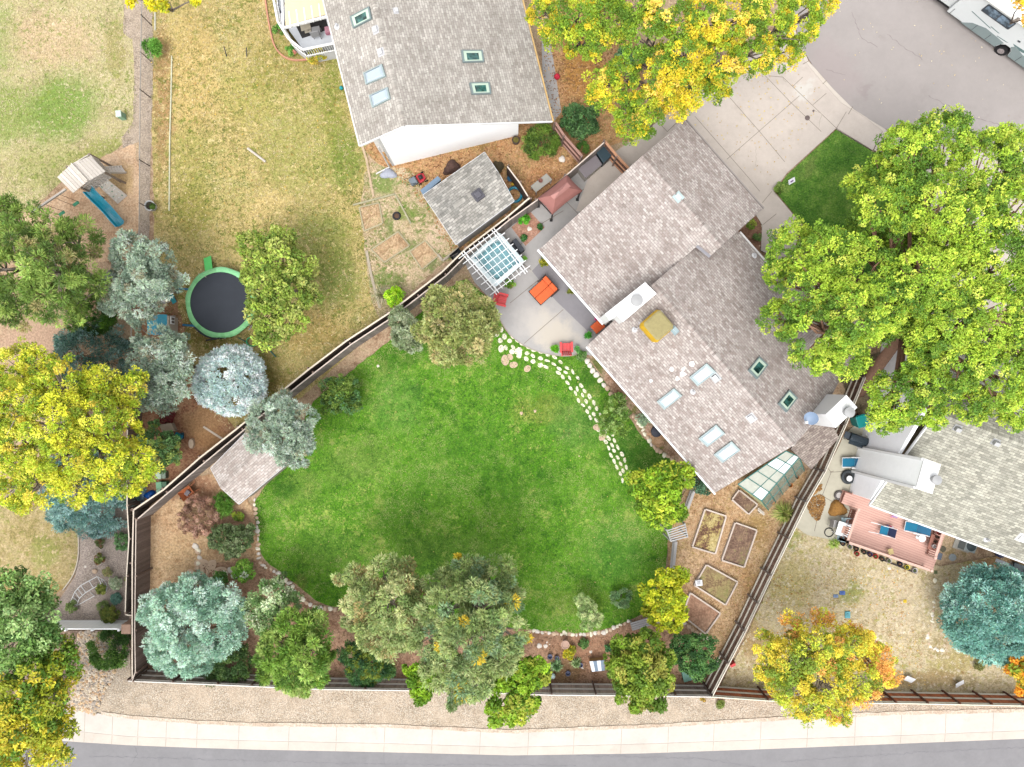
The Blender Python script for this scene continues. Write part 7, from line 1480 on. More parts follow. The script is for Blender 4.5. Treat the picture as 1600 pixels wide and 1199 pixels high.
L(r, 'tray', MB().add([(-.42, -.3, .52), (.42, -.32, .56), (.42, .32, .56), (-.42, .3, .52), (-.22, -.17, .24), (.24, -.17, .24), (.24, .17, .24), (-.22, .17, .24)], [(4, 5, 1, 0), (5, 6, 2, 1), (6, 7, 3, 2), (7, 4, 0, 3), (7, 6, 5, 4)]), M((206, 120, 76), .6, .15, dirt=(150, 96, 70))); L(r, 'wheel', MB().tube([(.5, -.04, .17), (.5, .04, .17)], .17, 16), black)
L(r, 'load', MB().box((0, 0, .34), (.36, .28, .16), .3), M((130, 120, 124), .8, .15), bevel=.04)
for sy in (-1, 1): L(r, 'handle', MB().tube([(.5, sy * .08, .17), (-.85, sy * .27, .5)], .02), M((196, 120, 80), .6, .1))
c = P(470, 687, 0); r = thing('planter_pot', 'small black rimmed pot at the lawn edge under the grey green pine', 'planter', c); part(r, 'rim', MB().lathe(c, [(.12, 0), (.16, 2.0 * .14), (.13, .28), (.1, .2)], 14), black)
# --- garden arbor, rails and beds ---
def arbor():
    root = thing('garden_arbor', 'small grey white slatted arbor at the garden entrance', 'arbor', P(1058, 832, 0)); gm = wood_mat('grey_timber', (206, 204, 204), .1); z = 2.0
    a, b, c, d = P(1042, 829, z), P(1070, 819, z), P(1074, 838, z), P(1048, 845, z)
    for p, q in ((a, d), (b, c)): part(root, 'beam', MB().beam(p - (q - p) * .1, q + (q - p) * .1, .06, .12), gm)
    for k in range(6): t = k / 5; part(root, 'slat', MB().beam(a.lerp(d, t) + Vector((0, 0, .1)), b.lerp(c, t) + Vector((0, 0, .1)), .06, .06), gm)
    for p in (a, b, c, d): part(root, 'post', MB().box((p.x, p.y, 1.0), (.09, .09, 2.0)), gm)
arbor()
def rail_fence(label, pts, h=.9, n=4, name='rail_fence'):
    W_ = [P(x, y, h) for x, y in pts]; root = thing(name, label, 'fence', (W_[0].x, W_[0].y, 0)); gm = wood_mat('grey_timber2', (196, 192, 190), .12)
    for a, b in zip(W_[:-1], W_[1:]):
        for z in (h, h * .6, h * .25): part(root, 'rail', MB().beam((a.x, a.y, z), (b.x, b.y, z), .05, .12), gm)
        part(root, 'cap', MB().beam((a.x, a.y, h + .08), (b.x, b.y, h + .08), .16, .03), gm)
    for p in W_: part(root, 'post', MB().box((p.x, p.y, h / 2), (.1, .1, h)), gm)
rail_fence('low grey rail fence between the green tree and the garden arbor', [(1084, 768), (1070, 806)]); rail_fence('low grey rail fence running down from the arbor', [(1056, 846), (1051, 896)])
r = thing('potting_bench', 'long grey plank bench at the lower right lawn corner', 'bench', P(1008, 968, 0), rz=ang(984, 976, 1034, 961)); gm = wood_mat('bench_grey', (186, 182, 182), .12)
for k in range(4): L(r, 'plank', MB().box((0, -.2 + k * .13, .5), (2.0, .11, .04)), gm)
for sx in (-.9, .9): L(r, 'leg', MB().box((sx, 0, .24), (.08, .45, .48)), gm)
soilA = ground_mat('bed_soil_straw', [(110, 80, 66), (140, 106, 84), (196, 176, 110), (214, 196, 140)], big=.8, mid=2.5, contrast=1.3); soilB = ground_mat('bed_soil_brown', [(112, 86, 74), (140, 112, 96), (160, 132, 108), (150, 146, 92)], mid=2.5)
soilC = ground_mat('bed_soil_green', [(130, 104, 80), (160, 134, 100), (176, 160, 110), (140, 140, 84)], mid=2); soilD = ground_mat('bed_soil_bare', [(166, 124, 100), (190, 148, 122), (200, 164, 136)], mid=2)
wcol = (232, 214, 200)
bed_frame('raised garden bed with straw over its soil, leftmost of the pair by the lawn side', [(1102, 796), (1135, 807), (1118, 866), (1082, 855)], .3, .09, wcol, soilA, .18, 'raised_bed', 'raised beds in the kitchen garden')
bed_frame('raised garden bed of plain brown soil, right of the straw covered one', [(1149, 817), (1183, 829), (1163, 887), (1128, 876)], .3, .09, wcol, soilB, .18, 'raised_bed', 'raised beds in the kitchen garden')
bed_frame('raised garden bed with weedy soil and a small white box on its left corner', [(1104, 883), (1153, 910), (1134, 946), (1085, 915)], .3, .09, wcol, soilC, .18, 'raised_bed', 'raised beds in the kitchen garden')
bed_frame('raised garden bed of bare reddish soil, lowest of the five', [(1079, 927), (1126, 959), (1103, 991), (1066, 962)], .3, .09, wcol, soilD, .18, 'raised_bed', 'raised beds in the kitchen garden')
bed_frame('smallest raised garden bed, beside the greenhouse wall', [(1155, 766), (1184, 789), (1170, 804), (1144, 781)], .3, .09, wcol, soilB, .18, 'raised_bed', 'raised beds in the kitchen garden')
c = P(1091, 910, .3); one('water_timer_box', 'small white box standing on the edge of the weedy raised bed', 'box', MB().box(c + Vector((0, 0, .1)), (.42, .36, .2), .1).box(c + Vector((-.02, .02, .21)), (.2, .2, .03), .1, .6), M((232, 232, 236), .5, .05, bump=0, k=.55), c, bevel=.02)
c = P(1186, 799, 0); one('garden_bench', 'short pale plank stool at the corner of the smallest raised bed', 'stool', MB().box(c + Vector((0, 0, .35)), (.5, .12, .05), -.7).box(c + Vector((0, .1, .35)), (.5, .08, .05), -.7).box(c + Vector((0, 0, .16)), (.06, .2, .33), -.7), M((226, 214, 200), .7, .08), c)
# --- brown bed objects ---
c = P(882, 1002, 0); r = thing('bird_bath', 'round pinkish bird bath just below the white edging stones', 'bird bath', c); part(r, 'bowl', MB().lathe(c, [(.1, .5), (.26, .6), (.27, .64), (.23, .64), (.18, .59), (.02, .57)], 24), M((206, 170, 150), .7, .08)); part(r, 'pedestal', MB().lathe(c, [(.16, 0), (.12, .08), (.07, .2), (.08, .5), (.12, .52)], 16), M((190, 156, 140), .7, .08))
q = [P(x, y, .62) for x, y in [(921, 1034), (944, 1032), (945, 1048), (925, 1050)]]; c = sum(q, Vector()) / 4; r = thing('cold_frame', 'box with blue and white striped lid beside the round green tree', 'box', (c.x, c.y, 0))
part(r, 'body', MB().prism([c + (p - c) * .95 for p in q], 0, .58), M((190, 150, 100), .7, .1))
for k in range(4): part(r, 'lid_stripe', MB().slab([q[0].lerp(q[1], k / 4), q[0].lerp(q[1], (k + 1) / 4), q[3].lerp(q[2], (k + 1) / 4), q[3].lerp(q[2], k / 4)], .05), M((232, 236, 244), .5, .03, bump=0, k=.6) if k % 2 == 0 else M((126, 148, 172), .5, .05, bump=0))
for x, y, s_, lb in [(859, 1024, .15, 'upper left blue grey pot beside the larger yucca'), (870, 1026, .13, 'blue grey pot between the larger yucca and the yellow flowers'), (887, 1050, .15, 'slate blue pot with a strap below the yellow flowers'), (907, 1037, .13, 'faded blue pot at the right of the smaller yucca')]:
    c = P(x, y, 0); one('plant_pot', lb, 'pot', MB().lathe(c, [(s_ * .7, 0), (s_, .26), (s_ * 1.08, .28), (s_ * .85, .26), (s_ * .75, .1)], 14), M((110, 116, 146), .6, .1), c)
c = P(863, 1053, 0); one('gazing_globe', 'pale glass ball among the leaves below the larger yucca', 'globe', MB().lathe(c, [(.08, 0), (.06, .2), (.12, .24), (.18, .36), (.12, .5), (.01, .54)], 14), M((206, 226, 224), .2, .04, bump=0, k=.6), c, smooth=True)
boxy('irrigation_box', 'green valve box beneath the dark shrub by the south fence', 'valve box', [(1065, 1050), (1084, 1045), (1087, 1062), (1069, 1067)], 0, .5, M((84, 132, 116), .6, .1), M((110, 158, 142), .6, .15, ns=5), bevel=.03)
c = P(1024, 674, 0); r = thing('fire_pit', 'black covered round fire pit by the house wall under the eave', 'fire pit', c); part(r, 'cover', MB().lathe(c, [(.3, .3), (.36, .32), (.34, .4), (.05, .46)], 12), M((54, 56, 70), .6, .2, ns=8, bump=.5)); part(r, 'base', MB().lathe(c, [(.24, 0), (.28, .3)], 12), black)
c = P(591, 573, 0)
# --- signs and covers out front ---
c = P(1233, 286, .12); r = thing('yard_sign', 'small white yard sign stuck in the front lawn by the driveway', 'sign', c, rz=.5)
L(r, 'board', MB().box((0, 0, .4), (.44, .03, .32), R=Matrix.Rotation(-.9, 3, 'X')), M((236, 236, 240), .5, .03, bump=0, k=.6), label='white board with a purple mark'); L(r, 'emblem', MB().box((0, -.02, .42), (.2, .012, .1), R=Matrix.Rotation(-.9, 3, 'X')), M((130, 90, 150), .5, .05, bump=0)); L(r, 'stake', MB().box((-.18, .02, .16), (.02, .02, .34)).box((.18, .02, .16), (.02, .02, .34)), steel)
for x, y, R, lb in [(1261.5, 184.5, .16, 'larger round metal utility cover in the driveway'), (1271, 173.5, .07, 'tiny round metal cover next to the larger one in the driveway')]:
    c = P(x, y, .11); one('utility_cover', lb, 'cover', MB().lathe(c, [(R, 0), (R, .008), (R * .75, .009), (R * .74, .006), (.01, .007)], 22), M((120, 104, 100), .6, .15), c)
# --- fallen white garden arch ---
def arch():
    root = thing('garden_arch', 'white metal garden arch lying on the pink gravel', 'arch', P(138, 924, 0)); m = M((238, 238, 238), .4, .02, bump=0, k=.62); t = MB()
    A_ = [(110, 941), (117, 925), (126, 915), (152, 901), (164, 908)]; B_ = [(121, 946), (147, 930), (150, 927)]; z = [.04, .3, .35, .3, .1]
    A3 = [P(x, y, h) for (x, y), h in zip(A_, z)]; B3 = [P(120, 946, .04), P(124, 935, .3), P(134, 926, .35), P(158, 912, .3), P(166, 916, .1)]
    part(root, 'side_rail', MB().tube(A3, .025), m); part(root, 'side_rail', MB().tube(B3, .025), m)
    for i in range(4):
        for f in (0, .5): a, b = A3[i].lerp(A3[i + 1], f), B3[i].lerp(B3[i + 1], f); part(root, 'rung', MB().tube([a, b], .022), m)
    part(root, 'side_rail', MB().tube([P(121, 946, .04), P(148, 931, .06), P(141, 926, .3)], .025), m); part(root, 'hoop', MB().tube([P(164 + 3 * math.cos(t_), 918 + 8 * math.sin(t_), .1) for t_ in [k * .35 - 1.5 for k in range(10)]], .02), m)
arch()
# =============== STONES ===============
stone_m = M((240, 232, 208), .8, .08, bump=.3, k=.62, ns=5); stone_p = M((226, 196, 168), .8, .12, bump=.3, k=.5, ns=5); stone_w = M((236, 226, 214), .8, .08, bump=.3, k=.56, ns=5)
def flag_src(seed, mat):
    r = random.Random(seed); n = r.choice([5, 6, 7]); pts = [(math.cos(2 * math.pi * i / n + r.uniform(-.2, .2)) * r.uniform(.85, 1.1), math.sin(2 * math.pi * i / n + r.uniform(-.2, .2)) * r.uniform(.8, 1.05)) for i in range(n)]
    me = mesh_from(MB().prism(chaikin(pts, 1), 0, .3), 'flagstone', mat); return me
flags = [flag_src(i, stone_m) for i in range(5)]; flag_tan = [flag_src(i + 9, stone_p) for i in range(3)]
def put_mesh(name, me, label, cat, loc, rz, sc, group):
    o = bpy.data.objects.new(name, me); COL.objects.link(o); o.location = loc; o.rotation_euler = (0, 0, rz); o.scale = sc; return tag(o, label, cat, group)
rr = random.Random(21)
cl = chaikin([(783, 512), (793, 535), (815, 549), (845, 561), (872, 572), (893, 592), (909, 618), (927, 646), (943, 672), (958, 698), (968, 722), (979, 748)], 2, False)
ORD = 'first second third fourth fifth sixth seventh eighth ninth tenth eleventh twelfth thirteenth fourteenth fifteenth sixteenth seventeenth eighteenth nineteenth twentieth'.split()
def ordn(i): return ORD[i] if i < 20 else 'twenty-' + ORD[i - 20] if i < 29 else 'thirtieth' if i == 29 else 'thirty-' + ORD[i - 30]
cnt = [-1, -1, -1]
for row, off in enumerate((-9, 0, 9)):
    for (p, d) in path_pts(cl, 11.2):
        t = (p.x - 783) / 196.; o_ = off * (1.15 - .35 * t) + rr.uniform(-1.2, 1.2); nx, ny = -d.y, d.x
        if rr.random() < .04: continue
        x, y = p.x + nx * o_ + rr.uniform(-1, 1) + d.x * row * 3, p.y + ny * o_ + rr.uniform(-1, 1) + d.y * row * 3
        cnt[row] += 1; L_, W_ = rr.uniform(.16, .20), rr.uniform(.085, .115) * (1.35 if p.x < 850 else 1)
        put_mesh('stepping_stone', rr.choice(flags), ordn(cnt[row]) + ' cream flagstone from the patio end in the ' + ('house side', 'middle', 'lawn side')[row] + ' row of the path', 'stepping stone', P(x, y, .01), math.atan2(-d.y, d.x) + rr.uniform(-.25, .25), (L_ * 1.12, W_ * 1.25, .16), 'flagstones of the curving path')
for i, (x, y, s_, lb) in enumerate([(803, 570, .24, 'tan flagstone below the path start, leftmost of two on the grass'), (824, 576, .22, 'tan flagstone on the grass just right of the leftmost one'), (789, 563, .3, 'large tan flagstone beside the olive tree'), (810, 551, .26, 'squarish pale flagstone near the patio curve'), (932, 668, .22, 'tan flagstone bulging from the left side of the path midway'), (941, 683, .24, 'biggest tan flagstone at the left side of the lower path'), (783, 545, .22, 'cream flagstone half under the olive tree'), (797, 558, .2, 'cream flagstone between the tan ones and the path')]):
    put_mesh('stepping_stone', (flag_tan if 'tan' in lb else flags)[i % 3], lb, 'stepping stone', P(x, y, .01), i * .8, (s_ * 1.2, s_, .18), 'larger flagstones beside the path')
rocks = []
for i in range(8):
    vs, fs = rock_vf(40 + i, .65, 2); mm = mesh_from(MB().add(vs, fs), 'rock', (stone_w, stone_p, stone_m)[i % 3], smooth=True); rocks.append(mm)
def rock_row(pts, step, s0, s1, label, group, z=0.0, ms=(0, 8)):
    for i, (p, d) in enumerate(path_pts(pts, step)):
        s_ = rr.uniform(s0, s1); put_mesh('edging_stone', rocks[rr.randrange(*ms)], ordn(i) + ' ' + label, 'stone', P(p.x + rr.uniform(-1, 1), p.y + rr.uniform(-1, 1), z + s_ * .25), rr.uniform(0, 6.28), (s_ * rr.uniform(.9, 1.3), s_ * rr.uniform(.75, 1), s_ * .8), group)
rock_row([(829, 985), (848, 988), (870, 990), (895, 992), (920, 991), (945, 988), (965, 979), (981, 972)], 6.0, .10, .15, 'pale stone from the left in the white row below the lawn', 'white edging row below the lawn')
rock_row(chaikin([(398, 781), (402, 815), (404, 850), (404, 876), (412, 886), (430, 893)], 1, False), 7, .10, .15, 'pale stone from the top in the row left of the lawn', 'edging row left of the lawn')
rock_row([(434, 896), (450, 910), (465, 930), (482, 945), (500, 951), (530, 952)], 8, .13, .19, 'stone down the diagonal row at the lower left of the lawn', 'edging row at the lower left of the lawn')
rock_row([(905, 551), (914, 562), (925, 577), (938, 595), (952, 610), (958, 618)], 9, .15, .21, 'rounded boulder from the patio in the row beside the roof edge', 'boulder row by the patio corner')
rock_row([(990, 650), (1003, 668), (1012, 685), (1022, 698), (1036, 710), (1052, 718)], 6.5, .12, .17, 'stone from the top in the row by the black fire pit', 'stone row by the fire pit')
rock_row([(1064, 968), (1076, 978), (1088, 988), (1103, 998)], 8, .14, .2, 'stone from the left in the row below the lowest raised bed', 'stone row below the raised beds')
rock_row([(1460, 940), (1457, 960), (1456, 980), (1449, 993), (1452, 1008), (1463, 1017), (1478, 1015)], 4.5, .08, .14, 'small white stone from the top in the curve by the blue spruce', 'white stone line in the east yard')
rock_row([(462, 726), (478, 712), (486, 690), (488, 670)], 7, .07, .11, 'small stone from the bottom edging the lawn beside the grey green pine', 'small stones by the pine')
rock_row([(305, 855), (312, 870), (308, 888), (320, 895), (340, 897), (360, 893), (385, 888)], 9, .13, .2, 'flat tan stone from the top in the rocks around the lime shrub', 'rocks around the lime shrub')
rock_row([(1188, 345), (1190, 362), (1186, 385)], 8, .06, .1, 'small stone from the top edging the front mulch island', 'stones round the front island')
for x, y, s_, lb in [(878, 250, .2, 'single white rock on the orange ground outside the fence'), (828, 357, .17, 'white rock in the middle of the square patio planter'), (809, 359, .1, 'small pale rock left in the square patio planter'), (834, 346, .1, 'small pale rock at the top of the square patio planter'), (829, 371, .08, 'tiny pale rock low in the square patio planter'), (843, 1010, .16, 'white oval rock in the brown bed'), (853, 1010, .13, 'tan rock next to the white oval one'), (854, 1004, .08, 'small tan rock above the pair in the brown bed'), (858, 1007, .08, 'small yellowish rock right of the pair in the brown bed'), (923, 1018, .1, 'small pale rock above the striped box'), (910, 1044, .1, 'small pink rock left of the striped box'), (1041, 1024, .16, 'pink rock beside the round green tree'), (1046, 1035, .14, 'pink rock just below the first pink one'),
        (148, 893, .17, 'round tan rock among the succulents'), (134, 886, .08, 'tiny white rock left of the round tan one'), (591, 573, .1, 'pair of white stones near the upper left of the lawn'), (815, 646, .12, 'pinkish stone in the worn patch of the lawn'), (836, 642, .1, 'pale stone at the right of the worn lawn patch'), (905, 713, .08, 'small pale stone on the lawn toward the path'), (461, 80, .13, 'white rock in the curved porch bed'), (1389, 889, .12, 'white ball-like rock below the pink deck'), (1461, 907, .14, 'pale block of stone by the blue spruce'), (309, 861, .18, 'pale pink rock at the top of the rocks by the lime shrub'), (1281, 841, .08, 'white stone at the edge of the east patio'), (1223, 1106, .14, 'white stone on the gravel below the gold tree')]:
    put_mesh('rock', rocks[int(x) % 8 if 'white' not in lb else 0], lb, 'rock', P(x, y, s_ * .2 + (.1 if y > 1090 else 0)), x * .7, (s_ * 1.15, s_ * .9, s_ * .8), None)
lump('stone_slab', 'flat pale stone slab between the fire pit and the rock row', 'stone', 1030, 690, 11, 8, .06, M((216, 176, 140), .85, .08), 8)
for i, (x, y) in enumerate([(316, 880), (330, 884), (300, 900), (345, 893)]): put_mesh('stepping_stone', flag_tan[i % 3], ['wide tan slab in the dirt yard nearest the lime shrub group', 'second tan slab right of the widest one', 'tan slab touching the mint spruce', 'grey tan slab by the low dark shrub'][i], 'slab', P(x, y, .01), i, (.5, .34, .15), 'tan slabs in the dirt yard')
# =============== EAST DECK AND ITS THINGS ===============
def deck():
    z = .5; root = thing('deck', 'pinkish red timber deck with railings beside the east house', 'deck', P(1395, 830, 0)); e = Vector((.937, -.349, 0))
    dm = wood_mat('deck_boards', (238, 190, 174), .06); dk = wood_mat('deck_dark', (176, 120, 104), .12); pk = wood_mat('deck_rail', (238, 196, 180), .05)
    poly = [P(*p, z) for p in [(1315, 785), (1321, 768), (1362, 780), (1480, 826), (1458, 890), (1322, 848), (1338, 796)]]; part(root, 'frame', MB().prism([(p.x, p.y) for p in poly], 0, z - .03), dk)
    pa = np.array([(p.x, p.y) for p in poly]); n_ = Vector((.349, .937, 0)); c0 = P(1395, 830, z); bd = MB(); step = .145
    for k in range(-18, 22):
        o = c0 + n_ * (k * step); ts = np.linspace(-4.5, 4.5, 451); pts = np.stack([o.x + e.x * ts, o.y + e.y * ts], 1); ins = inside([(x, y) for x, y in pa], pts)
        if ins.sum() < 4: continue
        t0, t1 = ts[ins][0], ts[ins][-1]; bd.beam(o + e * t0, o + e * t1, step - .014, .03, random.uniform(.93, 1.06))
    part(root, 'deck_boards', bd, dm)
    h = z + .95
    def rail(pts, name='railing'):
        for a, b in zip(pts[:-1], pts[1:]):
            a, b = P(*a, h), P(*b, h); mb = MB().beam(a, b, .14, .04); a0, b0 = a - Vector((0, 0, .82)), b - Vector((0, 0, .82)); bl = MB().beam(a0, b0, .05, .08); L_ = (b - a).length
            for k in range(int(L_ / .13)): p = a.lerp(b, k * .13 / L_); bl.beam((p.x, p.y, z + .1), (p.x, p.y, h), .035, .035, up=(1, 0, 0))
            o = part(root, name, mb, pk); part(o, 'balusters', bl, dk)
            for p in (a, b): part(root, 'post', MB().box((p.x, p.y, z / 2 + h / 2), (.1, .1, h - z + .1)).box((p.x, p.y, h + .05), (.15, .15, .05), col=1.1), pk)
    rail([(1341, 797), (1324, 847)]); rail([(1324, 847), (1455, 892)]); rail([(1473, 833), (1461, 872)])
    st = MB()
    for k, (x0, y0, x1, y1) in enumerate([(1312, 768, 1306, 785), (1318, 766, 1312, 784)]):
        pass
    part(root, 'step', MB().prism([P(*p, .28) for p in [(1312, 784), (1318, 766), (1324, 768), (1317, 787)]], .0, .28), dm)
    part(root, 'step', MB().prism([P(*p, .25) for p in [(1443, 886), (1450, 868), (1461, 873), (1453, 891)]], .0, .25), dm)
    # built in plant shelf in the right corner
    sh = MB().prism([P(*p, z + .5) for p in [(1456, 835), (1471, 839), (1465, 862), (1449, 858)]], z + .44, z + .5); part(root, 'shelf', sh, dk)
deck()
teal = M((24, 124, 160), .8, .06, k=.5)
def lounger(x, y, rz, label, z=0.0, back=.45, L_=1.5, cat='lounger'):
    r = thing('sun_lounger', label, cat, P(x, y, z), 'blue sling loungers', rz); h = .33
    L(r, 'seat_sling', MB().slab([(-.02, -.26, h), (L_ * .5, -.26, h + .02), (L_ * .5, .26, h + .02), (-.02, .26, h)], .02), teal)
    bl = L_ * .48; L(r, 'back_sling', MB().slab([(-.03, -.26, h), (-.03, .26, h), (-.03 - bl * math.cos(back), .26, h + bl * math.sin(back)), (-.03 - bl * math.cos(back), -.26, h + bl * math.sin(back))], .02), M((44, 112, 150), .8, .06, k=.48))
    fr = MB()
    for s_ in (-.3, .3): fr.tube([(L_ * .5, s_, h), (0, s_, h), (-bl * math.cos(back), s_, h + bl * math.sin(back))], .022).tube([(L_ * .42, s_, h), (L_ * .38, s_, 0)], .02).tube([(-.1, s_, h), (-.3, s_, 0)], .02)
    fr.tube([(L_ * .5, -.3, h), (L_ * .5, .3, h)], .022); L(r, 'frame', fr, white)
    for s_ in (-.33, .33): L(r, 'armrest', MB().box((.02, s_, h + .2), (.5, .05, .03)).tube([(.2, s_, h), (.2, s_, h + .2)], .015).tube([(-.15, s_, h), (-.15, s_, h + .2)], .015), white)
    return r
lounger(1331, 722, math.radians(0) + math.pi, 'blue sling lounger on the patio below the white east chimney', .05)
lounger(1428, 824, math.radians(-12) + math.pi, 'blue sling lounger on the deck close to the house gutter', .5)
def deck_chair(x, y, rz, label, z):
    r = thing('deck_chair', label, 'chair', P(x, y, z), None, rz); h = .4
    L(r, 'seat', MB().box((0, 0, h), (.5, .5, .02)), teal); L(r, 'backrest', MB().slab([(-.26, -.25, h), (-.26, .25, h), (-.42, .25, h + .55), (-.42, -.25, h + .55)], .02), M((60, 70, 110), .8, .08))
    for s_ in (-.28, .28): L(r, 'leg', MB().tube([(.28, s_, 0), (.2, s_, h + .2), (-.4, s_, h + .22)], .02).tube([(-.25, s_, h), (-.45, s_, 0)], .02).tube([(-.26, s_, h), (-.44, s_, h + .58)], .02), white)
    L(r, 'footrest', MB().tube([(.28, -.28, h), (.85, -.3, .3)], .018).tube([(.28, .28, h), (.85, .3, .3)], .018), white)
deck_chair(1376, 827, math.radians(166), 'blue deck chair with white arms in the middle of the deck', .5)
c = P(1387, 824, .5); one('beach_towel', 'red white and blue towel heaped beside the middle deck chair', 'towel', MB().box(c + Vector((0, 0, .2)), (.3, .16, .05), 1.0, (1, .2, .3, 1)).box(c + Vector((.13, -.04, .24)), (.3, .12, .05), 1.0, (1.3, 1.3, 1.3, 1)).box(c + Vector((-.13, .05, .16)), (.26, .12, .05), 1.0, (.35, .45, .8, 1)).box(c + Vector((0, 0, .08)), (.1, .1, .16)), M((200, 180, 190), .9, .08), c)
c = P(1391, 805, .5); one('flag_windmill', 'pink and blue pinwheel by the gutter on the deck', 'pinwheel', MB().box(c + Vector((0, 0, .3)), (.34, .08, .02), .6, (1.2, .6, .8, 1)).box(c + Vector((.1, -.05, .32)), (.34, .08, .02), -.3, (.7, .7, 1.1, 1)).tube([c, c + Vector((0, 0, .3))], .012), M((220, 180, 200), .7, .06), c)
c = P(1434, 839, .5); r = thing('patio_table', 'small round white table on the deck next to the lounger', 'table', c); part(r, 'tabletop', MB().lathe(c, [(.2, .44), (.22, .45), (.22, .47), (.02, .475)], 24), white); part(r, 'leg', MB().tube([c, c + Vector((0, 0, .44))], .03).lathe(c, [(.15, 0), (.14, .03)], 14), white)
c = P(1387, 860, .5); one('wooden_stool', 'cream square stool near the lower railing of the deck', 'stool', MB().box(c + Vector((0, 0, .35)), (.3, .34, .04), .3).tube([c + Vector((.1, .1, 0)), c + Vector((.1, .1, .34))], .02).tube([c + Vector((-.1, .1, 0)), c + Vector((-.1, .1, .34))], .02).tube([c + Vector((.1, -.1, 0)), c + Vector((.1, -.1, .34))], .02).tube([c + Vector((-.1, -.1, 0)), c + Vector((-.1, -.1, .34))], .02), M((240, 214, 150), .7, .06), c)
for x, y, s_, cc_, lb in [(1465, 832, .13, (170, 40, 36), 'red pot at the top of the deck corner shelf'), (1463, 839, .1, (60, 50, 40), 'dark pot below the red one on the deck corner shelf'), (1460, 846, .1, (70, 60, 40), 'lower dark pot on the deck corner shelf'), (1457, 853, .12, (214, 208, 206), 'white bowl at the bottom of the deck corner shelf')]:
    c = P(x, y, 1.0); one('plant_pot', lb, 'pot', MB().lathe(c, [(s_ * .7, 0), (s_, .18), (s_ * 1.08, .2), (s_ * .85, .18), (s_ * .7, .08)], 12), M(cc_, .6, .12), c)
rowp = [((1314, 848), (52, 58, 66), 'dark slate pot leftmost of the row'), ((1325, 853), (196, 186, 180), 'pale ribbed pot second of the row'), ((1335, 856), (40, 44, 40), 'black pot third from the left of the row'), ((1347, 861), (60, 70, 60), 'mossy dark pot in the row'), ((1356, 865), (50, 40, 96), 'deep purple pot in the row'), ((1365, 868), (206, 60, 50), 'bright red pot in the row'), ((1375, 872), (56, 60, 56), 'dark green pot in the row'), ((1386, 875), (206, 196, 186), 'cream pot in the row'), ((1403, 880), (30, 36, 60), 'navy pot in the row'), ((1414, 885), (236, 220, 90), 'yellow pot in the row'), ((1426, 890), (216, 210, 210), 'light grey pot at the right end of the row'), ((1336, 864), (206, 84, 70), 'coral flowers in front of the row')]
for (x, y), cc_, lb in rowp:
    c = P(x, y, 0); s_ = .15; r = thing('flower_pot', lb + ' along the deck railing', 'flower pot', c, 'pots along the deck'); L(r, 'pot', MB().lathe((0, 0, 0), [(s_ * .7, 0), (s_, .26), (s_ * 1.08, .28), (s_ * .85, .26), (s_ * .7, .12)], 12), M(cc_, .6, .12)); L(r, 'plant', MB().lathe((0, 0, .16), [(s_ * .7, 0), (s_ * .5, .1), (.01, .14)], 7), M((90, 104, 60) if sum(cc_) > 200 else (120, 90, 70), .9, .3, ns=12, bump=.6))
edging('timber_edging', 'dark timber sleeper running under the row of pots by the deck', [(1377, 874), (1430, 895)], (70, 60, 56), .1, .12)
# patio things
def smoker():
    r = thing('barbecue_smoker', 'black barrel barbecue smoker beside the garden fence', 'barbecue', P(1331, 685, .05), rz=math.radians(-20)); bm = M((44, 54, 62), .35, .08, bump=0, k=.7)
    v = MB().tube([(-.55, 0, .75), (.55, 0, .75)], .27, 20); L(r, 'barrel', v, bm); L(r, 'lid', MB().box((0, .02, .98), (.9, .3, .06)), bm, bevel=.02); L(r, 'side_shelf', MB().box((-.72, 0, .8), (.36, .4, .03)), M((70, 80, 90), .5, .08)); L(r, 'firebox', MB().box((.66, -.02, .62), (.24, .22, .26)), bm, bevel=.02)
    for sx in (-.45, .45):
        for sy in (-.2, .2): L(r, 'leg', MB().tube([(sx, sy * .8, .6), (sx, sy, 0)], .02), bm)
    L(r, 'front_shelf', MB().box((0, -.34, .72), (.9, .2, .03)), bm)
smoker()
def wheelie(x, y, c1, label, rz=0, z=.05, h=1.0, s_=.55, lid=None):
    r = thing('wheeled_bin', label, 'bin', P(x, y, z), None, rz); m = M(c1, .4, .06, bump=0, k=.5)
    L(r, 'body', MB().add([(-s_ * .38, -s_ * .4, .05), (s_ * .38, -s_ * .4, .05), (s_ * .38, s_ * .4, .05), (-s_ * .38, s_ * .4, .05), (-s_ / 2, -s_ * .55, h), (s_ / 2, -s_ * .55, h), (s_ / 2, s_ * .55, h), (-s_ / 2, s_ * .55, h)], [(3, 2, 1, 0), (4, 5, 6, 7), (0, 1, 5, 4), (1, 2, 6, 5), (2, 3, 7, 6), (3, 0, 4, 7)]), m, bevel=.03)
    L(r, 'lid', MB().box((0, 0, h + .03), (s_ * 1.08, s_ * 1.18, .07)), lid or m, bevel=.03); L(r, 'handle', MB().tube([(-s_ * .4, s_ * .62, h), (s_ * .4, s_ * .62, h)], .02), m)
    for sx in (-1, 1): L(r, 'wheel', MB().tube([(sx * s_ * .4, s_ * .45, .1), (sx * s_ * .48, s_ * .45, .1)], .1, 14), black)
wheelie(1334, 657, (0, 150, 146), 'turquoise bin beside the white chimney of the main house', .3, s_=.62)
wheelie(1362, 671, (250, 216, 10), 'yellow bin half hidden under the big green tree', 1.1, s_=.75)
tyre_planter(1324, 745, .44, 'large dark tyre planter with a white disc on the east patio', (70, 76, 80), .05, (60, 60, 60)); c = P(1327, 748, .3); one('white_disc', 'white disc lying inside the large tyre planter', 'lid', MB().lathe(c, [(.18, 0), (.18, .04), (.02, .05)], 18), white, c)
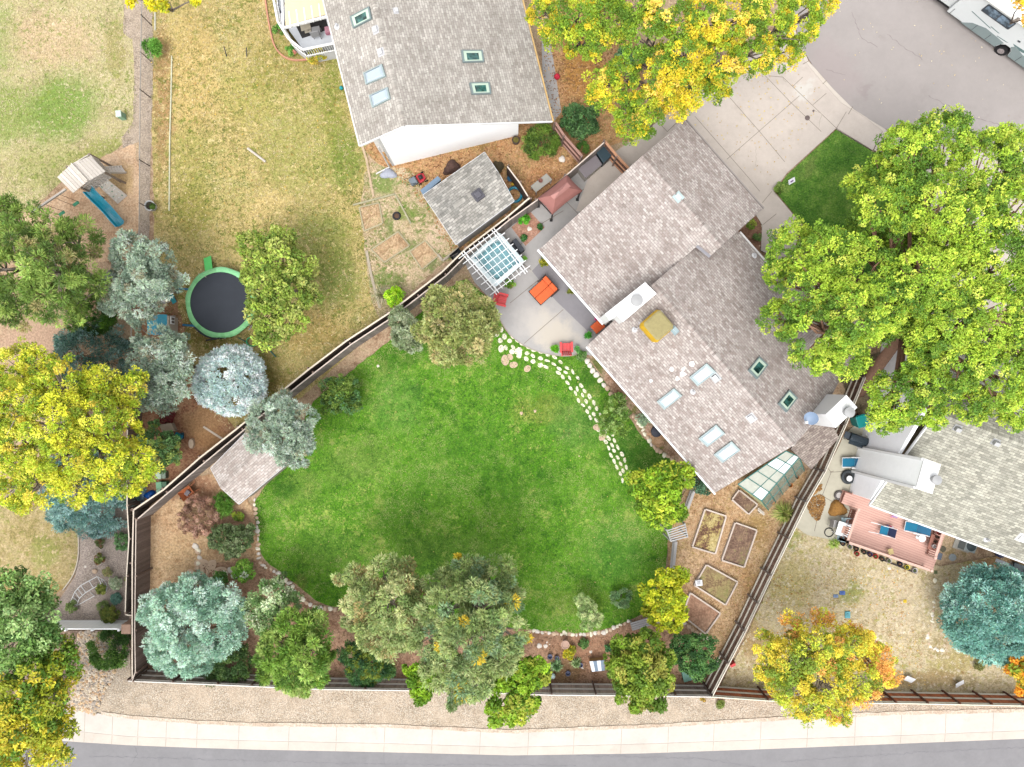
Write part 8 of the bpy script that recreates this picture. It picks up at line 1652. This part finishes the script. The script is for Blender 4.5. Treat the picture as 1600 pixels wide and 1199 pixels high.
tyre_planter(1310, 774, .3, 'small tyre planter with white stones by the deck step', (110, 104, 100), .05, (226, 220, 216))
lump('leaf_pile', 'rounded brown dried plant clump beside the deck step', 'dried plant', 1308, 795, 14, 13, .35, M((176, 128, 66), .95, .3, ns=9, bump=1., fine=14), 9, z=.05)
q = P(1310, 824, .05); r = thing('patio_table', 'small square pink topped table with a white rim on the patio left of the deck', 'table', q, rz=-.3); L(r, 'tabletop', MB().box((0, 0, .7), (.85, .85, .04)), white, bevel=.01); L(r, 'table_mat', MB().box((.08, 0, .73), (.4, .44, .02)), M((240, 190, 170), .7, .05))
for sx in (-.35, .35):
    for sy in (-.35, .35): L(r, 'leg', MB().tube([(sx, sy, 0), (sx, sy, .7)], .02), white)
for x, y, rz, cc_, lb in [(1298, 816, 1.4, (176, 172, 170), 'grey chair at the left of the pink topped table'), (1315, 812, .0, (176, 200, 206), 'pale blue chair at the upper side of the pink topped table'), (1309, 836, 3.0, (176, 200, 206), 'pale blue chair at the lower side of the pink topped table')]:
    r = thing('patio_chair', lb, 'chair', P(x, y, .05), 'chairs round the patio table', rz); L(r, 'seat', MB().box((0, 0, .42), (.44, .44, .04)), M(cc_, .6, .05), bevel=.01); L(r, 'backrest', MB().box((0, .23, .68), (.44, .05, .5)), M(cc_, .6, .05), bevel=.01)
    for sx in (-.19, .19):
        for sy in (-.19, .19): L(r, 'leg', MB().tube([(sx, sy, 0), (sx, sy, .42)], .015), steel)
c = P(1295, 832, .05); r = thing('bicycle_wheel', 'old black wheel leaning by the grey patio chair', 'wheel', c); ring_thing('tyre', None, None, 1295, 832, .05, .27, .03, black, parent=r)
for x, y, s_, lb in [(1466, 869, .3, 'slate square slab by the right end of the deck'), (1488, 871, .24, 'pale grey round slab on the dry ground right of the deck'), (1473, 858, .2, 'dark mat by the deck corner post')]:
    c = P(x, y, 0); one('paving_slab', lb, 'slab', MB().lathe(c, [(s_, 0), (s_ * .96, .05), (.01, .055)], 4 if 'square' in lb else 9, rz=.5), M((124, 134, 150) if 'square' in lb else (176, 184, 186) if 'pale' in lb else (110, 104, 84), .8, .08), c)
def ac(x, y, label, s_=.7, rz=-.35, z=0):
    r = thing('air_conditioner', label, 'air conditioner', P(x, y, z), None, rz); L(r, 'casing', MB().box((0, 0, .35), (s_, s_, .7)), M((150, 160, 160), .6, .08), bevel=.02); L(r, 'fan_grille', MB().lathe((0, 0, .705), [(s_ * .42, 0), (s_ * .42, .02), (s_ * .3, .03), (.03, .05)], 16), M((44, 60, 64), .5, .2, ns=10)); L(r, 'pad', MB().box((-.1, 0, .03), (s_ * 1.5, s_ * 1.3, .06)), M((200, 196, 186), .9, .05))
ac(1506, 850, 'air conditioner standing under the gutter right of the deck')
c = P(1561, 866, 0); one('folded_tarp', 'navy blue bundle tucked against the east house wall', 'tarp', MB().lathe(c, [(.26, 0), (.28, .12), (.18, .22), (.02, .26)], 10, sx=1.1, sy=.7, rz=-.3), M((44, 52, 96), .5, .15, ns=7, bump=.3), c)
r = thing('utility_trailer', 'dark flatbed cart with a white box at the right edge above the spruce', 'cart', P(1592, 893, 0), rz=-.3); L(r, 'bed', MB().box((0, 0, .4), (1.5, .9, .12)), M((80, 92, 96), .6, .15)); L(r, 'box', MB().box((.2, 0, .6), (.5, .5, .3)), offw, bevel=.02)
for sx in (-.5, .5):
    for sy in (-.48, .48): L(r, 'wheel', MB().tube([(sx, sy - .04, .18), (sx, sy + .04, .18)], .18, 14), black)
q = P(1545, 876, 0); one('white_board', 'grey white board leaning flat by the gutter above the spruce', 'board', MB().box(q + Vector((0.9, -.15, .05)), (1.1, .22, .05), -.36), M((214, 218, 224), .6, .05), q)
# yard bits and signs
def ysign(x, y, label, rz=-.4):
    r = thing('lawn_sign', label, 'sign', P(x, y, 0), 'white boards by the bottom fence', rz); L(r, 'board', MB().box((0, 0, .35), (.56, .03, .42), R=Matrix.Rotation(-1.0, 3, 'X')), M((236, 238, 240), .5, .03, bump=0, k=.62)); L(r, 'stake', MB().box((0, .05, .15), (.02, .02, .34)), steel)
ysign(1416, 1058, 'white board by the bottom fence nearer the gold tree'); ysign(1494, 1065, 'white board by the bottom fence nearer the blue spruce', .5)
for x, y, sx, sy, h, cc_, lb, nm in [(1323, 960, .32, .42, .15, (110, 190, 200), 'pale teal plastic box under the upper edge of the gold tree', 'plastic_box'), (1305, 931, .3, .2, .1, (140, 164, 200), 'pale blue toy piece left of the blue one in the east yard', 'toy_block'), (1315, 926, .34, .24, .12, (84, 120, 196), 'blue toy piece in the east yard below the deck', 'toy_block'), (1293, 963, .32, .4, .12, (170, 150, 160), 'greyish pink box at the left fringe of the gold tree', 'plastic_box'), (1413, 939, .2, .2, .1, (240, 206, 40), 'small yellow toy alone in the east yard', 'toy_block'), (1461, 894, .2, .2, .1, (120, 130, 90), 'olive box by the end of the deck', 'plastic_box')]:
    c = P(x, y, 0); one(nm, lb, 'toy' if 'toy' in nm else 'box', MB().prism([c + Vector((a * sx / 2, b * sy / 2, 0)) for a, b in ((-1, -1), (1, -1), (1, 1), (-1, 1))], 0, h).box(c + Vector((0, 0, h + .01)), (sx * .5, sy * .5, .03), .2, .8), M(cc_, .5, .08, bump=0), c, bevel=.02)
c = P(1142, 1035, 0); r = thing('toy_chair', 'small red chair just outside the garden fence', 'chair', c, rz=.5); L(r, 'seat', MB().box((0, 0, .28), (.34, .34, .04)), redp, bevel=.01); L(r, 'backrest', MB().box((0, .17, .5), (.34, .04, .4)), redp, bevel=.01)
for sx in (-.14, .14):
    for sy in (-.14, .14): L(r, 'leg', MB().box((sx, sy, .14), (.035, .035, .28)), redp)
# =============== MOTORHOME ===============
def rv():
    a = P(1477, 20, 0.35); b = P(1600, 108, 0.35); d = (b - a); d.z = 0; d.normalize(); rz = math.atan2(d.y, d.x)
    root = thing('motorhome', 'white motorhome with grey green lower panels parked along the far kerb', 'motorhome', Vector((a.x, a.y, .07)), rz=rz)
    wh = M((236, 240, 240), .3, .02, bump=0, spec=.5, k=.6); gr = M((164, 180, 180), .35, .04, bump=0); gg = M((120, 150, 150), .35, .05, bump=0)
    LN, Wd, HT = 8.0, 2.45, 3.05
    # x along the body (away from the cab), y towards the far side (left of d), z up; near side is y = 0
    def side(poly, y, t): # polygon in x,z extruded in y
        n = len(poly); v = [(x, y, z) for x, z in poly] + [(x, y + t, z) for x, z in poly]
        return v, [tuple(range(n)), tuple(range(2 * n - 1, n - 1, -1))] + [(i, n + i, n + (i + 1) % n, (i + 1) % n) for i in range(n)]
    body = [(0, .42), (3.72, .42), (3.8, .75), (4.0, .95), (4.35, .95), (4.55, .75), (4.62, .42), (LN, .42), (LN, HT - .15), (LN - .15, HT), (.5, HT), (-.9, HT), (-1.25, HT - .25), (-1.1, 1.95), (0, 1.85)]
    L(root, 'body', MB().add(*side(body, 0, Wd)), wh, bevel=.03)
    skirt = [(1.1, .36), (3.68, .36), (3.72, .62), (3.86, .98), (3.4, 1.05), (2.4, 1.12), (1.6, .85)]; L(root, 'lower_panel', MB().add(*side(skirt, -.012, .03)), gr)
    skirt = [(4.66, .36), (LN - .02, .36), (LN - .02, .95), (6.2, 1.0), (5.1, 1.1), (4.5, 1.3), (4.3, 1.05), (4.55, .85)]; L(root, 'lower_panel', MB().add(*side(skirt, -.012, .03)), gr)
    for p in ([(4.2, 1.35), (5.6, 1.45), (5.0, 1.2), (4.5, 1.2)], [(1.0, 1.55), (2.6, 1.32), (2.55, 1.28), (1.0, 1.5)], [(2.5, 1.45), (3.2, 1.38), (3.1, 1.34), (2.5, 1.4)], [(3.2, 1.15), (4.0, 1.2), (3.9, 1.14), (3.2, 1.1)], [(5.2, 1.6), (7.8, 1.7), (7.8, 1.66), (5.2, 1.56)], [(5.4, 1.32), (7.8, 1.4), (7.8, 1.34), (5.4, 1.27)]): L(root, 'stripe', MB().add(*side(p, -.006, .02)), gg)
    w_ = L(root, 'window', MB().add(*side([(1.35, 1.95), (3.25, 1.95), (3.3, 2.0), (3.3, 2.6), (3.25, 2.65), (1.35, 2.65), (1.3, 2.6), (1.3, 2.0)], -.015, .03)), M((80, 84, 92), .4, .05, bump=0)); 
    o = bpy.data.objects.new('pane', mesh_from(MB().add(*side([(1.38, 2.03), (2.26, 2.03), (2.26, 2.57), (1.38, 2.57)], -.022, .01)).add(*side([(2.34, 2.03), (3.22, 2.03), (3.22, 2.57), (2.34, 2.57)], -.022, .01)), 'pane', glass_dark((70, 84, 96), name='rv_glass'))); COL.objects.link(o); o.parent = w_
    for x0, x1 in ((.2, 1.05), (1.9, 1.92), (2.9, 2.92), (5.2, 5.22), (6.3, 6.32)): L(root, 'panel_seam', MB().add(*side([(x0, .4), (x0 + .03, .4), (x0 + .03, .95), (x0, .95)], -.02, .02)), dkgrey)
    L(root, 'door_handle', MB().box((4.3, -.02, 1.75), (.16, .04, .08)), dkgrey); L(root, 'vent', MB().box((6.9, -.015, 1.2), (.7, .03, .25)), M((200, 206, 206), .5, .05))
    for x in (4.17, 6.9 + 99):
        if x > 50: continue
        for y in (.12, Wd - .12):
            t = L(root, 'wheel', MB().tube([(x, y - .12, .36), (x, y + .14, .36)], .38, 24), black); o = bpy.data.objects.new('hub', mesh_from(MB().tube([(x, y - .135, .36), (x, y - .1, .36)], .21, 18).tube([(x, y - .16, .36), (x, y - .12, .36)], .07, 12), 'hub', M((206, 196, 196), .25, .1, metal=.6, k=.6))); COL.objects.link(o); o.parent = t
    cab = [(-2.0, .45), (0, .45), (0, 1.85), (-.75, 1.95), (-1.5, 1.3), (-2.35, 1.12), (-2.5, .9), (-2.5, .5)]; L(root, 'cab', MB().add(*side(cab, .22, Wd - .44)), wh, bevel=.05)
    L(root, 'cab_window', MB().add(*side([(-1.2, 1.25), (-.35, 1.25), (-.35, 1.72), (-.8, 1.75)], .205, .03)), glass_dark((50, 60, 70), name='cab_glass')); L(root, 'sill', MB().add(*side([(-1.5, .42), (-.05, .42), (-.05, .55), (-1.5, .55)], .19, .05)), black)
    for y in (.36, Wd - .36): L(root, 'wheel', MB().tube([(-1.85, y - .13, .36), (-1.85, y + .13, .36)], .36, 22), black)
    L(root, 'mirror', MB().box((-.95, .0, 1.5), (.12, .3, .28)), black, bevel=.02)
    L(root, 'awning', MB().tube([(.6, -.06, HT - .12), (LN, -.06, HT - .12)], .09, 10), M((246, 244, 238), .5, .02, bump=0, k=.66)); L(root, 'roof_vent', MB().box((2.4, 1.2, HT + .1), (.5, .5, .18)).box((5.5, 1.2, HT + .14), (1.0, .8, .26)), offw, bevel=.04)
rv()
